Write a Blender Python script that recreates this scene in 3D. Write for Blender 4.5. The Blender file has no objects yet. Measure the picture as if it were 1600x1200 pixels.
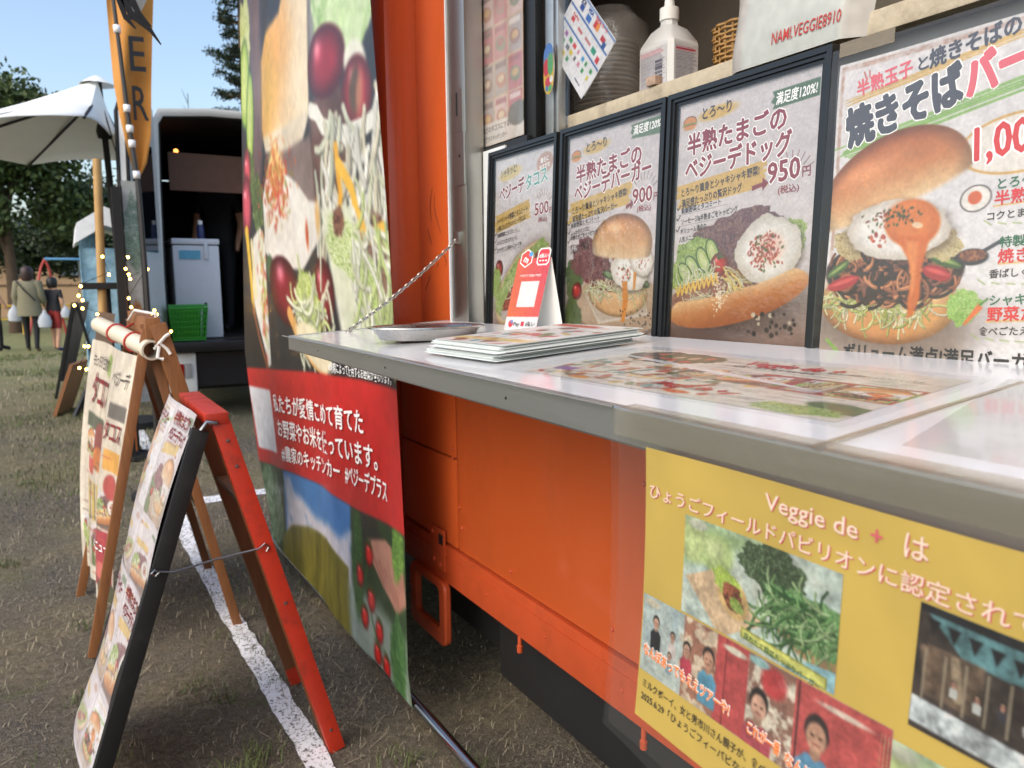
import bpy, bmesh, math, random
import numpy as np
from mathutils import Vector, Matrix

random.seed(7)
SC = bpy.context.scene
COL = SC.collection
R = math.radians

# ------------------------------------------------------------------ camera, sky, sun, exposure
CAM_H = 1.32
def cam_basis(a, p, r):
    f = Vector((math.sin(a)*math.cos(p), math.cos(a)*math.cos(p), -math.sin(p)))
    rt = Vector((math.cos(a), -math.sin(a), 0)); up = rt.cross(f)
    return math.cos(r)*rt - math.sin(r)*up, math.cos(r)*up + math.sin(r)*rt, f
cr, cu_, cf = cam_basis(R(30.362), R(7.21), R(.55))
cd = bpy.data.cameras.new('camera'); cam = bpy.data.objects.new('camera', cd); COL.objects.link(cam)
cam.matrix_world = Matrix(((cr.x, cu_.x, -cf.x, 0), (cr.y, cu_.y, -cf.y, 0), (cr.z, cu_.z, -cf.z, CAM_H), (0, 0, 0, 1)))
cd.sensor_width = 36; cd.lens = 27; cd.clip_start = .02; cd.clip_end = 3000
cd.dof.use_dof = True; cd.dof.focus_distance = 1.2; cd.dof.aperture_fstop = 8.0
SC.camera = cam
SUN_AZ, SUN_EL = 248., 40.            # degrees, azimuth from +Y towards +X
world = bpy.data.worlds.new('World'); SC.world = world; world.use_nodes = True
wn = world.node_tree.nodes; wl = world.node_tree.links
sky = wn.new('ShaderNodeTexSky'); sky.sky_type = 'NISHITA'; sky.sun_disc = False
sky.sun_elevation = R(SUN_EL); sky.sun_rotation = R(SUN_AZ)
sky.air_density = 1.15; sky.dust_density = 2.8; sky.ozone_density = .9
wl.new(sky.outputs[0], wn['Background'].inputs[0]); wn['Background'].inputs[1].default_value = .15
sl = bpy.data.lights.new('sun', 'SUN'); so = bpy.data.objects.new('sun', sl); COL.objects.link(so)
sl.energy = .6; sl.angle = R(60); sl.color = (1, .97, .93)
sd = Vector((math.sin(R(SUN_AZ))*math.cos(R(SUN_EL)), math.cos(R(SUN_AZ))*math.cos(R(SUN_EL)), math.sin(R(SUN_EL))))
so.rotation_euler = sd.to_track_quat('Z', 'Y').to_euler()
SC.view_settings.view_transform = 'Standard'; SC.view_settings.look = 'None'; SC.view_settings.gamma = 1
SC.view_settings.exposure = 0.80
SC.view_settings.use_curve_mapping = False
SC.cycles.max_bounces = 8; SC.cycles.transparent_max_bounces = 16; SC.cycles.use_denoising = True
SC.cycles.caustics_reflective = False; SC.cycles.caustics_refractive = False

# ------------------------------------------------------------------ colours and materials
def s2l(c):
    c = np.asarray(c, float)/255.
    return np.where(c <= .04045, c/12.92, ((c+.055)/1.055)**2.4)
def lin(c): return tuple(float(v) for v in s2l(c)) + (1.,)
MATS = {}
def mat(name, col, rough=.5, metal=0., var=.12, scale=9., bump=0., bscale=80., coat=0., spec=.5, sx=(1, 1, 1), dirt=None, dscale=3., damt=.5, alpha=1.):
    if name in MATS: return MATS[name]
    m = bpy.data.materials.new(name); m.use_nodes = True; MATS[name] = m
    n, l = m.node_tree.nodes, m.node_tree.links; b = n['Principled BSDF']
    b.inputs['Roughness'].default_value = rough; b.inputs['Metallic'].default_value = metal
    b.inputs['Specular IOR Level'].default_value = spec; b.inputs['Coat Weight'].default_value = coat; b.inputs['Coat Roughness'].default_value = .08
    b.inputs['Alpha'].default_value = alpha
    tc = n.new('ShaderNodeTexCoord'); mp = n.new('ShaderNodeMapping'); mp.inputs['Scale'].default_value = sx
    l.new(tc.outputs['Object'], mp.inputs[0])
    no = n.new('ShaderNodeTexNoise'); no.inputs['Scale'].default_value = scale; no.inputs['Detail'].default_value = 6; no.inputs['Roughness'].default_value = .65
    l.new(mp.outputs[0], no.inputs['Vector'])
    mr = n.new('ShaderNodeMapRange'); mr.inputs[1].default_value = .25; mr.inputs[2].default_value = .75
    mr.inputs[3].default_value = 1-var; mr.inputs[4].default_value = 1+var; l.new(no.outputs['Fac'], mr.inputs[0])
    hs = n.new('ShaderNodeHueSaturation'); hs.inputs['Color'].default_value = lin(col); l.new(mr.outputs[0], hs.inputs['Value'])
    out = hs.outputs[0]
    if dirt is not None:
        n2 = n.new('ShaderNodeTexNoise'); n2.inputs['Scale'].default_value = dscale; n2.inputs['Detail'].default_value = 8; n2.inputs['Roughness'].default_value = .7
        l.new(mp.outputs[0], n2.inputs['Vector'])
        rp = n.new('ShaderNodeMapRange'); rp.inputs[1].default_value = .5; rp.inputs[2].default_value = .75; rp.inputs[4].default_value = damt; l.new(n2.outputs['Fac'], rp.inputs[0])
        mx = n.new('ShaderNodeMix'); mx.data_type = 'RGBA'; l.new(rp.outputs[0], mx.inputs[0]); l.new(out, mx.inputs[6]); mx.inputs[7].default_value = lin(dirt)
        out = mx.outputs[2]
        ra = n.new('ShaderNodeMapRange'); ra.inputs[3].default_value = rough; ra.inputs[4].default_value = min(1, rough+.3); l.new(rp.outputs[0], ra.inputs[0]); l.new(ra.outputs[0], b.inputs['Roughness'])
    l.new(out, b.inputs['Base Color'])
    if bump:
        n3 = n.new('ShaderNodeTexNoise'); n3.inputs['Scale'].default_value = bscale; n3.inputs['Detail'].default_value = 4; l.new(mp.outputs[0], n3.inputs['Vector'])
        bp = n.new('ShaderNodeBump'); bp.inputs['Strength'].default_value = bump; bp.inputs['Distance'].default_value = .01
        l.new(n3.outputs['Fac'], bp.inputs['Height']); l.new(bp.outputs[0], b.inputs['Normal'])
    return m
def print_mat(name, rough=.4, coat=.0, bump=.0, bscale=30., trans=0.):
    if name in MATS: return MATS[name]
    m = bpy.data.materials.new(name); m.use_nodes = True; MATS[name] = m
    n, l = m.node_tree.nodes, m.node_tree.links; b = n['Principled BSDF']
    a = n.new('ShaderNodeVertexColor'); a.layer_name = 'print'; l.new(a.outputs[0], b.inputs['Base Color'])
    b.inputs['Roughness'].default_value = rough; b.inputs['Coat Weight'].default_value = coat; b.inputs['Coat Roughness'].default_value = .12
    if bump:
        tc = n.new('ShaderNodeTexCoord'); n3 = n.new('ShaderNodeTexNoise'); n3.inputs['Scale'].default_value = bscale; n3.inputs['Detail'].default_value = 2; l.new(tc.outputs['Object'], n3.inputs['Vector'])
        bp = n.new('ShaderNodeBump'); bp.inputs['Strength'].default_value = bump; bp.inputs['Distance'].default_value = .01
        l.new(n3.outputs['Fac'], bp.inputs['Height']); l.new(bp.outputs[0], b.inputs['Normal'])
    return m
def film_mat(name, tint=(255, 255, 255), haze=.0, rough=.06, bump=.15, bscale=12., gloss=1., ior=1.5):
    """thin clear film or acrylic: see-through, with the mirror reflection of a smooth sheet and some haze"""
    if name in MATS: return MATS[name]
    m = bpy.data.materials.new(name); m.use_nodes = True; MATS[name] = m
    n, l = m.node_tree.nodes, m.node_tree.links; n.remove(n['Principled BSDF'])
    o = n['Material Output']; t = n.new('ShaderNodeBsdfTransparent'); t.inputs[0].default_value = lin(tint)
    g = n.new('ShaderNodeBsdfGlossy'); g.inputs['Roughness'].default_value = rough
    lw = n.new('ShaderNodeLayerWeight'); lw.inputs['Blend'].default_value = .5; pw = n.new('ShaderNodeMath'); pw.operation = 'POWER'; pw.inputs[1].default_value = 5; l.new(lw.outputs['Facing'], pw.inputs[0]); fr = n.new('ShaderNodeMath'); fr.operation = 'MULTIPLY_ADD'; fr.inputs[1].default_value = .96; fr.inputs[2].default_value = .04; l.new(pw.outputs[0], fr.inputs[0])
    tc = n.new('ShaderNodeTexCoord'); no = n.new('ShaderNodeTexNoise'); no.inputs['Scale'].default_value = bscale; no.inputs['Detail'].default_value = 3
    l.new(tc.outputs['Object'], no.inputs['Vector']); bp = n.new('ShaderNodeBump'); bp.inputs['Strength'].default_value = bump; bp.inputs['Distance'].default_value = .01
    l.new(no.outputs['Fac'], bp.inputs['Height']); l.new(bp.outputs[0], g.inputs['Normal'])
    d = n.new('ShaderNodeBsdfDiffuse'); d.inputs[0].default_value = lin(tint)
    m1 = n.new('ShaderNodeMixShader'); m1.inputs[0].default_value = haze; l.new(t.outputs[0], m1.inputs[1]); l.new(d.outputs[0], m1.inputs[2])
    ml = n.new('ShaderNodeMath'); ml.operation = 'MULTIPLY'; ml.inputs[1].default_value = gloss; l.new(fr.outputs[0], ml.inputs[0])
    m2 = n.new('ShaderNodeMixShader'); l.new(ml.outputs[0], m2.inputs[0]); l.new(m1.outputs[0], m2.inputs[1]); l.new(g.outputs[0], m2.inputs[2])
    l.new(m2.outputs[0], o.inputs[0]); return m
def glow_mat(name, col, s):
    m = bpy.data.materials.new(name); m.use_nodes = True; MATS[name] = m
    b = m.node_tree.nodes['Principled BSDF']; b.inputs['Base Color'].default_value = lin(col)
    b.inputs['Emission Color'].default_value = lin(col); b.inputs['Emission Strength'].default_value = s; return m

# ------------------------------------------------------------------ object helpers
def tag(o, label=None, cat=None, group=None, kind=None):
    if label: o['label'] = label
    if cat: o['category'] = cat
    if group: o['group'] = group
    if kind: o['kind'] = kind
    return o
def empty(name, loc=(0, 0, 0), label=None, cat=None, group=None):
    o = bpy.data.objects.new(name, None); COL.objects.link(o); o.location = loc; o.empty_display_size = .1
    return tag(o, label, cat, group)
def world_loc(o):
    v = Vector((0, 0, 0))
    while o is not None: v = v + o.location; o = o.parent
    return v
def link_mesh(name, me, m, parent=None, smooth=False):
    if m is not None and not me.materials: me.materials.append(m)
    if smooth: me.polygons.foreach_set('use_smooth', np.ones(len(me.polygons), bool))
    o = bpy.data.objects.new(name, me); COL.objects.link(o)
    if parent is not None: o.parent = parent; o.location = -world_loc(parent)
    return o
class MB:
    """collects shapes given in world coordinates; build() links them as one mesh object"""
    def __init__(s): s.v = []; s.f = []; s.M = Matrix.Identity(4)
    def add(s, vs, fs):
        b = len(s.v); s.v += [tuple(s.M @ Vector(v)) for v in vs]; s.f += [tuple(b+i for i in f) for f in fs]; return s
    def box(s, x0, x1, y0, y1, z0, z1, bev=0.):
        if bev <= 0:
            return s.add([(x, y, z) for x in (x0, x1) for y in (y0, y1) for z in (z0, z1)],
                         [(0, 1, 3, 2), (4, 6, 7, 5), (0, 4, 5, 1), (2, 3, 7, 6), (0, 2, 6, 4), (1, 5, 7, 3)])
        bm = bmesh.new(); bmesh.ops.create_cube(bm, size=1)
        for v in bm.verts: v.co = Vector(((x0+x1)/2+v.co.x*(x1-x0), (y0+y1)/2+v.co.y*(y1-y0), (z0+z1)/2+v.co.z*(z1-z0)))
        bmesh.ops.bevel(bm, geom=bm.edges[:], offset=min(bev, .45*min(abs(x1-x0), abs(y1-y0), abs(z1-z0))), segments=2, profile=.6, affect='EDGES')
        bm.verts.index_update()
        s.add([v.co[:] for v in bm.verts], [[v.index for v in f.verts] for f in bm.faces]); bm.free(); return s
    def bar(s, a, b, w, d, up=(0, 0, 1), bev=0.):
        """rectangular bar from a to b"""
        a, b = Vector(a), Vector(b); z = (b-a).normalized(); x = Vector(up).cross(z)
        if x.length < 1e-4: x = Vector((1, 0, 0)).cross(z)
        x.normalize(); y = z.cross(x); L = (b-a).length
        old = s.M; s.M = old @ Matrix(((x.x, y.x, z.x, a.x), (x.y, y.y, z.y, a.y), (x.z, y.z, z.z, a.z), (0, 0, 0, 1)))
        s.box(-w/2, w/2, -d/2, d/2, 0, L, bev); s.M = old; return s
    def tube(s, pts, r, n=10, cap=True, closed=False):
        pts = [Vector(p) for p in pts]; k = len(pts); rs = r if isinstance(r, (list, tuple)) else [r]*k
        vs, fs = [], []; prev = None
        for i, p in enumerate(pts):
            if closed: t = pts[(i+1) % k]-pts[i-1]
            else: t = pts[min(i+1, k-1)]-pts[max(i-1, 0)]
            t.normalize()
            if prev is None:
                prev = Vector((0, 0, 1)).cross(t)
                if prev.length < 1e-3: prev = Vector((1, 0, 0)).cross(t)
            x = (prev - t*prev.dot(t)).normalized(); prev = x; y = t.cross(x)
            vs += [tuple(p+(x*math.cos(2*math.pi*j/n)+y*math.sin(2*math.pi*j/n))*rs[i]) for j in range(n)]
        for i in range(k if closed else k-1):
            for j in range(n):
                a, b = i*n+j, i*n+(j+1) % n; c = ((i+1) % k)*n
                fs.append((a, b, c+(j+1) % n, c+j))
        if cap and not closed: fs += [tuple(range(n-1, -1, -1)), tuple((k-1)*n+j for j in range(n))]
        return s.add(vs, fs)
    def lathe(s, prof, c, n=24, sx=1., sy=1.):
        """prof: list of (radius, z) from bottom to top about centre c"""
        vs, fs = [], []
        for r, z in prof: vs += [(c[0]+r*sx*math.cos(2*math.pi*j/n), c[1]+r*sy*math.sin(2*math.pi*j/n), c[2]+z) for j in range(n)]
        for i in range(len(prof)-1):
            for j in range(n): fs.append((i*n+j, i*n+(j+1) % n, (i+1)*n+(j+1) % n, (i+1)*n+j))
        return s.add(vs, fs)
    def prism(s, poly, axis, a, b):
        """polygon in the two other axes, extruded along axis from a to b"""
        def P(u, v, w): return {'x': (w, u, v), 'y': (u, w, v), 'z': (u, v, w)}[axis]
        k = len(poly)
        return s.add([P(u, v, a) for u, v in poly]+[P(u, v, b) for u, v in poly],
                     [tuple(range(k)), tuple(range(2*k-1, k-1, -1))]+[(i, k+i, k+(i+1) % k, (i+1) % k) for i in range(k)])
    def quad(s, a, b, c, d): return s.add([a, b, c, d], [(0, 1, 2, 3)])
    def build(s, name, m, parent=None, smooth=False, fix=True):
        me = bpy.data.meshes.new(name); me.from_pydata(s.v, [], s.f); me.update()
        if fix:
            bm = bmesh.new(); bm.from_mesh(me); bmesh.ops.recalc_face_normals(bm, faces=bm.faces[:])
            if smooth:
                for e in bm.edges: e.smooth = not (len(e.link_faces) == 2 and e.calc_face_angle(0) > .75)
            bm.to_mesh(me); bm.free()
        return link_mesh(name, me, m, parent, smooth)
def copy_tree(o, parent=None):
    c = o.copy(); COL.objects.link(c)
    if parent is not None: c.parent = parent
    for ch in o.children: copy_tree(ch, c)
    return c
def arr_mesh(name, V, F, m, parent=None, smooth=False, colors=None):
    """mesh from numpy arrays: V (n,3), F (k,3 or 4)"""
    me = bpy.data.meshes.new(name); k = F.shape[1]
    me.vertices.add(len(V)); me.vertices.foreach_set('co', np.ascontiguousarray(V, np.float32).ravel())
    me.loops.add(F.size); me.loops.foreach_set('vertex_index', np.ascontiguousarray(F, np.int32).ravel())
    me.polygons.add(len(F)); me.polygons.foreach_set('loop_start', np.arange(0, F.size, k, dtype=np.int32))
    me.update(calc_edges=True)
    if colors is not None:
        at = me.color_attributes.new('print', 'FLOAT_COLOR', 'POINT')
        c4 = np.ones((len(V), 4), np.float32); c4[:, :3] = colors; at.data.foreach_set('color', c4.ravel())
    return link_mesh(name, me, m, parent, smooth)

# ------------------------------------------------------------------ a small painter for printed pictures
def vnoise(x, y, seed=0):
    rs = np.random.RandomState(seed); T = rs.rand(256, 256)
    xi = np.floor(x).astype(int); yi = np.floor(y).astype(int); fx = x-xi; fy = y-yi
    fx = fx*fx*(3-2*fx); fy = fy*fy*(3-2*fy); g = lambda a, b: T[a & 255, b & 255]
    return (g(xi, yi)*(1-fx)+g(xi+1, yi)*fx)*(1-fy)+(g(xi, yi+1)*(1-fx)+g(xi+1, yi+1)*fx)*fy
def fbm(x, y, seed=0, o=4):
    t = 0.; a = .5; tot = 0
    for i in range(o): t = t+a*vnoise(x*2**i+i*17.3, y*2**i+i*9.1, seed+i); tot += a; a *= .55
    return t/tot
def sstep(a, b, x):
    t = np.clip((x-a)/(b-a+1e-9), 0, 1); return t*t*(3-2*t)
class Paint:
    def __init__(s, w, h, nx, bg, x0=0., y0=0., ny=None, X=None, Y=None):
        s.w, s.h = w, h; s.nx = nx; s.ny = ny or max(2, int(round(nx*h/w)))
        if X is None: X, Y = np.meshgrid(np.linspace(x0, x0+w, s.nx), np.linspace(y0, y0+h, s.ny))
        s.X, s.Y = X, Y; s.ny, s.nx = X.shape; s.px = w/s.nx; s.k = .66
        s.a = np.empty(X.shape+(3,)); s.a[:] = bg
    def noise(s, sc, seed=0, o=4, ax=1., ay=1.): return fbm(s.X*sc*ax, s.Y*sc*ay, seed, o)
    def put(s, m, col):
        m = np.clip(m, 0, 1)[..., None]
        if callable(col): col = col()
        s.a = s.a*(1-m)+np.asarray(col, float)*m
    def grad(s, c0, c1, t): return np.asarray(c0, float)*(1-np.clip(t, 0, 1))[..., None]+np.asarray(c1, float)*np.clip(t, 0, 1)[..., None]
    def loc(s, cx, cy, rot):
        c, q = math.cos(rot), math.sin(rot); dx, dy = s.X-cx, s.Y-cy
        return dx*c+dy*q, -dx*q+dy*c
    def emask(s, cx, cy, rx, ry, rot=0., wob=0., wf=3., seed=0, soft=None):
        u, v = s.loc(cx, cy, rot); r = np.sqrt((u/rx)**2+(v/ry)**2)
        if wob: th = np.arctan2(v/ry, u/rx); r = r*(1+wob*(fbm(np.cos(th)*wf+9, np.sin(th)*wf+9, seed, 3)-.5)*2)
        e = (soft or s.px*1.1)/min(rx, ry); return sstep(1+e, 1-e, r)
    def ell(s, cx, cy, rx, ry, col, rot=0., al=1., **k): s.put(s.emask(cx, cy, rx, ry, rot, **k)*al, col)
    def pmask(s, pts, soft=None):
        P = np.asarray(pts, float); ins = np.zeros(s.X.shape, bool); d = np.full(s.X.shape, 1e9)
        for i in range(len(P)):
            (x1, y1), (x2, y2) = P[i-1], P[i]
            if y1 != y2: ins ^= ((y1 > s.Y) != (y2 > s.Y)) & (s.X < (x2-x1)*(s.Y-y1)/(y2-y1)+x1)
            ex, ey = x2-x1, y2-y1; t = np.clip(((s.X-x1)*ex+(s.Y-y1)*ey)/(ex*ex+ey*ey+1e-12), 0, 1)
            d = np.minimum(d, np.hypot(s.X-x1-t*ex, s.Y-y1-t*ey))
        e = soft or s.px*.8; return sstep(-e, e, np.where(ins, d, -d))
    def poly(s, pts, col, al=1., soft=None): s.put(s.pmask(pts, soft)*al, col)
    def rect(s, x0, y0, x1, y1, col, al=1.): s.poly([(x0, y0), (x1, y0), (x1, y1), (x0, y1)], col, al)
    def line(s, pts, w, col, al=1., soft=None):
        P = np.asarray(pts, float); e = soft or s.px*.7; w2 = w/2
        m = (s.X > P[:, 0].min()-w-e) & (s.X < P[:, 0].max()+w+e) & (s.Y > P[:, 1].min()-w-e) & (s.Y < P[:, 1].max()+w+e)
        if not m.any(): return
        X, Y = s.X[m], s.Y[m]; d = np.full(X.shape, 1e9)
        for i in range(len(P)-1):
            (x1, y1), (x2, y2) = P[i], P[i+1]; ex, ey = x2-x1, y2-y1
            t = np.clip(((X-x1)*ex+(Y-y1)*ey)/(ex*ex+ey*ey+1e-12), 0, 1); d = np.minimum(d, np.hypot(X-x1-t*ex, Y-y1-t*ey))
        k = (sstep(w2+e, w2-e, d)*al)[:, None]; s.a[m] = s.a[m]*(1-k)+np.asarray(col, float)*k
    def arc(s, cx, cy, r, a0, a1, w, col, sq=1., rot=0., al=1.):
        t = np.linspace(a0, a1, 9); u, v = r*np.cos(t), r*sq*np.sin(t); c, q = math.cos(rot), math.sin(rot)
        s.line(np.stack([cx+u*c-v*q, cy+u*q+v*c], 1), w, col, al)
    # --- food
    def bun(s, cx, cy, rx, ry, rot=0., top=(186, 112, 52), mid=(224, 160, 92), low=(243, 214, 160), flat=.55, seed=0):
        u, v = s.loc(cx, cy, rot); u = u/rx; v = v/ry
        m = s.emask(cx, cy, rx, ry, rot)*sstep(flat+.12, flat-.02, v+.12*np.abs(u)**3)
        n = s.noise(.35/min(rx, ry)*6, seed); t = np.clip((v+1)/(1+flat), 0, 1)+(n-.5)*.25-.12*u
        c = np.where((t < .55)[..., None], s.grad(top, mid, t/.55), s.grad(mid, low, (t-.55)/.45))
        hl = np.exp(-(((u+.25)/.42)**2+((v+.55)/.2)**2)); c = c+(hl*46*(.6+.8*n))[..., None]
        sh = sstep(.75, 1.02, np.sqrt(u*u+v*v)); s.put(m, c*(1-.3*sh)[..., None])
    def leafy(s, cx, cy, rx, ry, rot=0., c0=(58, 88, 30), c1=(142, 172, 74), c2=(216, 226, 160), seed=0, wob=.3, fs=9.):
        m = s.emask(cx, cy, rx, ry, rot, wob=wob, wf=2.6, seed=seed); n = s.noise(fs/min(rx, ry)*.35, seed+5, 5); n = (n-n.min())/(np.ptp(n)+1e-6)
        rg = np.abs(np.sin(n*16)); fine = s.noise(fs/min(rx, ry)*1.6, seed+8, 4); t = np.clip(.40*n+.38*rg+.7*(fine-.35), 0, 1)
        c = np.where((t < .5)[..., None], s.grad(c0, c1, t/.5), s.grad(c1, c2, (t-.5)/.5)); s.put(m, c)
    def shreds(s, x0, y0, x1, y1, n, ln, w, cols, seed=0, ang=(0, 6.28), curl=.5, mask=None):
        rs = random.Random(seed)
        for _ in range(n):
            x, y = rs.uniform(x0, x1), rs.uniform(y0, y1)
            if mask and not mask(x, y): continue
            a = rs.uniform(*ang); l = ln*rs.uniform(.6, 1.3); k = rs.uniform(-curl, curl); pts = []
            for i in range(6):
                pts.append((x, y)); x += math.cos(a)*l/5; y += math.sin(a)*l/5; a += k
            c = np.array(rs.choice(cols), float); s.line([(p[0]+w*.35, p[1]+w*.45) for p in pts], w, c*.45, .7); s.line(pts, w, c*rs.uniform(.85, 1.05))
    def egg(s, cx, cy, rx, ry, rot=0., yolk=True, seed=0, spice=True, yc=(238, 150, 60)):
        s.ell(cx+rx*.04, cy+ry*.1, rx*1.02, ry*1.02, (60, 40, 28), rot, .6, wob=.1, seed=seed, soft=rx*.12)
        m = s.emask(cx, cy, rx, ry, rot, wob=.1, seed=seed); u, v = s.loc(cx, cy, rot); n = s.noise(5/rx*.5, seed+3)
        t = np.sqrt((u/rx)**2+(v/ry)**2); c = s.grad((250, 247, 240), (214, 205, 190), sstep(.55, 1.05, t)+(n-.5)*.5); s.put(m, c)
        if yolk:
            s.ell(cx+rx*.08, cy-ry*.05, rx*.42, ry*.42, (248, 214, 186), rot, .8, soft=rx*.2); s.ell(cx+rx*.08, cy-ry*.05, rx*.36, ry*.36, yc, rot, .8, soft=rx*.12)
        if spice:
            rs = random.Random(seed)
            for _ in range(46):
                a = rs.uniform(0, 6.28); q = rs.random()**.7*.62; x, y = cx+math.cos(a)*q*rx, cy+math.sin(a)*q*ry; d = rx*rs.uniform(.015, .055)
                s.ell(x, y, d, d*.7, rs.choice([(176, 52, 28), (200, 84, 46), (70, 92, 36), (150, 40, 26)]), rs.uniform(0, 3), .85)
    def tomato(s, cx, cy, r, sq=1., rot=0., c=(176, 36, 34), al=1.):
        u, v = s.loc(cx, cy, rot); t = np.sqrt((u/r)**2+(v/(r*sq))**2); cc = s.grad(np.array(c)*1.12, np.array(c)*.55, sstep(.3, 1.05, t))
        hl = np.exp(-(((u+.35*r)/(.22*r))**2+((v+.4*r*sq)/(.18*r))**2)); s.put(s.emask(cx, cy, r, r*sq, rot)*al, cc+(hl*110)[..., None])
    def meat(s, cx, cy, rx, ry, rot=0., seed=0, c0=(84, 30, 24), c1=(176, 84, 66)):
        n = s.noise(7/min(rx, ry)*.6, seed, 5); n = sstep(.3, .7, n); s.put(s.emask(cx, cy, rx, ry, rot, wob=.2, seed=seed), s.grad(c0, c1, n))
    def lin(s):
        g = 1+.16*(fbm(s.X/s.px*.33, s.Y/s.px*.33, 91, 3)-.5)+.10*(fbm(s.X/s.px*.08, s.Y/s.px*.08, 92, 3)-.5)
        return s2l(np.clip(s.a*g[..., None], 0, 255))*s.k
def stamp(P, src, x0, y0, x1, y1):
    """print a smaller copy of another picture into a rectangle"""
    m = (P.X >= x0) & (P.X < x1) & (P.Y >= y0) & (P.Y < y1); h, w = src.shape[:2]
    i = np.clip(((P.Y[m]-y0)/(y1-y0)*h).astype(int), 0, h-1); j = np.clip(((P.X[m]-x0)/(x1-x0)*w).astype(int), 0, w-1); P.a[m] = src[i, j]
PIC = {}
class Sheet:
    """a flat or bent printed sheet: canvas (x right, y down, metres) -> world through fn(x, y, off)"""
    def __init__(s, fn): s.fn = fn; s.tv = {}
    def grid(s, P, name, m, parent, off=0.):
        V = np.stack(s.fn(P.X.ravel(), P.Y.ravel(), off), 1); ny, nx = P.X.shape
        i = np.arange(nx*ny).reshape(ny, nx); F = np.stack([i[:-1, :-1].ravel(), i[1:, :-1].ravel(), i[1:, 1:].ravel(), i[:-1, 1:].ravel()], 1)
        return arr_mesh(name, V, F, m, parent, True, P.lin().reshape(-1, 3))
    def text(s, body, x, y, size, m, w=None, rot=0., bold=0., align='LEFT', sp=1., slant=0., off=.0005, res=2, halo=None, hal=.05):
        """x, y: start of the baseline; w: fit the line to this width"""
        if halo is not None: s.text(body, x, y, size, halo, w, rot, bold+hal, align, sp, slant, off*.4, res)
        heavy = bold; bold = min(bold, .008)
        cu = bpy.data.curves.new('lettering', 'FONT'); cu.body = body; cu.resolution_u = res; cu.offset = bold; cu.space_character = sp; cu.align_x = 'LEFT'; cu.shear = slant
        o = bpy.data.objects.new('lettering', cu); COL.objects.link(o); bpy.context.view_layer.update()
        me = bpy.data.meshes.new_from_object(o.evaluated_get(bpy.context.evaluated_depsgraph_get()))
        bpy.data.objects.remove(o); bpy.data.curves.remove(cu); n = len(me.vertices)
        if not n: return
        co = np.empty(n*3, np.float32); me.vertices.foreach_get('co', co); co = co.reshape(-1, 3).astype(float)
        fs = [tuple(p.vertices) for p in me.polygons]; bpy.data.meshes.remove(me)
        k = size; kx = k if w is None else w/(co[:, 0].max()-min(0, co[:, 0].min()))
        tx = co[:, 0]*kx; ty = -co[:, 1]*k
        if align == 'CENTER': tx = tx-tx.max()/2
        if align == 'RIGHT': tx = tx-tx.max()
        c, q = math.cos(rot), math.sin(rot); X, Y = x+tx*c-ty*q, y+tx*q+ty*c
        d = s.tv.setdefault(m.name, [[], [], 0]); e = heavy*size*.9
        dups = [(0, 0)] if heavy < .012 else ([(-.7, 0), (.7, 0), (0, -.7), (0, .7)] if heavy < .045 else [(math.cos(k*math.pi/4), math.sin(k*math.pi/4)) for k in range(8)])
        for k, (ax, ay) in enumerate(dups):
            d[0].append(np.stack(s.fn(X+ax*e, Y+ay*e, off+k*2.5e-5), 1)); b = d[2]; d[1] += [tuple(b+i for i in f) for f in fs]; d[2] += n
    def flush(s, parent, name='lettering'):
        for mn, (vs, fs, n) in s.tv.items():
            me = bpy.data.meshes.new(name); me.from_pydata(np.concatenate(vs).tolist(), [], fs); me.update(); link_mesh(name, me, MATS[mn], parent)
        s.tv = {}
def plane_fn(O, ex, ey):
    O, ex, ey = np.array(O, float), np.array(ex, float), np.array(ey, float); ex = ex/np.linalg.norm(ex); ey = ey/np.linalg.norm(ey); n = np.cross(ey, ex)
    def fn(x, y, off=0.):
        return tuple(O[i]+ex[i]*x+ey[i]*y+n[i]*off for i in range(3))
    return fn
def gz(y):
    t = np.clip((np.asarray(y, float)-3)/4, 0, 1); return .2*t*t*(3-2*t)

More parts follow.
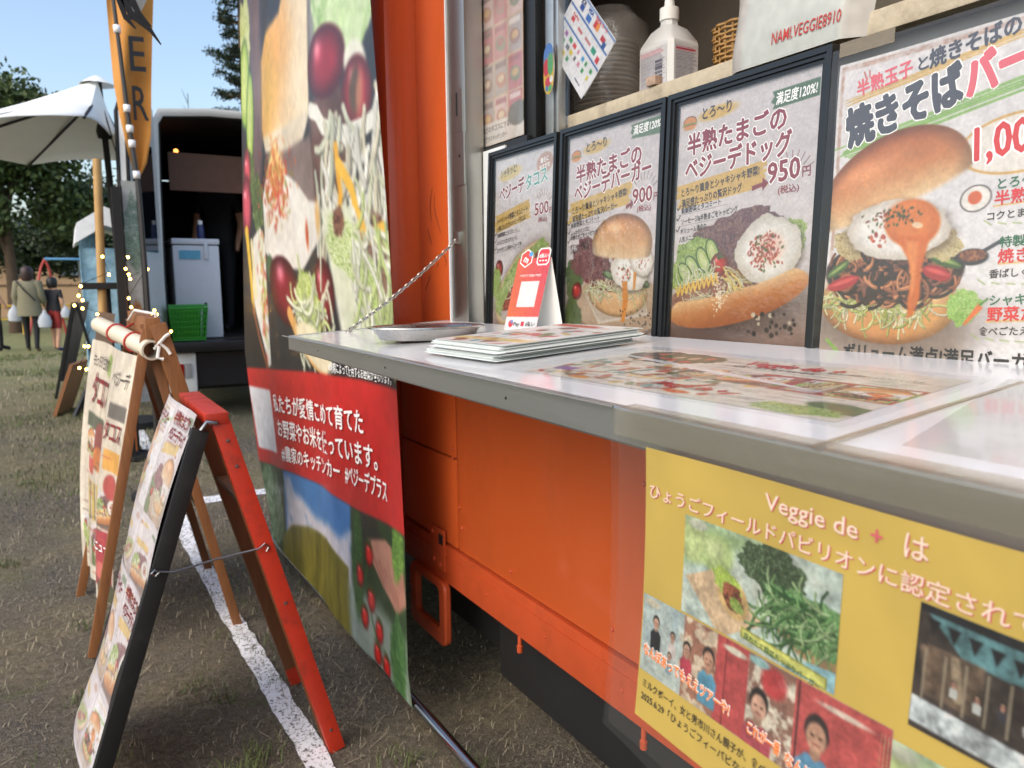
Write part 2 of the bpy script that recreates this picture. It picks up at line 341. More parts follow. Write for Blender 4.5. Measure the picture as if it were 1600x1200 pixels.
# ------------------------------------------------------------------ ground
def ground_mat():
    m = bpy.data.materials.new('field_soil'); m.use_nodes = True; MATS['field_soil'] = m
    n, l = m.node_tree.nodes, m.node_tree.links; b = n['Principled BSDF']; b.inputs['Roughness'].default_value = .95; b.inputs['Specular IOR Level'].default_value = .15
    tc = n.new('ShaderNodeTexCoord')
    def noise(sc, det=6, ro=.65):
        k = n.new('ShaderNodeTexNoise'); k.inputs['Scale'].default_value = sc; k.inputs['Detail'].default_value = det; k.inputs['Roughness'].default_value = ro; l.new(tc.outputs['Object'], k.inputs['Vector']); return k.outputs['Fac']
    def mix(f, a, c, lo=.4, hi=.6):
        r = n.new('ShaderNodeMapRange'); r.inputs[1].default_value = lo; r.inputs[2].default_value = hi; l.new(f, r.inputs[0])
        x = n.new('ShaderNodeMix'); x.data_type = 'RGBA'; l.new(r.outputs[0], x.inputs[0])
        for i, q in ((6, a), (7, c)):
            if isinstance(q, tuple): x.inputs[i].default_value = lin(q)
            else: l.new(q, x.inputs[i])
        return x.outputs[2]
    soil = mix(noise(55, 8, .8), (70, 65, 60), (134, 126, 114), .36, .66)
    soil = mix(noise(150, 4), soil, (48, 44, 40), .56, .70); soil = mix(noise(330, 3), soil, (206, 196, 176), .58, .66)
    straw = mix(noise(38, 8, .75), (108, 99, 82), (150, 140, 114))
    c1 = mix(noise(1.1, 6), soil, straw, .42, .62)
    green = mix(noise(70, 6, .8), (72, 84, 46), (122, 128, 78))
    c2 = mix(noise(2.3, 7, .7), c1, green, .60, .74)
    # farther out the field is covered by thin mown grass
    sep = n.new('ShaderNodeSeparateXYZ'); l.new(tc.outputs['Object'], sep.inputs[0])
    ml = n.new('ShaderNodeMath'); ml.operation = 'MULTIPLY_ADD'; ml.inputs[1].default_value = .06; l.new(sep.outputs[1], ml.inputs[0]); l.new(noise(1.7, 5), ml.inputs[2])
    far = mix(noise(9, 6, .7), (150, 142, 106), (116, 124, 76), .35, .65)
    c3 = mix(ml.outputs[0], c2, far, .75, 1.5)
    l.new(c3, b.inputs['Base Color'])
    bp = n.new('ShaderNodeBump'); bp.inputs['Strength'].default_value = .9; bp.inputs['Distance'].default_value = .02; l.new(noise(90, 8, .8), bp.inputs['Height']); l.new(bp.outputs[0], b.inputs['Normal'])
    return m
xs = np.concatenate([[-900, -300, -100, -40, -15, -8, -5], np.arange(-3, 2.01, .05), [3, 5, 9, 20, 60, 200, 900]])
ys = np.concatenate([[-300, -60, -15, -5, -1], np.arange(0, 9, .06), np.arange(9, 30, 1.), [40, 60, 100, 200, 500, 1600]])
GX, GY = np.meshgrid(xs, ys)
near = np.exp(-((GX-.2)/3.)**4-((GY-4)/5.)**4)
GZ = gz(GY)+near*(fbm(GX*2.2, GY*2.2, 3)-.5)*.03+near*(fbm(GX*11, GY*11, 5)-.5)*.014-near*.004
i = np.arange(GX.size).reshape(GX.shape)
ground = arr_mesh('ground', np.stack([GX.ravel(), GY.ravel(), GZ.ravel()], 1), np.stack([i[:-1, :-1].ravel(), i[:-1, 1:].ravel(), i[1:, 1:].ravel(), i[1:, :-1].ravel()], 1), ground_mat(), None, True)
tag(ground, 'bare brown field with thin dry grass', kind='structure')

def chalk_mat():
    m = bpy.data.materials.new('lime_powder'); m.use_nodes = True; MATS['lime_powder'] = m
    n, l = m.node_tree.nodes, m.node_tree.links; b = n['Principled BSDF']; b.inputs['Roughness'].default_value = 1
    b.inputs['Base Color'].default_value = lin((236, 238, 242))
    tc = n.new('ShaderNodeTexCoord'); fa = []
    for sc, lo, hi in ((85, .40, .46), (16, .33, .42)):
        no = n.new('ShaderNodeTexNoise'); no.inputs['Scale'].default_value = sc; no.inputs['Detail'].default_value = 6; no.inputs['Roughness'].default_value = .7; l.new(tc.outputs['Object'], no.inputs['Vector'])
        r = n.new('ShaderNodeMapRange'); r.inputs[1].default_value = lo; r.inputs[2].default_value = hi; l.new(no.outputs['Fac'], r.inputs[0]); fa.append(r.outputs[0])
    mu = n.new('ShaderNodeMath'); mu.operation = 'MULTIPLY'; l.new(fa[0], mu.inputs[0]); l.new(fa[1], mu.inputs[1]); l.new(mu.outputs[0], b.inputs['Alpha'])
    return m
CH = chalk_mat()
def chalk(x0, x1, y0, y1, step, along, seed, label):
    if along == 'y':
        u = np.arange(y0, y1, step); V = []
        cx_ = np.where(u < 4, .537-.02*(u-2), .497-.005*(u-4)); e0 = cx_-.037+(fbm(u*14, u*0+2, seed, 6)-.5)*.018; e1 = cx_+.037+(fbm(u*14, u*0+7, seed+3, 6)-.5)*.018
        k = 8; X = np.stack([e0+(e1-e0)*j/k for j in range(k+1)], 1); Y = np.repeat(u[:, None], k+1, 1)
    else:
        u = np.arange(x0, x1, step); e0 = y0+(fbm(u*14, u*0+2, seed, 6)-.5)*.018; e1 = y1+(fbm(u*14, u*0+7, seed+3, 6)-.5)*.018
        k = 8; Y = np.stack([e0+(e1-e0)*j/k for j in range(k+1)], 1); X = np.repeat(u[:, None], k+1, 1)
    Z = gz(Y)+np.exp(-((X-.2)/3.)**4-((Y-4)/5.)**4)*((fbm(X*2.2, Y*2.2, 3)-.5)*.03+(fbm(X*11, Y*11, 5)-.5)*.014-.004)+.005
    i = np.arange(X.size).reshape(X.shape)
    o = arr_mesh('chalk_line', np.stack([X.ravel(), Y.ravel(), Z.ravel()], 1), np.stack([i[:-1, :-1].ravel(), i[:-1, 1:].ravel(), i[1:, 1:].ravel(), i[1:, :-1].ravel()], 1), CH, None, True)
    return tag(o, label, kind='structure')
chalk(.455, .565, -.5, 15, .025, 'y', 1, 'white lime line running along the field beside the truck')
chalk(.60, 2.6, 4.70, 4.81, .05, 'x', 5, 'white lime line crossing under the truck')

# ------------------------------------------------------------------ food truck
ORANGE = mat('orange_paint', (200, 90, 42), .30, var=.04, scale=2.5, dirt=(150, 70, 38), dscale=3.2, damt=.35, coat=.3, sx=(1, 1, .45), bump=.07, bscale=2.2)
ORANGE2 = mat('orange_sill_paint', (188, 78, 40), .4, var=.1, scale=6, dirt=(120, 58, 34), dscale=5, damt=.5)
DARK = mat('black_rubber', (22, 22, 23), .7, var=.2)
GAP = mat('seam_shadow_black', (14, 12, 11), .9)  # near-black that stands for the shadow in seams, slots and the screw hole
STEEL = mat('brushed_steel', (176, 174, 168), .34, 1., var=.12, scale=14, sx=(1, 1, .15), dirt=(96, 84, 70), dscale=7, damt=.55)
ALU = mat('dull_aluminium', (192, 194, 194), .36, .9, var=.08, scale=20, sx=(1, .08, 1), dirt=(120, 116, 108), dscale=9, damt=.35)
WHITE = mat('white_panel_paint', (222, 226, 228), .35, var=.04, dirt=(170, 160, 140), dscale=6, damt=.4)
WOODEDGE = mat('worn_laminate', (196, 184, 160), .55, var=.16, scale=30, bump=.2, bscale=90, dirt=(120, 104, 84), dscale=14, damt=.7)
INNER = mat('inner_wall_paint', (142, 132, 118), .6, var=.08)
BLACK = mat('black_plastic', (26, 27, 29), .38, var=.15, scale=40)
MAROON = mat('maroon_shade', (96, 30, 28), .5)
GLASSD = mat('dark_window_glass', (20, 24, 28), .05, var=.05, coat=.6)
VDKT = mat('grey_curtain', (92, 84, 76), .8, var=.15)
truck = empty('food_truck', (1.7, 1.6, 0), 'orange kitchen truck with a fold-down white serving counter', 'truck')
T = truck
MB().box(1.0, 1.05, -1.2, 2.036, .525, 1.19, .003).build('side_panel', ORANGE, T, True)
MB().box(1.0, 1.05, 2.044, 2.47, .808, 1.19, .003).build('side_panel', ORANGE, T, True)
MB().box(1.0, 1.05, 2.044, 2.47, .525, .802, .003).build('side_panel', ORANGE, T, True)
MB().box(1.012, 1.06, -1.19, 2.46, .40, 1.2).build('panel_backing', GAP, T)
rail = MB().box(.992, 1.06, -1.2, 2.46, .395, .519, .006).build('bottom_rail', ORANGE2, T, True)
MB().box(.990, .9925, -1.2, 2.46, .485, .489).build('rail_crease', ORANGE2, rail)
for y, z in ((2.01, .60), (2.025, .66), (2.065, .805), (2.06, .835), (1.72, .56), (1.28, .57), (1.18, .92)):
    MB().lathe([(.0, -.002), (.006, -.002), (.006, .0015), (.004, .003), (0, .003)], (0, 0, 0), 8).build('rivet', ORANGE2, T).matrix_local = Matrix.Translation(Vector((.9985, y, z))-truck.location) @ Matrix.Rotation(-math.pi/2, 4, 'Y')
lp = MB().box(.986, .992, 2.112, 2.222, .43, .565, .002).build('latch_plate', ORANGE2, T, True)
for y, z in ((2.195, .545), (2.19, .455), (2.14, .45)):
    MB().lathe([(0, 0), (.009, 0), (.008, .007), (0, .007)], (0, 0, 0), 10).build('bolt', ORANGE2, lp, True).matrix_local = Matrix.Translation(Vector((.986, y, z))-truck.location+truck.location) @ Matrix.Rotation(-math.pi/2, 4, 'Y')
MB().box(.9845, .9862, 2.122, 2.15, .515, .548).build('latch_slot', GAP, lp)
# step loop under the rail
def rring(outer, inner, x0, x1, mb):
    k = len(outer); vs = [(x0, *p) for p in outer]+[(x0, *p) for p in inner]+[(x1, *p) for p in outer]+[(x1, *p) for p in inner]; fs = []
    for i in range(k):
        j = (i+1) % k
        fs += [(i, j, k+j, k+i), (2*k+i, 3*k+i, 3*k+j, 2*k+j), (i, 2*k+i, 2*k+j, j), (k+i, k+j, 3*k+j, 3*k+i)]
    return mb.add(vs, fs)
def rrect(y0, y1, z0, z1, r, n=4):
    out = []
    for cy, cz, a in ((y1-r, z1-r, 0), (y0+r, z1-r, 90), (y0+r, z0+r, 180), (y1-r, z0+r, 270)):
        out += [(cy+r*math.cos(R(a+90*i/n)), cz+r*math.sin(R(a+90*i/n))) for i in range(n+1)]
    return out
st = rring(rrect(2.095, 2.375, .185, .398, .03), rrect(2.14, 2.325, .235, .372, .02), .975, 1.0, MB()).build('step_loop', ORANGE2, T, True)
mo = st.modifiers.new('b', 'BEVEL'); mo.width = .006; mo.segments = 2; mo.limit_method = 'ANGLE'
for y in (1.685, 1.175): MB().lathe([(0, -.05), (.008, -.048), (.009, -.03), (.006, -.028), (.006, 0.01)], (1.004, y, .392), 10).build('drain_peg', ORANGE2, T, True)
MB().prism([(2.05, .40), (2.6, .40), (2.62, .26), (2.45, .16), (2.2, .15), (2.05, .24)], 'x', 1.16, 1.18).build('mud_flap', mat('mud_flap_plastic', (126, 120, 104), .8, var=.15, dirt=(70, 62, 52), dscale=8), T)
# chassis, wheels
MB().box(1.1, 2.4, -1.1, 4.1, .36, .44).box(1.35, 1.43, -1.1, 4.1, .26, .36).box(2.05, 2.13, -1.1, 4.1, .26, .36).build('chassis', DARK, T)
def wheel(x, y, r, w, z0=0.):
    wh = MB().lathe([(r*.62, -w/2), (r*.92, -w/2), (r, -w*.36), (r, w*.36), (r*.92, w/2), (r*.62, w/2), (r*.62, -w/2)], (0, 0, 0), 28).build('wheel', DARK, T, True)
    wh.matrix_local = Matrix.Translation(Vector((x, y, z0+r))-truck.location) @ Matrix.Rotation(math.pi/2, 4, 'Y')
    rm = MB().lathe([(0, -w*.3), (r*.3, -w*.32), (r*.5, -w*.25), (r*.62, -w*.42), (r*.64, w*.4), (0, w*.4)], (0, 0, 0), 24).build('rim', STEEL, wh, True); rm.location = (0, 0, 0)
wheel(1.12, 3.42, .28, .15, .01); wheel(2.3, 3.42, .28, .15, .01); wheel(1.16, .1, .27, .15); wheel(2.3, .1, .27, .15)
# box above the counter
MB().box(1.0, 1.05, 2.034, 2.276, 1.192, 2.75, .004).build('corner_pillar', ORANGE, T, True)
pts = [(1.0, 2.277), (.93, 2.277), (.905, 2.285), (.895, 2.31), (.895, 2.48), (1.05, 2.48), (1.05, 2.277)]
MB().prism(pts, 'z', 1.192, 2.75).build('corner_post', ORANGE, T, True)
MB().box(.988, 1.045, 1.925, 2.026, 1.2, 2.75, .003).build('window_post', STEEL, T, True)
MB().box(.984, .9995, 2.0265, 2.0335, 1.2, 2.75).build('post_seal', WHITE, T)
MB().box(.9865, .988, 1.94, 1.985, 1.745, 1.86).build('keeper_plate', STEEL, T)
MB().box(.984, .988, 1.926, 1.99, 1.60, 1.742, .002).build('keeper_plate', STEEL, T)
MB().box(.9855, .988, 1.968, 1.976, 1.79, 1.852).build('keeper_slot', GAP, T)
MB().lathe([(0, 0), (.0045, 0), (.0045, .001), (0, .001)], (0, 0, 0), 10).build('screw_hole', GAP, T).matrix_local = Matrix.Translation(Vector((.9838, 1.955, 1.68))-truck.location) @ Matrix.Rotation(-math.pi/2, 4, 'Y')
MB().box(1.04, 1.06, 1.80, 1.922, 1.2, 1.69).build('inner_panel', WHITE, T)
MB().box(.990, 1.12, -1.2, 1.923, 1.165, 1.2, .004).build('window_sill', STEEL, T, True)
MB().box(1.0, 1.05, -1.2, 2.03, 2.42, 2.75).build('header_panel', ORANGE, T)
MB().box(1.0, 2.46, -1.2, 2.48, 2.752, 2.8, .01).build('roof', ORANGE, T, True)
MB().box(2.4, 2.45, -1.2, 2.48, .45, 2.75).build('far_wall', INNER, T)
MB().box(1.06, 2.4, 2.43, 2.478, .45, 2.75).build('partition', INNER, T)
MB().box(1.06, 2.4, -1.2, -1.15, .45, 2.75).build('partition', INNER, T)
MB().box(1.06, 2.4, -1.15, 2.43, .45, .5).build('inner_floor', mat('checker_floor', (70, 68, 66), .6), T)
led = MB().box(1.10, 1.62, -.9, 1.66, 1.697, 1.732, .003).build('inner_shelf', WOODEDGE, T, True)
MB().box(1.14, 1.6, -.9, 1.66, .5, 1.696).build('cabinet', mat('cabinet_steel', (120, 118, 112), .4, .6), T)
MB().box(2.06, 2.4, -.6, 2.3, 1.35, 1.4).box(2.06, 2.4, -.6, 2.3, 1.95, 1.98).build('back_shelf', STEEL, T)
MB().box(1.95, 2.4, .9, 1.6, .5, 2.1, .02).build('fridge', mat('fridge_enamel', (168, 160, 146), .4), T, True)
# window slider frames right of the menu sheet
for y, x, wd, m_ in ((1.705, 1.06, .05, BLACK), (1.64, 1.075, .035, ALU), (1.60, 1.07, .012, ALU)):
    MB().box(x, x+.022, y-wd/2, y+wd/2, 1.69, 2.42, .002).build('window_bar', m_, T, True)
MB().box(1.075, 1.08, 1.56, 1.985, 1.70, 2.42).build('window_pane', film_mat('window_glass', bump=.0, rough=.02), T)
MB().box(1.62, 1.64, 1.5, 2.4, 1.3, 2.6).build('dark_screen', VDKT, T)
MB().box(1.18, 1.6, 1.662, 2.05, 1.70, 1.733, .003).build('side_shelf', WOODEDGE, T, True)
# cab behind the banner
cab = MB().prism([(2.5, .42), (4.15, .42), (4.2, .9), (4.12, 1.15), (3.75, 1.88), (2.5, 1.93)], 'x', .93, 2.42).build('cab', ORANGE, T)
MB().prism([(2.62, 1.2), (3.85, 1.2), (3.62, 1.78), (2.62, 1.8)], 'x', .925, .935).build('cab_window', GLASSD, T)
MB().box(.92, .95, 2.55, 2.6, 1.2, 2.3, .01).build('mirror_arm', DARK, T, True)
MB().box(.60, .64, 2.12, 4.2, 2.78, 2.82, .006).box(.62, 1.02, 2.16, 2.19, 2.79, 2.815).box(.62, 1.3, 3.9, 3.93, 2.79, 2.815).build('banner_bracket', STEEL, T, True)
# counter flap: thin, sloping slightly outwards
FL, FR_, BL, BR = Vector((.527, 2.075, 1.195)), Vector((.463, -.6, 1.195)), Vector((.988, 2.062, 1.2235)), Vector((.988, -.6, 1.2235))
def cpt(x, y, off=0.):
    """point on the counter top above plan position x, y"""
    t = (2.075-y)/2.675; fx = .527+(.463-.527)*t; k = (x-fx)/(.988-fx); return (x, y, 1.195+.0285*k+off)
def slab(p, t0, t1, ins=0.):
    c = sum(p, Vector())/4; q = [v+(c-v).normalized()*ins for v in p]; dn = Vector((0, 0, 1))
    return MB().add([tuple(v+dn*t0) for v in q]+[tuple(v+dn*t1) for v in q], [(0, 1, 2, 3), (7, 6, 5, 4)]+[(i, 4+i, 4+(i+1) % 4, (i+1) % 4) for i in range(4)])
P4 = [FL, FR_, BR, BL]
TOPM = mat('counter_laminate', (232, 234, 236), .13, var=.03, scale=5, dirt=(196, 192, 182), dscale=9, damt=.45, coat=.2, bump=.015, bscale=9)
ctop = slab(P4, -.004, 0).build('counter', TOPM, T)
slab(P4, -.033, -.0045, .004).build('counter_core', ALU, ctop)
def edge(a, b, out, name):
    """folded aluminium edge strip"""
    a, b = Vector(a), Vector(b); o = Vector(out); up = Vector((0, 0, 1)); vs = []
    for p in (a, b):
        for u, w in ((.010, .0012), (-.002, .0012), (-.0035, -.001), (-.0035, -.034), (-.002, -.0365), (.016, -.0365), (.016, -.0335), (0., -.0335), (0, -.0005), (.010, -.0005)):
            vs.append(tuple(p-o*u+up*w))
    k = 10; return MB().add(vs, [tuple(range(k)), tuple(range(2*k-1, k-1, -1))]+[(i, k+i, k+(i+1) % k, (i+1) % k) for i in range(k)]).build(name, ALU, ctop)
edge(FR_, FL, (-1, 0, 0), 'edge_trim'); edge(FL, BL, (0, 1, 0), 'edge_trim')
MB().tube([(.478+.005, .62+.01*0, 1.1968), (.507, 2.07, 1.1968)], .0016, 6).build('edge_gasket', mat('grey_gasket', (120, 120, 118), .7), ctop)
# chain from the flap to the window post
def chain(a, b, n, ln, w, r, parent, sag=.012):
    a, b = Vector(a), Vector(b); d = b-a
    ring = []
    for k in range(14):
        t = 2*math.pi*k/14; ring.append((math.copysign(abs(math.cos(t))**.8, math.cos(t))*ln/2, math.sin(t)*w/2, 0))
    base = MB().tube(ring, r, 6, closed=True); me = None
    z = d.normalized(); s1 = z.cross(Vector((0, 1, 0))).normalized()
    for i in range(n):
        t = (i+.5)/n; p = a+d*t-Vector((0, 0, sag*4*t*(1-t)))
        if me is None: o = base.build('chain_link', STEEL, parent, True); me = o.data
        else: o = link_mesh('chain_link', me, None, parent)
        y = s1 if i % 2 else z.cross(s1); x = z; q = x.cross(y)
        ang = R(18); y2 = y*math.cos(ang)+q*math.sin(ang); q2 = x.cross(y2)
        o.matrix_local = Matrix(((x.x, y2.x, q2.x, p.x-1.7), (x.y, y2.y, q2.y, p.y-1.6), (x.z, y2.z, q2.z, p.z), (0, 0, 0, 1)))
chain((.672, 2.005, 1.212), (.99, 1.985, 1.458), 34, .0158, .0085, .0016, truck)
MB().box(.9805, .988, 1.955, 1.998, 1.44, 1.475, .002).build('chain_bracket', STEEL, T, True)
MB().lathe([(0, 0), (.009, 0), (.009, .004), (.003, .006), (.003, .012), (0, .012)], (.668, 2.006, 1.2035), 12).build('chain_eye', STEEL, T, True)

# scratches and hair-line marks on the paint
SCR = mat('scratch_mark', (60, 30, 20), .8)
for k, (y, z, h, bw) in enumerate(((2.17, 1.62, .10, .02), (2.13, 1.60, .12, .03), (2.20, 1.50, .05, .012), (2.10, 1.42, .04, .015), (2.15, 1.40, .02, .01), (2.22, 1.36, .05, .02))):
    pts = [(.9992, y+bw*math.sin(t*2.6+k), z-h*t) for t in [i/8 for i in range(9)]]; MB().tube(pts, [.0003+.0006*math.sin(math.pi*(i+.5)/9) for i in range(9)], 4).build('scratch', SCR, truck)
for y in np.arange(-.9, 2.4, .305): MB().lathe([(0, 0), (.0055, 0), (.005, .002), (.003, .003), (0, .0032)], (0, 0, 0), 8).build('rail_screw', ORANGE2, rail).matrix_local = Matrix.Translation(Vector((.9915, float(y), .45))) @ Matrix.Rotation(-math.pi/2, 4, 'Y')
MB().tube([(1.12, -.2, .30), (1.12, 1.1, .24), (1.14, 2.0, .31)], .012, 8).build('brake_hose', DARK, truck, True); MB().box(1.2, 1.5, 1.2, 1.7, .2, .36, .02).build('fuel_tank', DARK, truck, True); MB().box(1.09, 2.3, -1.0, 1.96, .13, .385, .02).build('added_shade_box', DARK, truck, True); MB().box(1.15, 1.2, 2.0, 2.45, .16, .4).build('splash_guard', DARK, truck)  # the wide dark box below the floor is added to deepen shade there
for y in (.9, 1.5): MB().bar((.99, y, 1.02), (.62, y, 1.165), .022, .012, (0, 1, 0), .002).build('counter_bracket', STEEL, truck)

for k in range(3):
    y = 1.78-k*.46; t = (2.075-y)/2.675; MB().lathe([(0, 0), (.0022, 0), (.002, .0008), (0, .001)], (0, 0, 0), 8).build('trim_screw', DARK, ctop).matrix_local = Matrix.Translation(Vector((.527-.064*t-.0036, y, 1.176))) @ Matrix.Rotation(-math.pi/2, 4, 'Y')

# ------------------------------------------------------------------ inks
def ink(name, c, rough=.45): return mat('ink_'+name, c, rough, var=.03)
I_MAR = ink('maroon', (128, 34, 42)); I_DARK = ink('dark', (52, 40, 38)); I_BLACK = ink('black', (26, 26, 28)); I_WHITE = ink('white', (246, 246, 244)); I_GREEN = ink('green', (38, 96, 62))
I_RED = ink('red', (196, 40, 40)); I_SLATE = ink('slate', (66, 70, 80)); I_ROSE = ink('rose', (206, 92, 104)); I_PINK = ink('pale_pink', (238, 214, 196)); I_ORANGE = ink('orange', (240, 128, 40)); I_BLUE = ink('blue', (40, 84, 158)); I_NAVY = ink('navy', (36, 40, 84)); I_TEAL = ink('teal', (86, 150, 140)); I_BRICK = ink('brick', (190, 62, 56))
PRINT = print_mat('printed_paper', .42, .12, .02, 14.); PRINTG = print_mat('glossy_print', .42, .12, .05, 9.)
FRAMEM = mat('black_moulding', (24, 26, 29), .3, var=.2, scale=30, coat=.15)
PANE = film_mat('acrylic_pane', rough=.09, bump=.12, bscale=26., gloss=1.5)
FILM = film_mat('clear_film', haze=.01, rough=.1, bump=.25, bscale=10., gloss=.7)
PAPER = mat('white_paper', (236, 236, 232), .6, var=.02)
BOARD = mat('backing_board', (150, 120, 90), .8)

def ring_mesh(fn, x0, y0, x1, y1, w, o0, o1, mb):
    """mitred rectangular frame ring in canvas coordinates"""
    vs = []
    for ins, off in ((0, o0), (0, o1), (w, o1), (w, o0)):
        for x, y in ((x0+ins, y0+ins), (x1-ins, y0+ins), (x1-ins, y1-ins), (x0+ins, y1-ins)): vs.append(tuple(float(q) for q in fn(x, y, off)))
    fs = []
    for r in range(4):
        for i in range(4): a, b = r*4, ((r+1) % 4)*4; fs.append((a+i, a+(i+1) % 4, b+(i+1) % 4, b+i))
    return mb.add(vs, fs)
def sheet_box(fn, x0, y0, x1, y1, o0, o1, mb=None):
    mb = mb or MB(); vs = [tuple(float(q) for q in fn(x, y, o)) for o in (o0, o1) for x, y in ((x0, y0), (x1, y0), (x1, y1), (x0, y1))]
    return mb.add(vs, [(0, 1, 2, 3), (7, 6, 5, 4)]+[(i, 4+i, 4+(i+1) % 4, (i+1) % 4) for i in range(4)])
def wood_bg(P, c=(222, 214, 212), dark=(150, 118, 98), y0=.26, seed=1):
    n = P.noise(26, seed, 5, .22, 2.2); P.a = P.a*0+P.grad(np.array(c)*.95, np.array(c)*1.06, n)
    t = sstep(y0, y0+.16, P.Y+.04*(P.noise(14, seed+2)-.5)); n2 = P.noise(40, seed+7, 5, .2, 2.)
    P.put(t, P.grad(np.array(dark)*.72, np.array(dark)*1.15, n2))
def brush(P, x0, y0, x1, y1, h, col, seed=0):
    rs = random.Random(seed)
    for k in range(9):
        t = (k+.5)/9-.5; dx = rs.uniform(-.05, .03)*abs(x1-x0); dx2 = rs.uniform(-.02, .047)*abs(x1-x0)
        P.line([(x0+dx, y0+t*h), (x1+dx2, y1+t*h)], h/8, col, .95)
def burst(P, cx, cy, r, a0, a1, n, col):
    for k in range(n):
        a = a0+(a1-a0)*k/(n-1); P.line([(cx+r*math.cos(a), cy+r*math.sin(a)), (cx+1.5*r*math.cos(a), cy+1.5*r*math.sin(a))], .0013, col)
def mini_burger(P, x, y, r):
    P.ell(x, y-r*.15, r, r*.62, (92, 56, 34)); P.ell(x, y-r*.15, r*.92, r*.55, (226, 150, 74)); P.rect(x-r, y+r*.05, x+r, y+r*.5, (240, 236, 228)); P.ell(x, y+r*.12, r*1.02, r*.16, (110, 160, 60)); P.ell(x, y+r*.26, r*.95, r*.14, (214, 90, 50)); P.ell(x, y+r*.45, r*.9, r*.22, (226, 160, 84))
def picture_frame(y0, y1, z0, z1, xb, xt, label):
    W = y0-y1; Hh = math.hypot(z1-z0, xt-xb); fn = plane_fn((xt, y0, z1), (0, -1, 0), (xb-xt, 0, z0-z1)); mr = .021
    th = empty('picture_frame', (xb, (y0+y1)/2, z0), label, 'picture frame', 'framed menu posters on the sill')
    fr = MB(); ring_mesh(fn, 0, 0, W, Hh, .009, 0, .016, fr); ring_mesh(fn, .0092, .0092, W-.0092, Hh-.0092, .006, 0, .0125, fr); ring_mesh(fn, .0154, .0154, W-.0154, Hh-.0154, .0055, 0, .0085, fr)
    fr.build('frame', FRAMEM, th)
    sheet_box(fn, .004, .004, W-.004, Hh-.004, -.004, .001).build('backing', BOARD, th)
    iw, ih = W-2*mr+.004, Hh-2*mr+.004
    f2 = lambda x, y, off=0.: fn(np.asarray(x)+mr-.002, np.asarray(y)+mr-.002, np.asarray(off)+.0025)
    sheet_box(fn, mr-.004, mr-.004, W-mr+.004, Hh-mr+.004, .0072, .0078).build('pane', PANE, th)
    return th, Sheet(f2), iw, ih
def menu_texts(S, k, k2, tl, t1, t2, price, band, bullets, tilt=-.045, tag_txt=None, two=None):
    pass

# --- third frame: hot dog
th, S, W, H = picture_frame(1.121, .770, 1.2, 1.666, .9935, 1.012, 'black framed hot dog poster priced 950')
P = Paint(W, H, 300, (220, 212, 210)); wood_bg(P, (224, 216, 215), (140, 104, 84), .3, 3)
P.ell(.095, .030, .045, .011, (232, 190, 92), -.06, soft=.004); mini_burger(P, .028, .038, .017)
brush(P, .008, .168, .205, .148, .042, (226, 184, 92), 3); burst(P, .262, .165, .03, -2.4, -.5, 8, (128, 60, 60))
P.poly([(.214, .022), (.305, .019), (.305, .046), (.216, .050), (.220, .043), (.212, .038), (.219, .030)], (84, 116, 70))
P.poly([(.182, .166), (.204, .162), (.204, .155), (.217, .164), (.205, .176), (.204, .169), (.183, .174)], (140, 40, 48))
for yy, x1 in ((.196, .13), (.216, .155)): P.line([(.008, yy+.004), (x1, yy-.006)], .0006, (120, 110, 108))
for yy in (.190, .209, .229): P.line([(.005, yy-.003), (.008, yy), (.014, yy-.008)], .0022, (52, 44, 42))
P.ell(.16, .372, .15, .04, (58, 40, 32), -.18, .75, soft=.03)
P.leafy(.15, .255, .11, .05, -.2, (58, 34, 40), (112, 64, 72), (164, 134, 110), 4); P.leafy(.06, .285, .05, .045, 0, seed=9); P.leafy(.265, .262, .03, .04, .6, seed=12); P.leafy(.02, .31, .03, .03, 0, seed=19)
for x, y, a in ((.052, .296, .9), (.078, .283, 1.0), (.10, .270, 1.1), (.035, .307, .8)):
    P.ell(x, y, .026, .0145, (44, 80, 34), a); P.ell(x, y, .0235, .0118, (178, 200, 118), a); P.ell(x, y, .016, .006, (212, 222, 158), a)
P.tomato(.118, .292, .0215, .95); P.poly([(.118, .276), (.126, .268), (.123, .277), (.134, .278), (.122, .282), (.113, .285), (.112, .277), (.104, .273)], (60, 84, 40))
P.shreds(.03, .305, .10, .335, 80, .03, .0022, [(226, 232, 190), (200, 216, 150), (240, 240, 214)], 4)
P.meat(.165, .328, .085, .026, -.18, 8); P.meat(.22, .318, .05, .022, -.2, 9, (110, 40, 40), (190, 110, 96))
P.ell(.07, .345, .072, .024, (132, 82, 66), -.2); n = P.noise(120, 5); P.put(P.emask(.07, .342, .070, .020, -.2), P.grad((122, 72, 58), (176, 122, 98), n))
P.shreds(.05, .345, .17, .362, 70, .03, .002, [(238, 232, 206), (226, 214, 170), (214, 222, 170)], 14)
zz = [(.012+.0055*k, .338-.0013*k+(.011 if k % 2 else -.007)) for k in range(20)]; P.line(zz, .0042, (238, 196, 84))
P.shreds(.125, .295, .17, .325, 26, .05, .003, [(240, 234, 200), (236, 214, 130)], 24, (0, 1.2))
P.egg(.222, .272, .068, .055, -.1, True, 5, yc=(236, 196, 182))
for k in range(120):
    a = random.uniform(0, 6.28); q = random.random()**.6; P.ell(.215+.033*q*math.cos(a), .272+.032*q*math.sin(a), .0014+.0022*random.random(), .0014, random.choice([(178, 52, 40), (196, 84, 62), (74, 96, 40), (150, 44, 34)]), random.uniform(0, 3))
u, v = P.loc(.155, .345, -.215)
cur = v-.30*(u**2)*1.2/.16-.004; m = sstep(.166, .158, np.abs(u))*sstep(.0, .003, cur+.012*(1-(u/.16)**2)*0)*sstep(.052, .047, cur+.035*(np.abs(u)/.16)**4)
